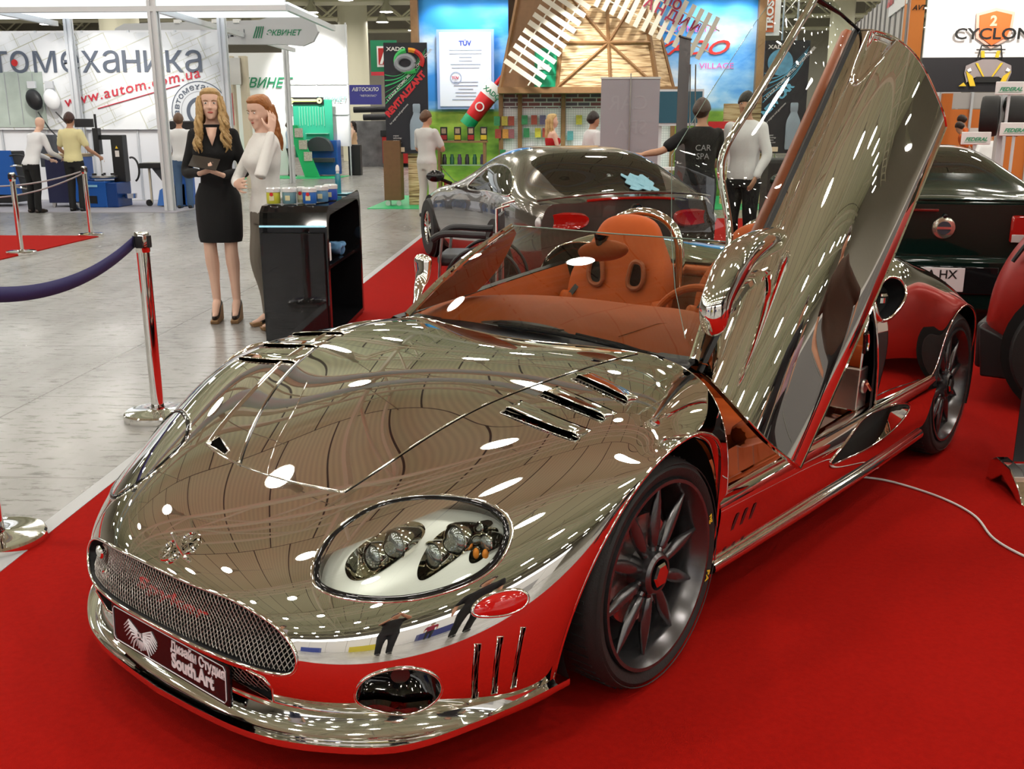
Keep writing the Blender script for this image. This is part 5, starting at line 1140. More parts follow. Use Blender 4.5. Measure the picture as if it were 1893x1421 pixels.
MB().tube([(.02, -.86, .965), (-.01, -.5, .995), (-.015, 0, 1.0), (-.01, .5, .995), (.02, .86, .965)], .010, 8).build('boot_edge', GREENP, ns)
# red car cut by the right edge of the picture
REDP = mat('matt_red_paint', (.30, .012, .008), .35, .1, .5)
rc = thing('red_car', 'matt red car with black lower skirt at the right edge of the picture', 'car', (2.76, 6.14, .012), math.radians(-32))
st3 = [(0.0, .62, .36, .52, .60, .45), (.03, .72, .28, .62, .74, .52), (.10, .79, .22, .76, .90, .58), (.22, .83, .20, .90, 1.03, .62), (.45, .86, .18, .98, 1.12, .64), (.8, .87, .18, 1.0, 1.17, .64), (1.2, .87, .18, 1.02, 1.24, .60), (1.7, .86, .18, 1.03, 1.42, .54), (2.3, .86, .18, 1.02, 1.42, .54), (2.9, .86, .18, .98, 1.2, .56), (3.4, .84, .2, .9, 1.0, .6), (3.6, .7, .3, .8, .86, .4)]
S3, sg3, k3 = car_body(rc, st3, REDP, [('side_window', smooth_poly([(-.33, .42), (-.33, .62), (-.47, .66), (-.49, .40)], 40), GLASSD, 0)], 3.6)
mb = MB(); P3 = [(.035, .16), (.0, .44), (.10, .40), (.18, .36), (.18, .16)]; mb.prism(P3, -.84, -.70); mb.build('lower_skirt', BLACK, rc, bevel=.01)
MB().prism([(-.02, .18), (-.03, .44), (.06, .44), (.06, .18)], -.72, .72, 'Y').build('bumper', BLACK, rc, bevel=.02)
simple_wheel(rc, .50, -.892, .33, GREYMET, -1); simple_wheel(rc, 2.9, -.84, .33, GREYMET, -1)
MB().tube([(.235, -.80, .98), (.17, -.82, .88), (.125, -.815, .80)], .012, 6).build('body_slot', BLACK, rc)
mb = MB().lathe([(.0001, 0), (.375, 0)], 36, ax='Y', cap=False); mb.build('wheel_arch', DARKV, rc, fix=False, loc=(.50, -.868, .345))
# ------------------------------------------------------------------ stanchions, cabinet, wheelchair, cable, roll-up base
def stanchion(x, y, lab, group=None, belt=True):
    t = thing('stanchion', lab, 'barrier post', (x, y, 0), 0)
    MB().lathe([(.0001, 0), (.175, 0), (.178, .012), (.176, .034), (.168, .042), (.06, .046), (.034, .052), (.033, .06)], 48, cap=False).build('base', CHROME2, t)
    MB().lathe([(.0325, .05), (.0325, .93), (.034, .93)], 28, cap=False).build('post', STEEL if False else CHROME2, t)
    hd = MB().lathe([(.034, .89), (.037, .895), (.037, .985), (.034, .995), (.0001, .997)], 28, cap=False).build('belt_head', CHROME2, t)
    for a in (0, PI / 2, PI, 3 * PI / 2): MB().box((.036 * math.cos(a), .036 * math.sin(a), .945), (.014, .034, .06), rz=a).build('belt_slot', BLACK, hd, smooth=False)
    return t
stanchion(-2.14, 5.0, 'chrome belt post standing beside the roadster at left')
stanchion(-2.09, 3.33, 'chrome belt post cut by the left edge of the picture, nearest the camera')
stanchion(-6.78, 14.1, 'slim chrome post on the corner of the far small red carpet')
stanchion(-6.68, 12.0, 'chrome post standing at the left edge on the far small red carpet')
NAVY = mat('navy_belt', (.018, .016, .10), .7)
def belt(a, b, sag, w=.048, th=.002, m=NAVY, lab='', cat='belt'):
    A, B = Vector(a), Vector(b); G = []
    for dz in (-w / 2, w / 2): G.append([A.lerp(B, t) + Vector((0, 0, dz - sag * 4 * t * (1 - t))) for t in np.linspace(0, 1, 30)])
    return tag(MB().grid(G).build('barrier_belt', m, None, fix=False, thick=th, ang=0), lab, cat)
belt((-2.175, 4.98, .945), (-2.09, 3.36, .945), .09, w=.06, lab='dark blue barrier belt sagging between the two near chrome posts')
def rope(a, b, sag, lab):
    A, B = Vector(a), Vector(b); tag(MB().tube([A.lerp(B, t) - Vector((0, 0, sag * 4 * t * (1 - t))) for t in np.linspace(0, 1, 30)], .011, 8).build('barrier_rope', mat('grey_rope', (.35, .35, .36), .6), None), lab, 'rope')
rope((-6.79, 14.1, .93), (-9.6, 14.1, .93), .22, 'upper grey barrier rope at far left'); rope((-6.79, 14.1, .90), (-9.6, 14.0, .80), .30, 'lower grey barrier rope at far left')
stanchion(-9.65, 14.1, 'chrome post at the far end of the grey ropes')
cb = thing('display_cabinet', 'gloss black rounded display cabinet with open shelf beside the two women', 'cabinet', (-1.845, 7.45, 0), 0); cb.scale = (1, 1, .975)
# outline of the end (depth along y, height), swept across the width
def cab_ring(d, t): return [(-d, .03), (-d, .86), (-d + .03, .97), (-d + .10, 1.01), (d - .10, 1.055), (d - .03, 1.03), (d, .95), (d, .03)]
W2 = .235
out = cab_ring(.66, 0); inn = [(-.58, .07), (-.58, .84), (-.54, .90), (.52, .965), (.58, .93), (.58, .07)]
for x0_, x1_ in ((-W2 + .02, -W2 + .06),): MB().prism([(a, b) for a, b in out], x0_, x1_, 'X').build('back_panel', GLOSSB, cb, smooth=False, bevel=.004)
mb = MB(); n_o = len(out)
o_ = out; i_ = [(-.60, .06), (-.60, .84), (-.575, .915), (-.52, .945), (.50, .985), (.565, .965), (.60, .90), (.60, .06)]
for a in range(n_o - 1):
    q = [o_[a], o_[a + 1], i_[a + 1], i_[a]]; mb.prism(q, -W2, W2, 'X')
mb.prism([o_[0], i_[0], i_[-1], o_[-1]], -W2, W2, 'X'); mb.build('shell', GLOSSB, cb, smooth=False, weld=True)
MB().box((.0, 0, .56), (.42, 1.20, .025)).build('shelf', GLOSSB, cb, smooth=False)
MB().box((0, -.675, .44), (.44, .02, .78)).build('front_panel', GLOSSB, cb, smooth=False, bevel=.006)
MB().box((0, -.676, .875), (.46, .008, .012)).build('light_strip', mat('pale_strip', (.3, .55, .65), .2, emit=.7, ecol=(.35, .7, .8)), cb, smooth=False)
cb.rotation_euler = (0, 0, math.radians(1))
TUBM = [mat('tub_%d' % i, c, .3) for i, c in enumerate(((.60, .60, .06), (.16, .30, .36), (.55, .55, .35), (.03, .14, .50), (.10, .25, .45), (.02, .08, .45)))]
LIDM = mat('clear_lid', (.75, .77, .78), .15, .2)
for i, (x, y, l) in enumerate(((-2.01, 6.98, 'yellow'), (-1.90, 6.99, 'grey blue'), (-1.83, 7.05, 'narrow cream'), (-1.755, 6.99, 'bright blue'), (-1.70, 7.12, 'steel blue'), (-1.66, 7.24, 'deep blue'))):
    zt = .988 + (y - 6.79) * .034; t = thing('wax_jar', l + ' jar of car wax with a clear lid on the black cabinet', 'jar', (x, y, zt), 0, 'jars on the cabinet'); r = .048 if i != 2 else .028
    MB().lathe([(r * .93, 0), (r, .005), (r, .075), (r * .96, .08)], 20).build('jar', TUBM[i], t); MB().lathe([(r * 1.08, .08), (r * 1.08, .105), (r * .9, .112), (.0001, .112)], 20).build('lid', LIDM, t)
    MB().box((0, -r - .0005, .04), (.034, .002, .034)).build('jar_label', mat('cream_label', (.7, .66, .4), .5), t, smooth=False)
    if i in (0, 2, 3): MB().lathe([(.0001, 0), (.013, 0)], 14, (0, -r - .004, .066), 'Y', cap=False).build('red_dot_sticker', mat('dot_red', (.6, .02, .02), .5), t, fix=False)
t = thing('spray_bottle', 'slim spray bottle of blue liquid standing on the cabinet end', 'bottle', (-1.70, 7.68, 1.022), 0)
MB().lathe([(.022, 0), (.023, .01), (.023, .13), (.015, .15)], 18).build('bottle', mat('blue_liquid', (.03, .30, .42), .1, 0, .6, trans=.3), t); MB().lathe([(.012, .15), (.012, .165), (.016, .17), (.014, .20), (.006, .215)], 12).build('pump', WHITE, t)
tag(MB().box((-1.72, 7.72, 1.020), (.20, .2, .006)).build('tray', mat('teal_tray', (.10, .35, .45), .2), None, bevel=.003), 'thin pale blue tray under the spray bottle', 'tray')
tag(MB().box((-1.70, 7.05, .637), (.09, .20, .13)).build('tissue_box', WHITE, None, smooth=False, bevel=.004), 'white box standing on the cabinet shelf', 'box')
t = MB(); rnd = random.Random(5)
for k in range(9): t.ell((-1.70 + rnd.uniform(-.04, .04), 7.52 + rnd.uniform(-.07, .07), .60 + rnd.uniform(0, .05)), (.04, .05, .02), 8, 6, Matrix.Rotation(rnd.random() * 3, 3, 'X'))
o = fuse(t, 'blue_rag', mat('blue_rag', (.12, .28, .50), .9), None, .01); tag(o, 'crumpled blue rag on the cabinet shelf', 'cloth')
# wheelchair
wc = thing('wheelchair', 'black padded wheelchair standing between the roadster and the grey coupe', 'wheelchair', (-.70, 7.85, .012), math.radians(88))
PADM = mat('black_vinyl', (.025, .025, .027), .45)
for s_ in (1, -1):
    MB().tube(spline([(.26 * s_, .26, .66), (.27 * s_, .20, .70), (.27 * s_, 0, .705), (.27 * s_, -.16, .70)], 14), .028, 10).build('armrest', PADM, wc)
    MB().tube([(.27 * s_, .18, .69), (.27 * s_, .20, .50), (.27 * s_, .22, .15)], .012, 8).build('side_frame', STEEL, wc); MB().tube([(.25 * s_, -.24, .2), (.25 * s_, -.24, .90), (.25 * s_, -.34, .93)], .012, 8).build('push_handle', STEEL, wc)
    w = MB().tube([(.31 * s_, -.14 + .30 * math.cos(a), .31 + .30 * math.sin(a)) for a in np.linspace(0, 2 * PI, 40, endpoint=False)], .014, 8, closed=True)
    for a in np.linspace(0, 2 * PI, 16, endpoint=False): w.tube([(.31 * s_, -.14, .31), (.31 * s_, -.14 + .3 * math.cos(a), .31 + .3 * math.sin(a))], .0015, 4)
    w.build('rear_wheel', BLACK, wc); MB().lathe([(.0001, -.015), (.08, -.015), (.09, 0), (.08, .015), (.0001, .015)], 20, (.25 * s_, .30, .09), 'X').build('caster', BLACK, wc)
MB().box((0, .0, .50), (.48, .46, .09)).build('seat', PADM, wc, bevel=.03); MB().box((0, -.25, .72), (.44, .025, .26)).build('backrest', PADM, wc, bevel=.01)
# white cable across the carpet
P = [(1.12, 4.35, .02), (1.301, 4.179, .018), (1.42, 4.13, .018), (1.50, 4.06, .018), (1.60, 3.92, .018), (1.66, 3.70, .018), (1.64, 3.52, .018), (1.66, 3.40, .018), (1.72, 3.28, .018), (1.9, 3.1, .018)]
import json
cab_px = None
tag(MB().tube(spline(P, 90), .0048, 8).build('cable', mat('white_cable', (.75, .73, .70), .4), None), 'thin white power cable lying on the red carpet at right', 'cable')
# roll-up banner at the right edge
rb = thing('rollup_banner', 'dark roll-up banner with chrome ended base at the right edge', 'banner', (1.92, 4.04, .012), 0)
MB().box((.45, 0, .055), (.86, .24, .05)).build('base', mat('brushed_alu', (.62, .62, .60), .3, .9), rb, bevel=.01)
MB().prism([(-.19, .0), (-.15, .05), (-.05, .11), (.08, .12), (.14, .09), (.16, .0), (.11, .0), (.02, .06), (-.10, .02), (-.14, 0)], -.02, .03, 'X').build('end_cap', CHROME, rb, bevel=.004)
MB().box((.485, .11, .38), (.84, .004, .58)).build('banner_sheet', mat('banner_black', (.008, .008, .010), .5), rb, smooth=False)
MB().box((.485, .109, .72), (.84, .004, .09)).build('banner_stripe', mat('banner_cream', (.55, .53, .48), .5), rb, smooth=False)
MB().box((.485, .11, 1.35), (.84, .004, 1.17)).build('banner_picture', mat('banner_brown', (.28, .13, .05), .45, noise_amt=.5, noise_scale=4), rb, smooth=False)
# ------------------------------------------------------------------ stands behind
def emat(name, c, e, rough=.5): return mat(name, c, rough, emit=e, ecol=c)
ALU = mat('white_aluminium_profile', (.66, .68, .71), .35, .3)
PANEL = mat('stand_panel_white', (.82, .82, .84), .5)
def bx(name, a, b, m, parent=None, bevel=0): return MB().box2(a, b).build(name, m, parent, smooth=False, bevel=bevel)
def profile(x, y, z1, r=.07, lab=''):
    t = MB()
    for dx in (-r, r):
        for dy in (-r, r): t.box2((x + dx - .028, y + dy - .028, 0), (x + dx + .028, y + dy + .028, z1))
    t.box2((x - r, y - r, 0), (x + r, y + r, z1)); o = t.build('stand_post', ALU, None, smooth=False); tag(o, lab, 'post'); return o
# -- left stand: banner wall
lw = thing('stand_wall', 'white panel wall of the tool stand at far left', 'wall', (0, 0, 0))
for i, x in enumerate(np.arange(-16.9, -7.0, .99)):
    bx('wall_panel', (x + .01, 21.3, .02), (x + .98, 21.34, 3.5), PANEL, lw); bx('wall_rib', (x - .02, 21.27, 0), (x + .02, 21.34, 3.5), ALU, lw)
def banner_fn(nt, tc, b):
    mp = N(nt, 'ShaderNodeMapping'); mp.inputs['Rotation'].default_value = (PI / 2, 0, 0)
    nt.links.new(tc.outputs['Object'], mp.inputs['Vector'])
    m2 = N(nt, 'ShaderNodeMapping'); m2.inputs['Rotation'].default_value = (0, 0, .38); nt.links.new(mp.outputs[0], m2.inputs['Vector'])
    last = None
    for sc, w, h, ms in ((1, .9, .42, .010), (1, .31, .17, .005)):
        bk = N(nt, 'ShaderNodeTexBrick'); bk.offset = .37; bk.inputs['Color1'].default_value = bk.inputs['Color2'].default_value = (.84, .85, .86, 1); bk.inputs['Mortar'].default_value = (.60, .60, .50, 1)
        bk.inputs['Scale'].default_value = sc; bk.inputs['Mortar Size'].default_value = ms; bk.inputs['Brick Width'].default_value = w; bk.inputs['Row Height'].default_value = h
        nt.links.new(m2.outputs[0], bk.inputs['Vector'])
        if last is None: last = bk.outputs[0]
        else:
            nz = N(nt, 'ShaderNodeTexNoise'); nz.inputs['Scale'].default_value = .9; nt.links.new(m2.outputs[0], nz.inputs['Vector'])
            r = ramp(nt, [(.50, (0, 0, 0)), (.56, (1, 1, 1))]); nt.links.new(nz.outputs['Fac'], r.inputs[0])
            mx = N(nt, 'ShaderNodeMix', data_type='RGBA', blend_type='MULTIPLY'); nt.links.new(r.outputs[0], mx.inputs[0])
            nt.links.new(last, mx.inputs[6]); nt.links.new(bk.outputs[0], mx.inputs[7]); last = mx.outputs[2]
    nt.links.new(last, b.inputs['Base Color'])
bn = bx('banner', (-16.5, 21.22, 1.50), (-6.98, 21.24, 3.45), tex_mat('plan_drawing_banner', banner_fn, .5)); tag(bn, 'wide white banner with grey lettering and plan drawing on the left stand', 'banner')
SLATE = mat('slate_letters', (.10, .12, .16), .5); CRIM = mat('crimson_letters', (.55, .03, .05), .5)
def word(t_, x, z, size, m, parent, y=21.20, ang=0, **k):
    M = Matrix.Translation((x, y, z)) @ Matrix.Rotation(ang, 4, 'Y') @ Matrix.Rotation(PI / 2, 4, 'X'); return text(t_, 'lettering', m, parent, M, size, **k)
word('автомеха', -12.83, 2.66, .80, SLATE, bn, bold=0)
wx = lambda t_: max(v[0] for v in text_mb(t_, .80)[0])
x_ = -12.83 + wx('автомеха') + .075
for a_, b_ in (((0, 0), (.075, .44)), ((.30, 0), (.375, .44)), ((.07, .185), (.305, .25))): bx('lettering', (x_ + a_[0], 21.195, 2.66 + a_[1]), (x_ + b_[0], 21.205, 2.66 + b_[1]), SLATE, bn)
word('ика', x_ + .375 + .02, 2.66, .80, SLATE, bn, bold=0)
MB().lathe([(.0001, 0), (.07, 0)], 20, (-11.43, 21.19, 2.86), 'Y', cap=False).build('red_dot', mat('dot_red', (.6, .02, .02), .5), bn, fix=False)
word('www.autom.com.ua', -10.45, 1.96, .30, CRIM, bn, ang=-.20, bold=.002, sx=1.12, shear=.15, space=1.12)
MB().tube([(-9.75, 21.2, 1.93), (-7.95, 21.2, 2.40)], .010, 5).build('underline', CRIM, bn)
def ring(parent, x, y, z, r0, r1, m, nm='ring'): return MB().lathe([(r0, 0), (r1, 0)], 48, (x, y, z), 'Y', cap=False).build(nm, m, parent, fix=False, ang=0)
cx, cz = -7.55, 1.86
ring(bn, cx, 21.205, cz, .60, .62, SLATE); ring(bn, cx, 21.205, cz, .40, .415, mat('mid_grey', (.35, .36, .38), .5)); ring(bn, cx, 21.205, cz, .22, .30, SLATE); ring(bn, cx, 21.207, cz, .0001, .60, mat('pale_disc', (.66, .68, .70), .5))
V, Fc = text_mb('автомеханика', .17, bold=.002, thick=.002, space=1.1); wdt = max(v[0] for v in V); mb = MB()
mb.add([(cx - (.455 + y_) * math.cos((x_ / wdt) * 3.0 - .15), 21.20 - z_, cz + (.455 + y_) * math.sin((x_ / wdt) * 3.0 - .15)) for x_, y_, z_ in V], Fc); mb.build('lettering', SLATE, bn, smooth=False, fix=False)
po = tag(bx('picture_panel', (-16.0, 21.2, 1.55), (-10.88, 21.215, 2.68), mat('pale_green_photo', (.42, .48, .42), .5, noise_amt=.35, noise_scale=2.5)), 'pale green photo panel of a workshop at the left end of the banner', 'picture')
for i in range(6): bx('photo_line', (-12.6 + i * .3, 21.195, 1.6), (-12.585 + i * .3, 21.199, 2.65), mat('mid_grey', (.35, .36, .38), .5), po)
# frame of the stand
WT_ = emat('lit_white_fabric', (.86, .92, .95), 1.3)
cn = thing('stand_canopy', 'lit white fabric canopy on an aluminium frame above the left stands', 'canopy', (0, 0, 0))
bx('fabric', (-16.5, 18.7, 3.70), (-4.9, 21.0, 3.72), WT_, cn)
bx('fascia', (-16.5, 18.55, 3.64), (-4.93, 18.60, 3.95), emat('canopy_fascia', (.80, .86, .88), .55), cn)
for a, b in (((-16.5, 18.52, 3.56), (-4.90, 18.66, 3.65)), ((-7.45, 18.6, 3.58), (-7.35, 28.6, 3.68)), ((-4.98, 18.6, 3.58), (-4.90, 22.6, 3.68)), ((-10.5, 18.6, 3.58), (-10.4, 21.2, 3.68))): bx('frame_beam', a, b, ALU, cn)
profile(-7.35, 18.6, 4.3, .055, 'white aluminium stand post in front of the banner')
profile(-10.1, 21.0, 3.75, .045, 'white aluminium stand post at the left of the banner')
profile(-6.93, 21.1, 4.4, .05, 'white aluminium stand post at the right end of the banner')
profile(-7.64, 28.6, 4.95, .04, 'white aluminium stand post by the green leaflet rack')
# second stand
GRN = mat('bottle_green', (.01, .20, .09), .5)
sg_ = thing('fascia_sign', 'long pale rounded fascia sign above the second stand', 'sign', (0, 0, 0))
o = MB().prism([(-10.5, 3.66), (-10.42, 3.80), (-10.2, 3.90), (-7.0, 3.96), (-6.4, 4.12), (-6.0, 4.12), (-5.7, 3.95), (-5.62, 3.70), (-5.75, 3.48), (-6.0, 3.38), (-6.4, 3.42), (-10.5, 3.44)], 24.0, 24.15).build('fascia', mat('sign_grey', (.50, .51, .54), .5), sg_, smooth=False)
word('элемент, а не продукция !', -10.3, 3.60, .235, mat('sign_text', (.16, .18, .21), .5), sg_, y=23.99, bold=.002, sx=1.0)
word('ЭКВИНЕТ', -6.85, 3.62, .17, GRN, sg_, y=23.99, bold=.003, shear=.35)
for i in range(4): MB().tube([(-7.15 + i * .06, 23.98, 3.56), (-7.05 + i * .05, 23.98, 3.82)], .014, 5).build('logo_stroke', GRN, sg_)
for x in (-9.0, -8.5, -8.1, -7.6): bx('spot_box', (x, 23.95, 3.90), (x + .14, 24.1, 3.98), WHITE, sg_)
w2 = thing('stand_wall', 'bright white panel wall of the second stand with green lettering', 'wall', (0, 0, 0))
bx('wall_panel', (-11.5, 33.2, .02), (-8.98, 33.25, 3.9), PANEL, w2); bx('wall_panel', (-8.95, 33.2, .95), (-6.85, 33.25, 4.75), PANEL, w2)
for x in (-8.96, -7.9, -6.88): bx('wall_rib', (x - .02, 33.15, 0), (x + .02, 33.2, 4.8), ALU, w2)
for z in (2.9, 1.95): bx('wall_rib', (-8.95, 33.15, z), (-6.86, 33.19, z + .02), ALU, w2)
word('ЭКВИНЕТ', -10.75, 2.82, .42, GRN, w2, y=33.12, bold=.008, shear=.35); word('ЭКВИНЕТ', -8.0, 2.36, .22, mat('faded_green', (.20, .42, .40), .5), w2, y=33.12, bold=.004, shear=.35)
for i in range(4): MB().tube([(-11.1 + i * .12, 33.1, 2.68), (-10.95 + i * .1, 33.1, 3.25)], .03, 5).build('logo_stroke', GRN, w2)
def spot(x, y, z, tx, ty, tz, w=60, size=.8, lab='', col=(1, .97, .92)):
    d = bpy.data.lights.new('spotlight', 'SPOT'); d.energy = w; d.spot_size = size; d.spot_blend = .6; d.shadow_soft_size = .08; d.color = col
    o = bpy.data.objects.new('spotlight', d); link(o); o.location = (x, y, z); o.rotation_euler = (Vector((tx, ty, tz)) - Vector((x, y, z))).to_track_quat('-Z', 'Y').to_euler(); return o
spot(-7.9, 30.5, 4.4, -8.0, 33.2, 3.0, 900, 1.1); spot(-9.7, 18.9, 3.5, -9.6, 21.3, 1.4, 170, 1.6); spot(-13.5, 18.9, 3.5, -13.5, 21.3, 1.4, 170, 1.6); spot(-8.0, 19.5, 3.5, -8.3, 21.3, 1.2, 90, 1.5)
lp = thing('car_lift', 'cream two post car lift with red stripe inside the second stand', 'lift', (-8.4, 26, 0)); CRM = mat('cream_paint', (.62, .55, .42), .4)
for x in (0, .35): bx('lift_column', (x - .09, -.1, 0), (x + .09, .1, 3.3), CRM, lp)
bx('lift_motor', (.06, -.2, 2.6), (.32, -.05, 3.25), STEEL, lp); bx('red_stripe', (-.02, -.115, 1.6), (.04, -.10, 2.4), CRIM, lp)
gr = thing('leaflet_rack', 'leaning bright green leaflet rack with three pockets', 'rack', (-8.15, 31.8, 0)); GG = mat('bright_green', (.01, .42, .14), .45)
MB().prism([(-.42, 1.62), (-.10, 1.62), (.52, .02), (.05, .02)], 0, .12).build('rack_board', GG, gr, smooth=False)
for i, (x, z) in enumerate(((-.20, 1.25), (-.08, .88), (.06, .52))): bx('leaflet_pocket', (x, -.03, z), (x + .26, 0, z + .28), mat('leaflet_mix', (.45, .42, .36), .5, noise_amt=.9, noise_scale=30), gr)
tw = thing('tool_wall', 'green tool board with big yellow wrench and glass shelves', 'board', (-8.75, 32.9, 0)); GT = mat('teal_green_board', (.03, .38, .24), .4)
bx('tool_board', (.1, 0, .6), (1.38, .06, 2.42), GT, tw); bx('header', (-.1, -.06, 2.28), (1.12, -.02, 2.5), BLACK, tw)
wr = MB().tube([(.12, -.1, 2.39), (.9, -.1, 2.39)], .045, 6); wr.lathe([(.03, 0), (.09, 0), (.09, .03), (.03, .03)], 16, (1.0, -.12, 2.39), 'Y', cap=False); wr.lathe([(.0001, 0), (.09, 0), (.09, .03)], 16, (.08, -.12, 2.39), 'Y', cap=False); wr.build('big_wrench', mat('wrench_yellow', (.75, .75, .35), .4), tw)
for z in (.95, 1.15, 1.35): bx('glass_shelf', (.5, -.15, z), (1.25, 0, z + .02), mat('mint_shelf', (.35, .75, .60), .2), tw)
for i in range(10): bx('hanging_tool', (.3 + i * .09, -.04, 1.6 + .02 * (i % 3)), (.315 + i * .09, -.02, 2.2), mat('pale_green_tool', (.25, .6, .42), .4), tw)
bl = thing('wheel_balancer', 'blue wheel balancer with grey hood in the second stand', 'machine', (-7.55, 32.6, 0)); BLU = mat('machine_blue', (.01, .10, .42), .4); DG = mat('dark_grey_plastic', (.045, .05, .06), .45)
bx('cabinet', (-.5, 0, .05), (.35, .6, 1.15), BLU, bl, .02); MB().rings([[(.45 * math.cos(a) * s_ - .2, -.25 + h, .85 + .42 * math.sin(a) * s_) for a in np.linspace(-.1, PI + .1, 14)] for s_, h in ((.95, 0), (1, .15), (1, .3), (.9, .35))]).build('hood', DG, bl); bx('arm', (-.4, -.3, .45), (.3, -.1, .6), DG, bl, .02)
gc = tag(bx('green_carpet', (-11.5, 31.0, 0), (-6.9, 33.0, .012), GG), 'bright green carpet of the second stand', 'carpet')
tag(bx('grey_carpet', (-17, 18.2, 0), (-7.1, 21.3, .012), mat('lilac_grey_carpet', (.34, .33, .37), .9)), 'pale lilac grey carpet under the left tool stand', 'carpet')
bx_ = tag(bx('loudspeaker', (-7.0, 33.35, 0), (-6.6, 33.7, 1.0), BLACK, bevel=.02), 'black box standing at the end of the second stand wall', 'box')
# -- far: blue banner, red tool cabinets, pipes, hanging letter sign
BB = tag(bx('banner', (-9.3, 45, 2.55), (-7.85, 45.05, 3.38), mat('royal_blue', (.05, .05, .30), .5)), 'small royal blue banner far behind between the stands', 'banner')
word('АВТОСКЛО', -9.15, 3.12, .21, WHITE, BB, y=44.98, bold=.004, shear=.15); word('"АВТОКЛАС"', -8.8, 2.88, .12, WHITE, BB, y=44.98)
tc = thing('tool_trolley', 'red tool trolley on castors far behind', 'trolley', (-6.9, 40.5, 0)); RD = mat('tool_red', (.42, .015, .015), .4)
bx('cabinet', (-.2, 0, .15), (1.2, .6, 1.2), RD, tc, .02); bx('top_tray', (-.25, -.05, 1.2), (1.25, .65, 1.45), BLACK, tc, .02)
for i in range(2): bx('lock', (.15, -.02, .5 + i * .45), (.35, 0, .62 + i * .45), DG, tc)
for x in (0, 1): MB().lathe([(.0001, 0), (.08, 0), (.08, .05), (.0001, .05)], 12, (x, .1, .08), 'Y').build('castor', BLACK, tc)
for i, (x, z, l) in enumerate(((-8.0, 2.25, 1.7), (-7.5, 1.95, 2.4))):
    t = MB().tube([(x - .3, 41 - i * .6, z), (x + l, 41 - i * .6, z + .05)], .12, 12); o = tag(t.build('exhaust_arm', mat('pipe_black', (.03, .03, .035), .35, .5), None), ('upper' if i == 0 else 'lower') + ' thick black extraction arm behind the woman in beige', 'pipe')
tag(bx('work_rack', (-8.4, 41.2, 0), (-5.0, 41.8, 1.82), mat('grey_rack', (.16, .16, .17), .5, noise_amt=.8, noise_scale=3)), 'dark grey equipment rack under the extraction arms', 'rack')
hs = thing('hanging_sign', 'green and red hanging sign with white letter on a post', 'sign', (0, 0, 0)); bx('board', (-6.98, 38, 3.50), (-6.0, 38.05, 4.66), GRN, hs); bx('board_edge', (-6.98, 37.98, 3.42), (-6.0, 38.04, 3.55), CRIM, hs)
bx('inner', (-6.74, 37.96, 3.72), (-6.1, 37.99, 4.45), WHITE, hs); bx('inner_red', (-6.68, 37.93, 3.80), (-6.1, 37.95, 4.38), RD, hs); word('А', -6.62, 3.84, .62, WHITE, hs, y=37.9, bold=.02); bx('post', (-6.3, 38.06, 0), (-6.22, 38.12, 4.6), ALU, hs)
for x, z, i in ((-15.5, 5.0, 0), (-10.2, 5.1, 1), (-9.4, 4.6, 2)):
    pass
# -- stand equipment at left
tcg = thing('tyre_changer', 'blue tyre changer with black tower and round table', 'machine', (-8.87, 19.6, 0)); tcg.scale = (.66, .8, .66)
bx('base', (-.75, -.4, .02), (.0, .45, .78), BLU, tcg, .02); bx('base_side', (0, -.4, .02), (.32, .45, .74), mat('machine_blue_dark', (.008, .05, .22), .4), tcg, .02); bx('recess', (-.68, -.415, .14), (-.3, -.40, .36), BLACK, tcg)
MB().lathe([(.0001, .84), (.36, .84), (.40, .88), (.40, .93), (.0001, .93)], 28, (-.25, 0, 0)).build('turntable', STEEL, tcg)
for a in range(4): MB().box((-.25 + .25 * math.cos(a * PI / 2 + .4), .25 * math.sin(a * PI / 2 + .4), .97), (.12, .06, .06), rz=a * PI / 2 + .4).build('clamp_jaw', BLACK, tcg)
bx('tower', (.0, .1, .74), (.36, .4, 2.12), BLACK, tcg, .02); bx('tower_arm', (-.42, .12, 1.98), (.30, .3, 2.12), BLACK, tcg, .01); bx('tool_head', (-.50, .05, 1.55), (-.33, .25, 2.32), BLACK, tcg, .01); MB().tube([(-.42, .15, 2.3), (-.42, .15, 2.72)], .035, 8).build('ram', BLACK, tcg); MB().tube([(-.38, .15, 1.55), (-.36, .1, 1.0)], .02, 8).build('shaft', STEEL, tcg)
MB().prism([(.14, 1.72), (.22, 1.72), (.18, 1.80)], .08, .095).build('warning_triangle', mat('sign_yellow', (.8, .55, .03), .5), tcg, smooth=False); bx('warning_label', (.12, .085, 1.48), (.24, .095, 1.66), mat('label_white', (.7, .65, .62), .5), tcg)
MB().tube([(.55 + .20 * math.sin(a), .2, 1.1 + .36 * math.cos(a)) for a in np.linspace(-.3, 2.8, 18)], .03, 8).build('bead_arm', BLACK, tcg); MB().lathe([(.0001, 0), (.17, .02), (.19, .16), (.0001, .18)], 20, (.52, 0, .25)).build('air_tank', CHROME2, tcg)
bx('maker_label', (-.62, -.418, .62), (-.25, -.412, .68), mat('pale_strip2', (.3, .6, .8), .4), tcg)
ac = thing('alignment_console', 'black and blue wheel alignment console behind the post', 'machine', (-7.80, 19.7, 0)); ac.scale = (.74, .8, .74)
bx('console_top', (-.65, -.2, 1.02), (.35, .4, 1.16), BLACK, ac, .02); MB().prism([(-.35, 1.02), (.2, 1.02), (.2, .55), (.0, .55)], -.1, .3).build('console_neck', DG, ac, smooth=False); MB().prism([(-.25, .04), (-.15, .45), (.12, .62), (.55, .62), (.55, .04)], -.2, .4).build('console_base', mat('sky_blue_base', (.06, .20, .60), .4), ac, smooth=False, bevel=.01)
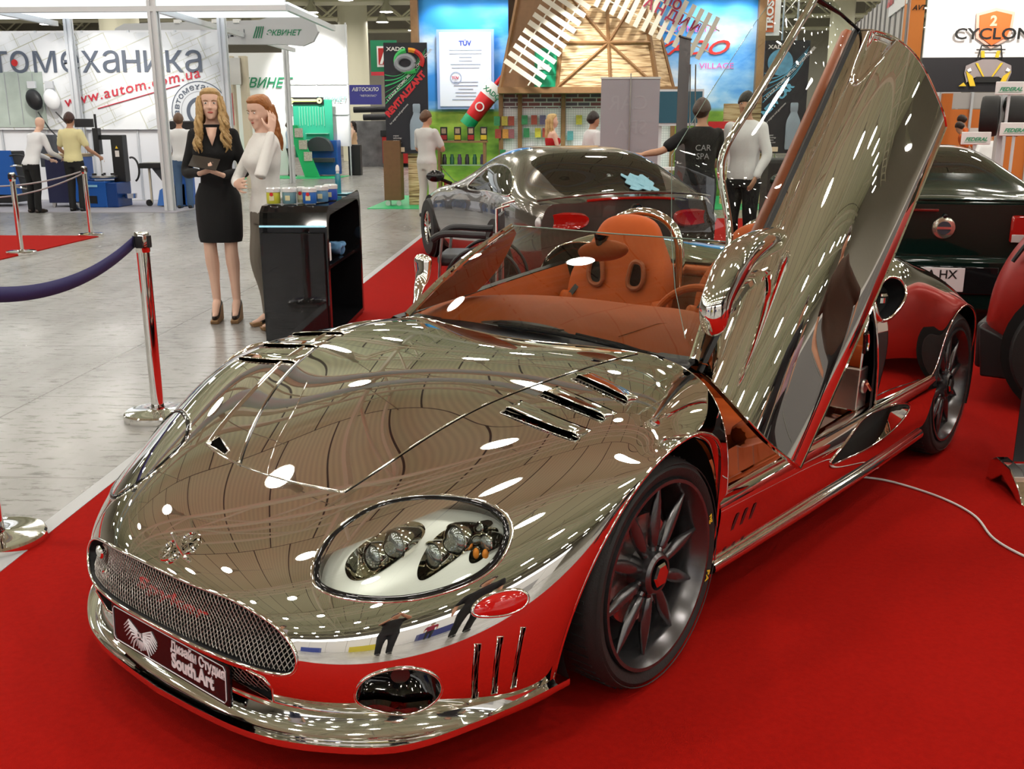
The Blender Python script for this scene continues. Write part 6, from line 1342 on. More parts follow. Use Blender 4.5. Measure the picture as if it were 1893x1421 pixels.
bx('blue_column', (.2, -.2, .04), (.62, .35, 1.05), BLU, ac, .02); bx('screen', (.1, .2, 1.1), (1.05, .3, 2.25), BLACK, ac, .03); bx('keyboard', (-.55, -.15, 1.165), (-.1, .2, 1.175), mat('key_grey', (.5, .5, .45), .5), ac)
MB().lathe([(.0001, 0), (.09, 0), (.09, .05), (.0001, .05)], 14, (-.55, 0, .10), 'Y').build('castor', BLACK, ac); bx('support_leg', (-.5, 0, .1), (-.45, .05, 1.05), CRM, ac)
mo = thing('hanging_monitor', 'small black monitor on a thin grey pole by the banner', 'screen', (-9.68, 20.3, 0)); mo.scale = (.6, .8, .765); bx('screen', (-.30, 0, 2.02), (.34, .08, 2.24), BLACK, mo, .01); MB().tube([(.03, .05, .02), (.03, .05, 2.05)], .018, 6).build('pole', STEEL, mo)
wbn = thing('workbench', 'dark blue tool workbench between the two men at far left', 'bench', (-9.8, 19.3, 0)); wbn.scale = (.42, 1, 1); bx('drawer_unit', (-.6, 0, .10), (1.0, .6, .98), mat('navy_bench', (.012, .015, .06), .4), wbn, .01); bx('blue_end', (.72, -.02, .12), (1.02, .6, 1.0), BLU, wbn, .01); bx('worktop', (-.65, -.05, .98), (1.05, .65, 1.04), mat('worktop', (.35, .26, .15), .5), wbn, .005)
for x in (-.4, .8): MB().lathe([(.0001, 0), (.09, 0), (.09, .05), (.0001, .05)], 14, (x, .02, .10), 'Y').build('castor', STEEL, wbn)
sc = thing('diagnostic_trolley', 'blue and black machine with silver hoses at the left edge', 'machine', (-11.05, 19.6, 0)); sc.scale = (1, 1, .85); bx('cabinet', (-.6, -.2, .1), (.2, .5, 1.28), BLACK, sc, .03); MB().prism([(-.1, .3), (.05, 1.3), (.28, 1.3), (.42, .3)], -.25, -.18).build('blue_panel', BLU, sc, smooth=False); bx('drawer_rack', (.55, .4, .9), (.85, .6, 1.65), DG, sc, .01)
for i in range(4): MB().tube(spline([(.2, -.2, 1.15 - i * .22), (.55, -.3, 1.2 - i * .25), (.8, -.25, 1.0 - i * .2), (.6, -.2, .8 - i * .1)], 20), .022, 6).build('hose', CHROME2 if i % 2 else BLACK, sc)
for i, (x, m_) in enumerate(((-11.0, BLACK), (-10.62, WHITE))):
    o = thing('hanging_bag', ('black' if i == 0 else 'white') + ' rounded bag hanging on a strap before the photo panel', 'bag', (x, 21.0, .06)); MB().ell((0, 0, 2.05), (.17, .09, .22), 16, 10, Matrix.Rotation(-.35, 3, 'Y')).build('bag', m_, o); MB().tube([(.05, 0, 1.8), (.28 + i * .1, -.05, 1.45), (.45 + i * .2, -.1, 1.30)], .014, 6).build('strap', BLACK, o); bx('hook', (-.12, 0, 2.28), (.05, .06, 2.42), ALU, o)
# -- XADO stand
def xado_poster(x, y, lab, words_, col, swirl, seed, bottle, w=.85):
    p_ = thing('poster_stand', lab, 'poster', (x, y, 0)); z0, z1 = 1.03, 3.12
    o = bx('poster', (0, 0, z0), (w, .03, z1), mat('poster_black', (.012, .014, .022), .4), p_)
    sw_ = mat('swirl_%d' % (swirl[1] * 100), swirl, .4)
    for i in range(6):
        q = [(.01, -.012, 2.52 - i * .11), (.25, -.012, 2.50 - i * .06), (.52, -.012, 2.66 - i * .05), (w - .02 - i * .02, -.012, 3.0 - i * .06)]
        G_ = spline(q, 16); wd = .006 + .004 * (i % 3); MB().grid([[Vector(a_) for a_ in G_], [Vector(a_) + Vector((.004, 0, wd * 2)) for a_ in G_]]).build('printed_swirl', sw_, p_, fix=False)
    for dx in (.02, w - .04): bx('truss_leg', (dx, .1, 0), (dx + .02, .12, z1), STEEL, p_)
    L = lambda t_, px_, pz_, sz, m, ang=0, **k: text(t_, 'lettering', m, p_, Matrix.Translation((px_, -.012, pz_)) @ Matrix.Rotation(ang, 4, 'Y') @ Matrix.Rotation(PI / 2, 4, 'X'), sz, **k)
    L('XADO', .06, 2.97, .10, WHITE, bold=.003, sx=1.25)
    L('1 STAGE ATOMIC METAL CONDITIONER', .06, 2.02, .072, WHITE, -.82, bold=.001); L(words_, .07, 1.72, .165, mat('w_' + str(col), col, .4), -.82, bold=.010)
    L('for engines and gearboxes', .10, 1.58, .05, WHITE, -.82)
    for i in range(4): L(('original', 'technology', 'product', 'of the year')[i], .14, 1.36 - i * .045, .038, WHITE)
    bx('price_tag', (.14, -.01, 1.06), (.36, -.005, 1.15), mat('tag_cream', (.75, .6, .45), .5), p_)
    b_ = MB().lathe([(.13, 0), (.14, .04), (.14, .48), (.125, .56), (.07, .68), (.065, .72), (.075, .73), (.075, .86), (.06, .88), (.0001, .88)], 20, (.62, -.02, 1.10)); b_.v = [(a, -.02 + (b + .02) * .12, c) for a, b, c in b_.v]; b_.build('printed_bottle', mat('bottle_steel_blue', bottle, .3, .3), p_)
    return p_
xp = xado_poster(-3.42, 20.0, 'tall dark poster with red green ring and bottle on the left of the mill stand', 'REVITALIZANT', (.65, .03, .04), (.05, .55, .18), (3.05, -2.75, 0), (.30, .38, .46))
g_ = MB()
for i, (c, a0, a1) in enumerate((((.55, .03, .03), .3, 1.9), ((.75, .30, .03), 1.9, 2.4), ((.05, .5, .12), 2.6, 6.0))): MB().tube([(.50 + .26 * math.cos(a), -.03, 2.78 + .20 * math.sin(a)) for a in np.linspace(a0 - .8, a1 - .8, 14)], .05, 6).build('printed_ring', mat('ring%d' % i, c, .4), xp)
MB().tube([(.42 + .17 * math.cos(a), -.035, 2.74 + .13 * math.sin(a)) for a in np.linspace(0, 2 * PI, 20)], .055, 8).build('printed_ring_inner', mat('ring_grey', (.30, .33, .37), .4), xp)
xn = xado_poster(3.92, 20.0, 'tall dark poster with blue globe and bottle right of the mill stand', 'NEW CAR', (.15, .50, .75), (.10, .45, .70), (-4.3, -2.8, 0), (.35, .42, .48))
MB().lathe([(.0001, 0), (.24, 0)], 28, (.30, -.02, 2.72), 'Y', cap=False).build('printed_globe', mat('globe_blue', (.12, .38, .60), .4, noise_amt=.7, noise_scale=6), xn, fix=False)
WOOD = mat('mill_brown_wood', (.17, .085, .035), .55, noise_amt=.2, noise_scale=12); WOODL = mat('beam_wood', (.26, .14, .06), .5, noise_amt=.2, noise_scale=15)
t = thing('brown_cabinet', 'brown wood pedestal on castors below the left dark poster', 'cabinet', (-3.47, 19.85, 0)); bx('cabinet', (0, 0, .12), (.34, .4, 1.28), WOOD, t, .005)
for x in (.06, .28): MB().lathe([(.0001, 0), (.05, 0), (.05, .04), (.0001, .04)], 12, (x, .04, .06), 'Y').build('castor', STEEL, t)
def straw_fn(nt, tc, b):
    mp = N(nt, 'ShaderNodeMapping'); mp.inputs['Scale'].default_value = (.35, .35, 6); nt.links.new(tc.outputs['Object'], mp.inputs[0])
    n = N(nt, 'ShaderNodeTexNoise'); n.inputs['Scale'].default_value = 6; n.inputs['Detail'].default_value = 5; nt.links.new(mp.outputs[0], n.inputs['Vector'])
    r = ramp(nt, [(.36, (.20, .11, .05)), (.45, (.55, .36, .18)), (.58, (.78, .60, .36))]); nt.links.new(n.outputs['Fac'], r.inputs[0]); nt.links.new(r.outputs[0], b.inputs['Base Color'])
STRAW = tex_mat('woven_straw', straw_fn, .7)
tag(bx('straw_screen', (-3.02, 20.15, .012), (-2.75, 20.3, 1.1), STRAW), 'woven straw screen behind the legs of the left dark poster', 'screen')
tag(bx('green_carpet', (-3.7, 19.2, 0), (5.0, 23.0, .012), GG), 'bright green carpet of the windmill stand', 'carpet')
def sky_fn(nt, tc, b):
    g = N(nt, 'ShaderNodeSeparateXYZ'); nt.links.new(tc.outputs['Object'], g.inputs[0])
    mp = N(nt, 'ShaderNodeMapping'); mp.inputs['Scale'].default_value = (.5, 1, 1.1); nt.links.new(tc.outputs['Object'], mp.inputs[0])
    n = N(nt, 'ShaderNodeTexNoise'); n.inputs['Scale'].default_value = 1.1; n.inputs['Detail'].default_value = 6; nt.links.new(mp.outputs[0], n.inputs['Vector'])
    r = ramp(nt, [(.40, (.03, .25, .70)), (.50, (.25, .50, .82)), (.62, (.78, .84, .92))]); nt.links.new(n.outputs['Fac'], r.inputs[0])
    up_ = N(nt, 'ShaderNodeMapRange'); up_.inputs['From Min'].default_value = 3.3; up_.inputs['From Max'].default_value = 4.1; nt.links.new(g.outputs['Z'], up_.inputs['Value'])
    m0 = N(nt, 'ShaderNodeMix', data_type='RGBA'); m0.inputs[7].default_value = (.02, .30, .75, 1); nt.links.new(up_.outputs[0], m0.inputs[0]); nt.links.new(r.outputs[0], m0.inputs[6])
    n2 = N(nt, 'ShaderNodeTexNoise'); n2.inputs['Scale'].default_value = 2.5; n2.inputs['Detail'].default_value = 8; nt.links.new(mp.outputs[0], n2.inputs['Vector'])
    r2 = ramp(nt, [(.35, (.06, .16, .015)), (.55, (.22, .38, .04)), (.7, (.45, .55, .08))]); nt.links.new(n2.outputs['Fac'], r2.inputs[0])
    hz = N(nt, 'ShaderNodeMapRange'); hz.inputs['From Min'].default_value = 1.86; hz.inputs['From Max'].default_value = 1.96; nt.links.new(g.outputs['Z'], hz.inputs['Value'])
    m1 = N(nt, 'ShaderNodeMix', data_type='RGBA'); nt.links.new(hz.outputs[0], m1.inputs[0]); nt.links.new(r2.outputs[0], m1.inputs[6]); nt.links.new(m0.outputs[2], m1.inputs[7])
    nt.links.new(m1.outputs[2], b.inputs['Base Color'])
SKYW = tex_mat('meadow_and_sky_print', sky_fn, .5)
s1w = tag(bx('backdrop', (-3.2, 23, 0), (1.2, 23.08, 4.9), SKYW), 'printed meadow and sky backdrop left of the windmill', 'backdrop'); s2w = tag(bx('backdrop', (1.2, 23, 0), (4.42, 23.08, 4.9), SKYW), 'printed meadow and sky backdrop right of the windmill with pink lettering', 'backdrop')
PINK = mat('pink_letters', (.70, .10, .38), .5); REDX = mat('red_script', (.75, .03, .02), .5)
word('WELCOME TO', 1.95, 3.55, .19, PINK, s2w, y=22.97, sx=1.2); word('XADO', 1.98, 3.08, .42, REDX, s2w, y=22.97, bold=.006, shear=.45, sx=1.35); word('VILLAGE', 3.08, 2.78, .17, PINK, s2w, y=22.97, sx=1.2)
for i, x in enumerate((-3.28, 4.30)): tag(bx('timber_post', (x, 22.8, 0), (x + .16, 23.0, 5.2), WOODL), ('left' if i == 0 else 'right') + ' brown timber post at the edge of the meadow backdrop', 'post')
for i, (x, n_) in enumerate(((-2.5, 'leftmost'), (-1.85, 'second'), (-1.3, 'third'), (3.2, 'fourth'), (3.9, 'rightmost'))):
    o = thing('display_spot', n_ + ' blue white spot lamp over the meadow backdrop', 'lamp', (x, 22.55, 4.28)); MB().lathe([(.05, .12), (.09, .0), (.0001, .02)], 16, cap=False).build('lamp_head', BLACK, o); MB().lathe([(.0001, -.004), (.085, -.004)], 16, cap=False).build('lamp_face', emat('cool_lamp', (.7, .85, 1), 30), o, fix=False); MB().tube([(0, 0, .1), (0, .45, .3)], .012, 6).build('lamp_arm', BLACK, o)
    spot(x, 22.3, 4.3, x, 23.1, 3.2, 70, 1.7, col=(.75, .88, 1))
spot(-2.2, 21.6, 4.4, -2.3, 23.0, 1.6, 120, 1.1, col=(1, 1, .9)); spot(3.5, 21.4, 4.2, 3.9, 23.0, 1.6, 110, 1.1, col=(1, 1, .9))
cf = thing('certificate', 'large framed white certificate on the meadow backdrop', 'poster', (0, 0, 0)); bx('frame', (-2.72, 22.84, 1.93), (-1.45, 22.9, 3.62), mat('pale_blue_frame', (.30, .42, .75), .4), cf); bx('sheet', (-2.66, 22.82, 1.99), (-1.51, 22.85, 3.56), mat('certificate_white', (.80, .84, .95), .4), cf)
word('TÜV', -2.22, 3.28, .14, mat('navy_letters', (.03, .05, .30), .5), cf, y=22.80, bold=.006)
rnd = random.Random(2)
for i in range(15):
    z = 3.18 - i * .075; w_ = rnd.uniform(.25, .75); mb = bx('text_line', (-2.08 - w_ / 2, 22.812, z), (-2.08 + w_ / 2, 22.818, z + .012), mat('grey_ink', (.35, .4, .55), .6), cf) if i not in (6, 7, 8) else None
ring(cf, -2.30, 22.81, 2.60, .11, .13, mat('grey_ink', (.35, .4, .55), .6)); word('TÜV', -2.39, 2.57, .08, CRIM, cf, y=22.80, bold=.003)
# giant tube
tb = thing('giant_tube', 'big tilted green red and white paste tube hanging beside the certificate', 'tube', (-1.70, 22.2, 1.98)); tb.rotation_euler = (0, math.radians(38), 0)
MB().lathe([(.0001, -.52), (.17, -.52), (.17, -.30), (.0001, -.30)], 24).build('tube_cap', mat('tube_green', (.01, .30, .12), .35), tb)
def flat(mb, f): mb.v = [(a * (1 + .25 * max(0, c)), b * (1 - .75 * max(0, c / .62)), c) for a, b, c in mb.v]; return mb
flat(MB().lathe([(.16, -.30), (.175, -.26), (.185, .25)], 24, cap=False), 0).build('tube_body', mat('tube_red', (.62, .02, .025), .3), tb); flat(MB().lathe([(.185, .25), (.19, .55), (.0001, .56)], 24, cap=False), 0).build('tube_end', WHITE, tb); MB().tube([(-.02, 0, .56), (-.02, 0, .80)], [.05, .035], 10).build('tube_nozzle', mat('tube_red', (.62, .02, .025), .3), tb); MB().tube([(-.02, 0, .80), (-.02, 0, .92)], .035, 10).build('nozzle_tip', GG, tb)
text('XADO', 'tube_lettering', GRN, tb, Matrix.Translation((-.17, -.17, .32)) @ Matrix.Rotation(PI / 2, 4, 'X'), .14, bold=.004); ring(tb, 0, -.19, -.02, .07, .10, WHITE)
# product shelf
sh = thing('product_shelf', 'wooden display shelf with glass boards before the meadow backdrop', 'shelf', (-2.45, 20.4, 0))
for x in (0, .92): bx('upright', (x, 0, 0), (x + .05, .35, 1.25), WOODL, sh)
bx('top_board', (-.02, -.02, 1.23), (1.0, .37, 1.27), WOODL, sh)
for z in (.30, .78): bx('glass_board', (.03, 0, z), (.94, .33, z + .015), mat('shelf_glass', (.35, .45, .42), .1), sh)
for k, (a, b) in enumerate(((.05, .45), (.95, .55))): MB().tube([(a, .02, .76), (b, .02, .34)], .012, 6).build('strut', CHROME2, sh)
for i, (x, c, n_) in enumerate(((-2.33, (.35, .02, .02), 'leftmost red and black'), (-2.05, (.55, .40, .02), 'left yellow and black'), (-1.78, (.35, .02, .02), 'right red and black'), (-1.52, (.55, .42, .02), 'rightmost yellow and black'))):
    t = thing('product_pack', n_ + ' product pack on top of the wooden display shelf', 'box', (x, 20.5, 1.27), 0, 'packs on the display shelf'); bx('pack', (-.07, 0, 0), (.07, .05, .27), BLACK, t, .005); bx('pack_front', (-.06, -.004, .02), (.06, 0, .11), mat('pk%.2f' % c[1], c, .4), t); bx('pack_flash', (-.045, -.004, .14), (.045, 0, .24), mat('pk_mix', (.4, .3, .2), .4, noise_amt=.8, noise_scale=60), t)
prods = []
for i in range(6):
    o = MB().lathe([(.045, 0), (.045, .13), (.03, .16), (.03, .2), (.0001, .2)], 12).build('product_bottle', mat('prod%d' % (i % 3), ((.03, .03, .035), (.02, .12, .06), (.08, .05, .12))[i % 3], .35), None); o.location = (-2.33 + i * .155, 20.55, .80); tag(o, 'small dark bottle on the upper glass board of the display shelf', 'bottle', 'bottles on the upper glass board')
for i in range(4):
    o = MB().lathe([(.05, 0), (.05, .10), (.025, .14), (.0001, .15)], 12).build('product_bottle', mat('prodr%d' % (i % 2), ((.35, .03, .02), (.03, .22, .10))[i % 2], .35), None); o.location = (-2.3 + i * .2, 20.55, .32); tag(o, 'small red or green bottle on the lower glass board', 'bottle', 'bottles on the lower glass board')
# windmill
wm = thing('windmill', 'brown windmill shaped kiosk with straw panels and white sails', 'kiosk', (0, 0, 0))
zb, zt = 2.30, 4.9
bot = [(-1.22, 21.3), (-.054, 20.9), (1.985, 20.9), (2.36, 21.5)]; topp = [(-.69, 21.5), (.168, 21.1), (1.483, 21.1), (1.60, 21.5)]
for i in range(3):
    a, b = bot[i], bot[i + 1]; c, d = topp[i + 1], topp[i]
    MB().add([(a[0], a[1], zb), (b[0], b[1], zb), (c[0], c[1], zt), (d[0], d[1], zt)], [(0, 1, 2, 3)]).build('mill_face', WOOD if i == 0 else STRAW, wm, fix=False, thick=.04, smooth=False)
MB().add([(-1.2, 21.3, zb), (-.62, 21.5, zt), (-.62, 22.6, zt), (-1.2, 22.6, zb)], [(0, 1, 2, 3)]).build('mill_face', WOOD, wm, fix=False, thick=.04, smooth=False)
MB().add([(.60, 20.86, 3.2), (1.28, 20.86, 2.32), (1.28, 20.86, 3.2)], [(0, 1, 2)]) if False else None
lc = lambda p_, q_, t: Vector(p_).lerp(Vector(q_), t)
def beam(a, b, w=.035, m=WOODL, nm='mill_beam'): return MB().tube([Vector(a), Vector(b)], w, 4).build(nm, m, wm, smooth=False)
for (a, d) in zip(bot, topp): beam((a[0], a[1] - .03, zb), (d[0], d[1] - .03, zt), .05)
A = [Vector((a[0], a[1] - .05, zb)) for a in bot]; B = [Vector((a[0], a[1] - .05, zt)) for a in topp]
mid = lc(A[1], B[1], .335), lc(A[2], B[2], .335), lc(A[3], B[3], .335)
beam(mid[0], mid[1]); beam(mid[1], mid[2]) if False else None; beam(A[1].lerp(A[2], .535), B[1].lerp(B[2], .535)); hc = lc(A[1].lerp(A[2], .535), B[1].lerp(B[2], .535), .335)
beam(A[1], hc, .03); beam(A[2], hc, .03); beam(lc(A[1], B[1], .72), hc, .03); beam(lc(A[2], B[2], .72), hc, .03); beam(A[0] + Vector((0, 0, .75)), A[1] + Vector((0, 0, .75)), .03) if False else None
bx('mill_ledge', (-1.25, 20.8, 2.20), (2.45, 23, 2.32), WOODL, wm)
SAIL = mat('sail_white', (.68, .66, .56), .5)
def sail(ang, n=11, lab=None):
    M = Matrix.Translation((.471, 20.45, 4.383)) @ Matrix.Rotation(ang, 4, 'Y')
    sl = bpy.data.objects.new('sail', None); link(sl); sl.parent = wm
    for i in range(n): mb = MB(); mb.box((.45 + i * .172, 0, 0), (.095, .015, .86)); mb.v = [tuple(M @ Vector(q)) for q in mb.v]; mb.build('sail_slat', SAIL, sl, smooth=False)
    for z in (-.22, .22): MB().tube([M @ Vector((.2, .01, z)), M @ Vector((.42 + n * .172, .01, z))], .016, 6).build('sail_rail', SAIL, sl)
sail(math.radians(123.5), 11); sail(math.radians(26), 14); sail(math.radians(206), 11); sail(math.radians(-60), 11)
for t_, dx, dz in (('ЛО', .30, .20), ('АНДИИ', .05, -.16)): pass
text('ПО', 'sail_lettering', mat('maroon_letters', (.30, .02, .06), .5), wm, Matrix.Translation((1.98, 20.38, 3.86)) @ Matrix.Rotation(math.radians(26), 4, 'Y') @ Matrix.Rotation(PI / 2, 4, 'X'), .24, bold=.008)
text('АНДИИ', 'sail_lettering', mat('maroon_letters', (.30, .02, .06), .5), wm, Matrix.Translation((1.60, 20.38, 3.80)) @ Matrix.Rotation(math.radians(26), 4, 'Y') @ Matrix.Rotation(PI / 2, 4, 'X'), .27, bold=.006, space=1.35)
t = thing('green_drum', 'green oil drum standing on the ledge of the windmill', 'barrel', (-.27, 21.0, 2.32)); MB().lathe([(.0001, 0), (.24, 0), (.24, .24), (.25, .25), (.24, .26), (.24, .50), (.25, .51), (.24, .52), (.24, .74), (.0001, .74)], 28).build('drum', mat('drum_green', (.01, .32, .16), .35), t); MB().box((-.05, -.245, .38), (.24, .01, .10)).build('drum_label', WHITE, t, smooth=False)
tag(MB().lathe([(.0001, 0), (.16, 0), (.16, .55), (.0001, .55)], 20, (-.05, 21.9, 3.3)).build('blue_drum', mat('drum_blue', (.01, .04, .40), .3), None), 'blue drum inside the windmill behind the sail', 'barrel')
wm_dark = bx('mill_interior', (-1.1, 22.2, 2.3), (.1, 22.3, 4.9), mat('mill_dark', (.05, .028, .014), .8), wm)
for (a, b) in ((bot[0], bot[1]),): pass
BRK = tex_mat('printed_bricks', lambda nt, tc, b: (lambda bk, mp: (nt.links.new(tc.outputs['Object'], mp.inputs[0]), nt.links.new(mp.outputs[0], bk.inputs['Vector']), nt.links.new(bk.outputs[0], b.inputs['Base Color'])))(N(nt, 'ShaderNodeTexBrick', i_Scale=1, i_Mortar_Size=.012, i_Brick_Width=.26, i_Row_Height=.085, i_Color1=(.28, .07, .07, 1), i_Color2=(.10, .09, .13, 1), i_Mortar=(.62, .62, .66, 1)), N(nt, 'ShaderNodeMapping', i_Rotation=(PI / 2, 0, 0))), .6)
def peg_fn(nt, tc, b):
    mp = N(nt, 'ShaderNodeMapping', i_Rotation=(PI / 2, 0, 0)); nt.links.new(tc.outputs['Object'], mp.inputs[0])
    bk = N(nt, 'ShaderNodeTexBrick', i_Scale=1, i_Mortar_Size=.004, i_Brick_Width=.05, i_Row_Height=.05, i_Color1=(.80, .80, .84, 1), i_Color2=(.80, .80, .84, 1), i_Mortar=(.52, .53, .58, 1)); bk.offset = 0
    nt.links.new(mp.outputs[0], bk.inputs['Vector']); nt.links.new(bk.outputs[0], b.inputs['Base Color'])
PEG = tex_mat('white_pegboard', peg_fn, .5)
pg = thing('pegboard', 'white pegboard wall with printed brick band under the windmill', 'wall', (0, 0, 0))
for a, b in ((-1.2, -.86), (-.78, .04), (.14, 1.3), (1.4, 2.35)): bx('peg_panel', (a, 21.48, 0), (b, 21.5, 1.92), PEG, pg); bx('brick_band', (a, 21.47, 1.92), (b, 21.5, 2.2), BRK, pg)
for x in (-1.22, -.82, .09, 1.35, 2.38): bx('timber_post', (x - .045, 21.4, 0), (x + .045, 21.5, 2.22), WOODL, pg)
spot(.2, 19.6, 3.9, .3, 21.5, 1.4, 240, 1.5); spot(1.0, 18.6, 4.6, 1.2, 20.9, 3.2, 220, 1.0, col=(1, .95, .85)); spot(-1.0, 19.6, 3.9, -1.0, 21.4, 1.4, 100, 1.2)
PK = [(.04, .25, .10), (.45, .35, .05), (.35, .06, .04), (.12, .10, .20), (.55, .25, .05), (.50, .45, .05), (.08, .28, .30), (.30, .10, .12)]
for i, (x, z, c) in enumerate(((-1.30, 1.66, 0), (-1.14, 1.66, 1), (-1.0, 1.66, 2), (-.72, 1.68, 0), (-.52, 1.68, 2), (-.34, 1.68, 3), (-1.28, 1.40, 2), (-1.12, 1.40, 4), (-1.0, 1.40, 7), (-.68, 1.42, 0), (-.44, 1.42, 5), (-.28, 1.42, 2), (-1.18, .98, 0), (-.6, 1.02, 3), (-.30, 1.02, 4), (.42, 1.68, 5), (.24, 1.36, 6), (.42, 1.02, 6), (.70, 1.40, 7))):
    o = MB().box((0, 0, 0), (.125, .04, .19)).box((0, .06, .085), (.008, .10, .008)).build('hanging_pack', mat('pack%d' % c, PK[c], .4, noise_amt=.4, noise_scale=40), None, smooth=False); o.location = (x, 21.37, z); tag(o, 'small coloured product pack hanging on the white pegboard', 'pack', 'packs on the pegboard')
# roll banners and screen
rl = thing('rollup_banner', 'pale grey back of a roll-up banner with faint mirrored lettering', 'banner', (0, 0, 0)); FNT = mat('show_through_text', (.365, .365, .395), .6); GB = mat('banner_back_grey', (.34, .34, .37), .6)
bx('banner_sheet', (.63, 15.5, .05), (1.51, 15.51, 2.23), GB, rl); bx('top_rail', (.62, 15.49, 2.22), (1.52, 15.52, 2.25), STEEL, rl); MB().tube([(1.07, 15.47, .05), (1.07, 15.47, 2.3)], .010, 6).build('pole', STEEL, rl); bx('base', (.6, 15.4, .012), (1.54, 15.65, .08), STEEL, rl)
for t_, z, sz in (('CAR', 1.78, .30), ('SPA', 1.42, .30), ('UKRAINE', 1.16, .07)): text(t_, 'lettering', FNT, rl, frame_m((1.34, 15.4975, z), (-1, 0, 0), (0, 0, 1)), sz, bold=.0)
rd_ = thing('dark_banner', 'narrow dark roll-up banner seen almost edge on with pale lettering', 'banner', (0, 0, 0)); GRB = mat('charcoal_banner', (.085, .085, .09), .5)
A1, A2 = Vector((1.30, 11.35, 0)), Vector((1.47, 11.75, 0))
MB().add([A1 + Vector((0, 0, .08)), A2 + Vector((0, 0, .08)), A2 + Vector((0, 0, 2.46)), A1 + Vector((0, 0, 2.46))], [(0, 1, 2, 3)]).build('banner_sheet', GRB, rd_, fix=False, thick=.004, smooth=False)
MB().tube([A1 + Vector((0, 0, 2.47)), A2 + Vector((0, 0, 2.47))], .014, 8).build('top_rail', BLACK, rd_); MB().box(((A1 + A2) / 2 + Vector((0, 0, .05))), (.5, .14, .09), rz=1.17).build('base', STEEL, rd_, bevel=.01)
for d in (.06, .12): MB().tube([A2 + Vector((d, -.1, .08)), A2 + Vector((d - .06, -.05, 2.2))], .008, 6).build('pole', CHROME2, rd_)
for i, ch in enumerate('НАУКА'): text(ch, 'lettering', mat('pale_letters', (.25, .25, .27), .5), rd_, frame_m(A1.lerp(A2, .35) + Vector((-.01, -.01, 2.0 - i * .14)), A2 - A1, (0, 0, 1)), .12)
for i in range(4): MB().add([A1.lerp(A2, .2) + Vector((.0, -.01, .35 + i * .22)), A1.lerp(A2, .8) + Vector((0, -.01, .30 + i * .2)), A1.lerp(A2, .7) + Vector((0, -.01, .40 + i * .2)), A1.lerp(A2, .3) + Vector((0, -.01, .45 + i * .2))], [(0, 1, 2, 3)]).build('printed_red_shape', mat('dull_red_print', (.14, .03, .02), .5), rd_, fix=False, smooth=False)
tl = thing('teal_screen', 'flat teal display screen with pale frame beside the pegboard', 'screen', (0, 0, 0)); bx('frame', (1.78, 19, 1.55), (2.66, 19.06, 2.20), ALU, tl); bx('screen', (1.81, 18.98, 1.60), (2.63, 19.0, 2.16), mat('teal_panel', (.02, .10, .15), .4), tl); bx('stand_leg', (1.85, 19.1, 0), (1.92, 19.15, 1.6), ALU, tl); bx('counter', (1.7, 18.8, .75), (2.7, 19.2, .80), WHITE, tl)
rs = thing('red_sign', 'red sign with white letters behind the man in white shirt', 'sign', (0, 0, 0)); bx('board', (2.62, 18, 1.30), (3.45, 18.05, 1.62), mat('sign_red', (.55, .012, .02), .5), rs); word('ПОЛИТЕХНИКИ', 2.66, 1.38, .15, WHITE, rs, y=17.98, bold=.004, sx=.75); bx('stand', (3.0, 18.06, 0), (3.1, 18.1, 1.3), ALU, rs)
tag(bx('straw_screen', (3.3, 20.6, .012), (4.15, 20.7, 1.98), STRAW), 'woven straw screen behind the blue globe poster', 'screen')
tag(MB().box((3.25, 14.2, .55), (.75, .6, 1.1)).build('black_counter', mat('black_cloth', (.015, .015, .016), .7), None, bevel=.06, smooth=False), 'black cloth covered counter behind the raised door', 'counter')
# -- right side
tr = thing('vertical_banner', 'narrow orange and white vertical banner on a lattice mast', 'banner', (0, 0, 0)); bx('banner_sheet', (4.98, 26, 3.72), (5.42, 26.03, 5.0), WHITE, tr); bx('orange_field', (5.03, 25.97, 3.80), (5.27, 25.99, 5.0), mat('trost_orange', (.62, .14, .05), .5), tr)
text('TROST', 'lettering', WHITE, tr, frame_m((5.23, 25.95, 3.84), (0, 0, 1), (-1, 0, 0)), .24, bold=.010, sx=1.15)
mb = MB()
for x in (5.5, 5.85): mb.tube([(x, 26, 0), (x, 26, 6.9)], .025, 6)
for k in range(16): mb.tube([((5.5, 5.85)[k % 2], 26, k * .42), ((5.85, 5.5)[k % 2], 26, k * .42 + .42)], .014, 5)
mb.build('lattice_mast', STEEL, tr)
sl = thing('slatted_wall', 'tall pale ribbed wall of the right stand running into the distance', 'wall', (0, 0, 0)); RBW = mat('ribbed_white', (.52, .50, .49), .5)
P0, P1 = Vector((7.22, 22.0, 0)), Vector((9.7, 36, 0)); nseg = 16
for i in range(nseg):
    a, b = P0.lerp(P1, i / nseg), P0.lerp(P1, (i + 1) / nseg); MB().add([a, b, b + Vector((0, 0, 4.55)), a + Vector((0, 0, 4.55))], [(0, 1, 2, 3)]).build('wall_slat', RBW, sl, fix=False, thick=.03, smooth=False); MB().tube([a + Vector((-.03, 0, 0)), a + Vector((-.03, 0, 4.57))], .025, 4).build('slat_joint', mat('joint_grey', (.25, .24, .24), .5), sl)
MB().add([P0 + Vector((-.04, 0, 4.0)), P0.lerp(P1, .2) + Vector((-.04, 0, 4.0)), P0.lerp(P1, .2) + Vector((-.04, 0, 4.9)), P0 + Vector((-.04, 0, 4.9))], [(0, 1, 2, 3)]).build('upper_fascia', PANEL, sl, fix=False, thick=.03, smooth=False)
text('ZKR', 'lettering', CRIM, sl, frame_m((7.68, 25.0, 4.25), (-(P1 - P0).x, -(P1 - P0).y, 0), (0, 0, 1)), .5, bold=.03, shear=.3)
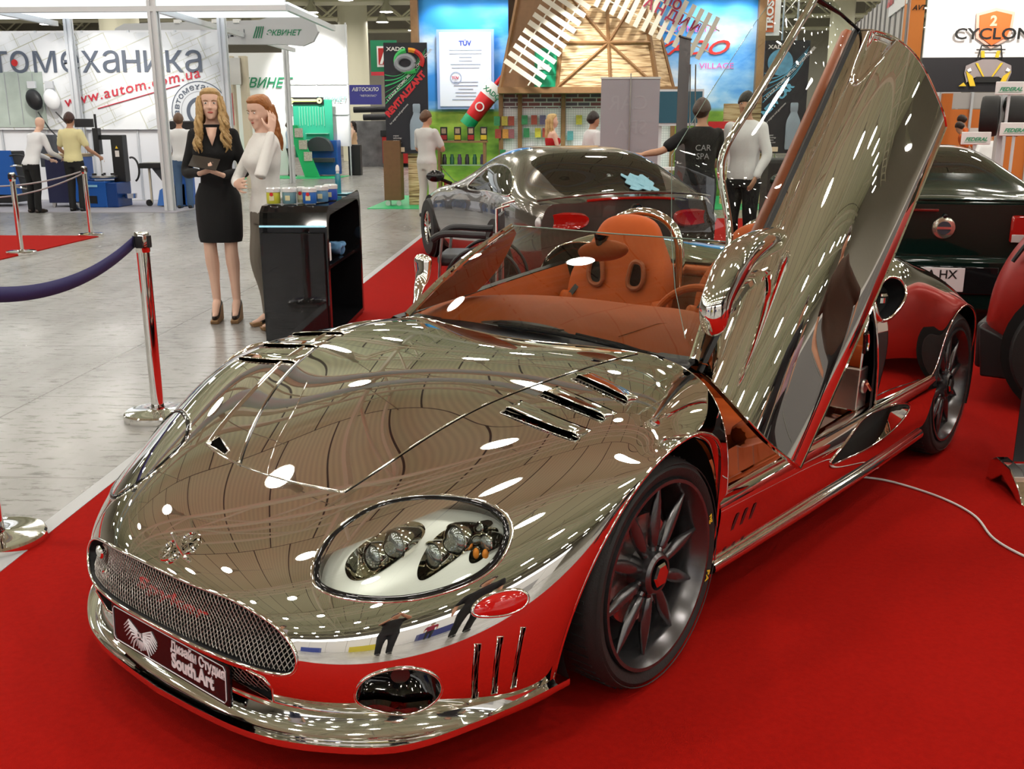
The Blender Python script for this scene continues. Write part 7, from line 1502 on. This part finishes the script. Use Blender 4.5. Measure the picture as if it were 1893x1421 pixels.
tag(bx('orange_column', (7.21, 22.0, 0), (7.53, 22.3, 4.9), mat('orange_panel', (.72, .24, .05), .45)), 'tall orange column beside the white billboard with the sports car', 'column')
word('AVT', 7.27, 3.86, .14, INK, C.objects['orange_column'], y=21.98, bold=.003, shear=.3)
BBW = mat('billboard_white', (.82, .80, .80), .5)
cy = thing('billboard', 'white and black billboard with orange shield and drawn sports car', 'billboard', (0, 0, 0)); bx('white_field', (7.24, 21, 2.86), (10.6, 21.05, 4.7), BBW, cy); bx('black_field', (7.24, 20.99, 2.20), (10.6, 21.05, 2.86), mat('billboard_black', (.012, .011, .014), .5), cy)
MB().prism([(8.18, 3.68), (8.55, 3.78), (8.92, 3.70), (8.90, 3.35), (8.86, 3.2), (8.53, 3.02), (8.22, 3.22), (8.20, 3.4)], 20.95, 20.97).build('shield_edge', mat('shield_pink', (.75, .45, .36), .5), cy, smooth=False)
MB().prism([(8.24, 3.64), (8.55, 3.72), (8.86, 3.65), (8.84, 3.36), (8.80, 3.24), (8.53, 3.08), (8.28, 3.25), (8.26, 3.4)], 20.93, 20.95).build('shield', mat('shield_orange', (.72, .15, .03), .5), cy, smooth=False)
word('2', 8.45, 3.45, .26, mat('pale_orange', (.85, .55, .35), .5), cy, y=20.92, bold=.01); word('CYCLONE', 7.78, 3.20, .29, INK, cy, y=20.925, bold=.006, sx=1.25)
SP = mat('sport_silver', (.30, .26, .26), .4); SY = mat('sport_yellow', (.70, .48, .03), .4)
def pol(pts, nm, m, d): MB().prism([(8.53 + a, 2.58 + b) for a, b in pts], d, d + .01).build(nm, m, cy, smooth=False)
pol([(-.46, -.02), (-.44, .12), (-.30, .18), (-.14, .24), (.14, .24), (.30, .18), (.44, .12), (.46, -.02), (.40, -.20), (.24, -.10), (-.24, -.10), (-.40, -.20)], 'printed_car', SP, 20.96)
for s_ in (-1, 1): pol([(.22 * s_, .17), (.27 * s_, .17), (.10 * s_, -.09), (.07 * s_, -.09)], 'printed_stripe', SY, 20.94); pol([(.44 * s_, .02), (.30 * s_, -.08), (.22 * s_, -.27), (.33 * s_, -.27)], 'printed_wing', SY, 20.94); pol([(.46 * s_, -.2), (.40 * s_, -.27), (.55 * s_, -.27)], 'printed_wing', SY, 20.94); pol([(.10 * s_, .27), (.17 * s_, .27), (.19 * s_, .40), (.12 * s_, .40)], 'printed_seat', SY, 20.94); pol([(.36 * s_, .08), (.42 * s_, .04), (.40 * s_, .0), (.33 * s_, .02)], 'printed_lamp', WHITE, 20.93)
pol([(-.22, -.09), (.22, -.09), (.28, -.2), (-.28, -.2)], 'printed_intake', INK, 20.945)
for a, b in (((-.24, .24), (-.19, .50)), ((-.19, .50), (.19, .50)), ((.19, .50), (.24, .24)), ((-.28, .42), (.28, .42))): MB().tube([(8.53 + a[0], 20.94, 2.58 + a[1]), (8.53 + b[0], 20.94, 2.58 + b[1])], .012, 4).build('printed_roll_bar', INK, cy)
spot(8.3, 19.0, 4.8, 8.3, 21, 3.5, 380, 1.3, col=(1, .93, .86))
bx('support', (7.4, 21.1, 0), (7.5, 21.2, 2.3), ALU, cy); bx('support', (10.3, 21.1, 0), (10.4, 21.2, 2.3), ALU, cy)
FG = mat('sign_green_text', (.05, .35, .18), .5)
for i, (x, y, z, n_) in enumerate(((5.82, 14.0, 1.93, 'upper'), (5.73, 13.5, 1.40, 'right hand lower'), (5.52, 14.2, 1.28, 'left hand lower'))):
    t = thing('tyre_sign', n_ + ' white rounded sign with green lettering on the tyre display', 'sign', (x, y, z)); MB().box((.20, 0, .085), (.40, .02, .17)).build('board', WHITE, t, bevel=.03, smooth=False); text('FEDERAL', 'lettering', FG, t, Matrix.Translation((.05, -.014, .05)) @ Matrix.Rotation(PI / 2, 4, 'X'), .068, bold=.002, shear=.35, sx=1.1); MB().box((.19, -.013, .035), (.30, .003, .004)).build('underline', FG, t); bx('sign_post', (.19, .02, -z), (.22, .05, .08), ALU, t)
for i, (x, rz) in enumerate(((6.10, 1.15), (6.42, 1.35))):
    t = thing('display_tyre', ('left' if i == 0 else 'right') + ' new tyre held up on the white tyre display stand', 'tyre', (x, 14.5, 1.66), rz); MB().lathe([(.17, .0), (.21, -.02), (.26, -.012), (.275, .02), (.275, .18), (.26, .212), (.21, .22), (.17, .2)], 40, ax='Y', cap=False).build('tyre', RUBBER, t)
    w = MB().lathe([(.175, .0), (.165, .03), (.16, .18)], 32, ax='Y', cap=False)
    for k in range(10): w.tube([(0, .03, 0), (.17 * math.cos(k * PI / 5), .02, .17 * math.sin(k * PI / 5))], .010, 6)
    w.build('rim', CHROME2, t)
tag(bx('tyre_stand_column', (6.22, 14.7, .0), (6.34, 14.82, 2.1), ALU), 'pale column of the tyre display stand', 'post')
al = thing('far_stand', 'far white stand with dark lettered fascia right of the raised door', 'stand', (0, 0, 0)); bx('fascia', (9.3, 28, 2.05), (10.75, 28.05, 2.50), PANEL, al); word('АЛЬТОНИКА', 9.33, 2.18, .19, INK, al, y=27.97, bold=.004)
for x in (9.35, 10.15, 10.7): bx('stand_leg', (x, 28.1, 0), (x + .05, 28.15, 2.5), ALU, al)
bx('stand_back', (9.2, 29.5, 0), (10.8, 29.6, 1.95), mat('dim_blue_grey', (.14, .16, .20), .6, noise_amt=.7, noise_scale=3), al); bx('blue_screen', (9.95, 28.6, .95), (10.35, 28.65, 1.3), emat('blue_screen_glow', (.03, .25, .8), 1.2), al)
os_ = thing('orange_stand', 'orange panelled stand with grey frame behind the tyre display', 'stand', (0, 0, 0)); ORP = mat('orange_panel2', (.75, .20, .03), .5)
bx('orange_post', (9.18, 25, 0), (9.42, 25.1, 2.3), ORP, os_)
for i in range(5): bx('orange_wall', (9.55 + i * .75, 26, 0), (10.25 + i * .75, 26.05, 1.95), ORP, os_); bx('header_panel', (9.55 + i * .75, 26, 1.97), (10.25 + i * .75, 26.05, 2.35), RBW, os_); bx('frame_post', (9.48 + i * .75, 25.95, 0), (9.54 + i * .75, 26.05, 2.4), ALU, os_)
bx('leaflet_stand', (9.3, 23.5, .9), (9.55, 23.55, 1.5), WHITE, os_)
# -- stands behind the camera that show in the chrome
bk_ = thing('stand_wall', 'white lit stand wall behind the photographer', 'wall', (0, 0, 0))
for x in np.arange(-14, 14, 2.0): bx('wall_panel', (x, -10.0, 0), (x + 1.96, -9.95, 2.7), PANEL, bk_)
bx('header', (-14, -9.93, 2.7), (14, -9.9, 3.3), emat('header_glow', (.85, .88, .92), 1.6), bk_)
for i, (x, c) in enumerate(((-11, (.5, .05, .04)), (-6, (.05, .08, .35)), (-1.5, (.6, .5, .05)), (3, (.04, .05, .2)), (8, (.4, .4, .42)))): tag(bx('counter', (x, -8.6, 0), (x + 2, -8.0, 1.0), mat('counter%d' % i, c, .4)), ('red', 'navy', 'yellow', 'dark blue', 'grey')[i] + ' counter on the stand behind the photographer', 'counter')
rw = thing('stand_wall', 'dim grey stand wall to the right of the show cars', 'wall', (0, 0, 0))
for y in np.arange(-8, 14, 2.0): bx('wall_panel', (17.0, y, 0), (17.05, y + 1.96, 2.4), mat('dim_panel', (.16, .15, .15), .6), rw)
bx('header', (16.95, -8, 2.4), (16.98, 14, 2.7), RBW, rw)
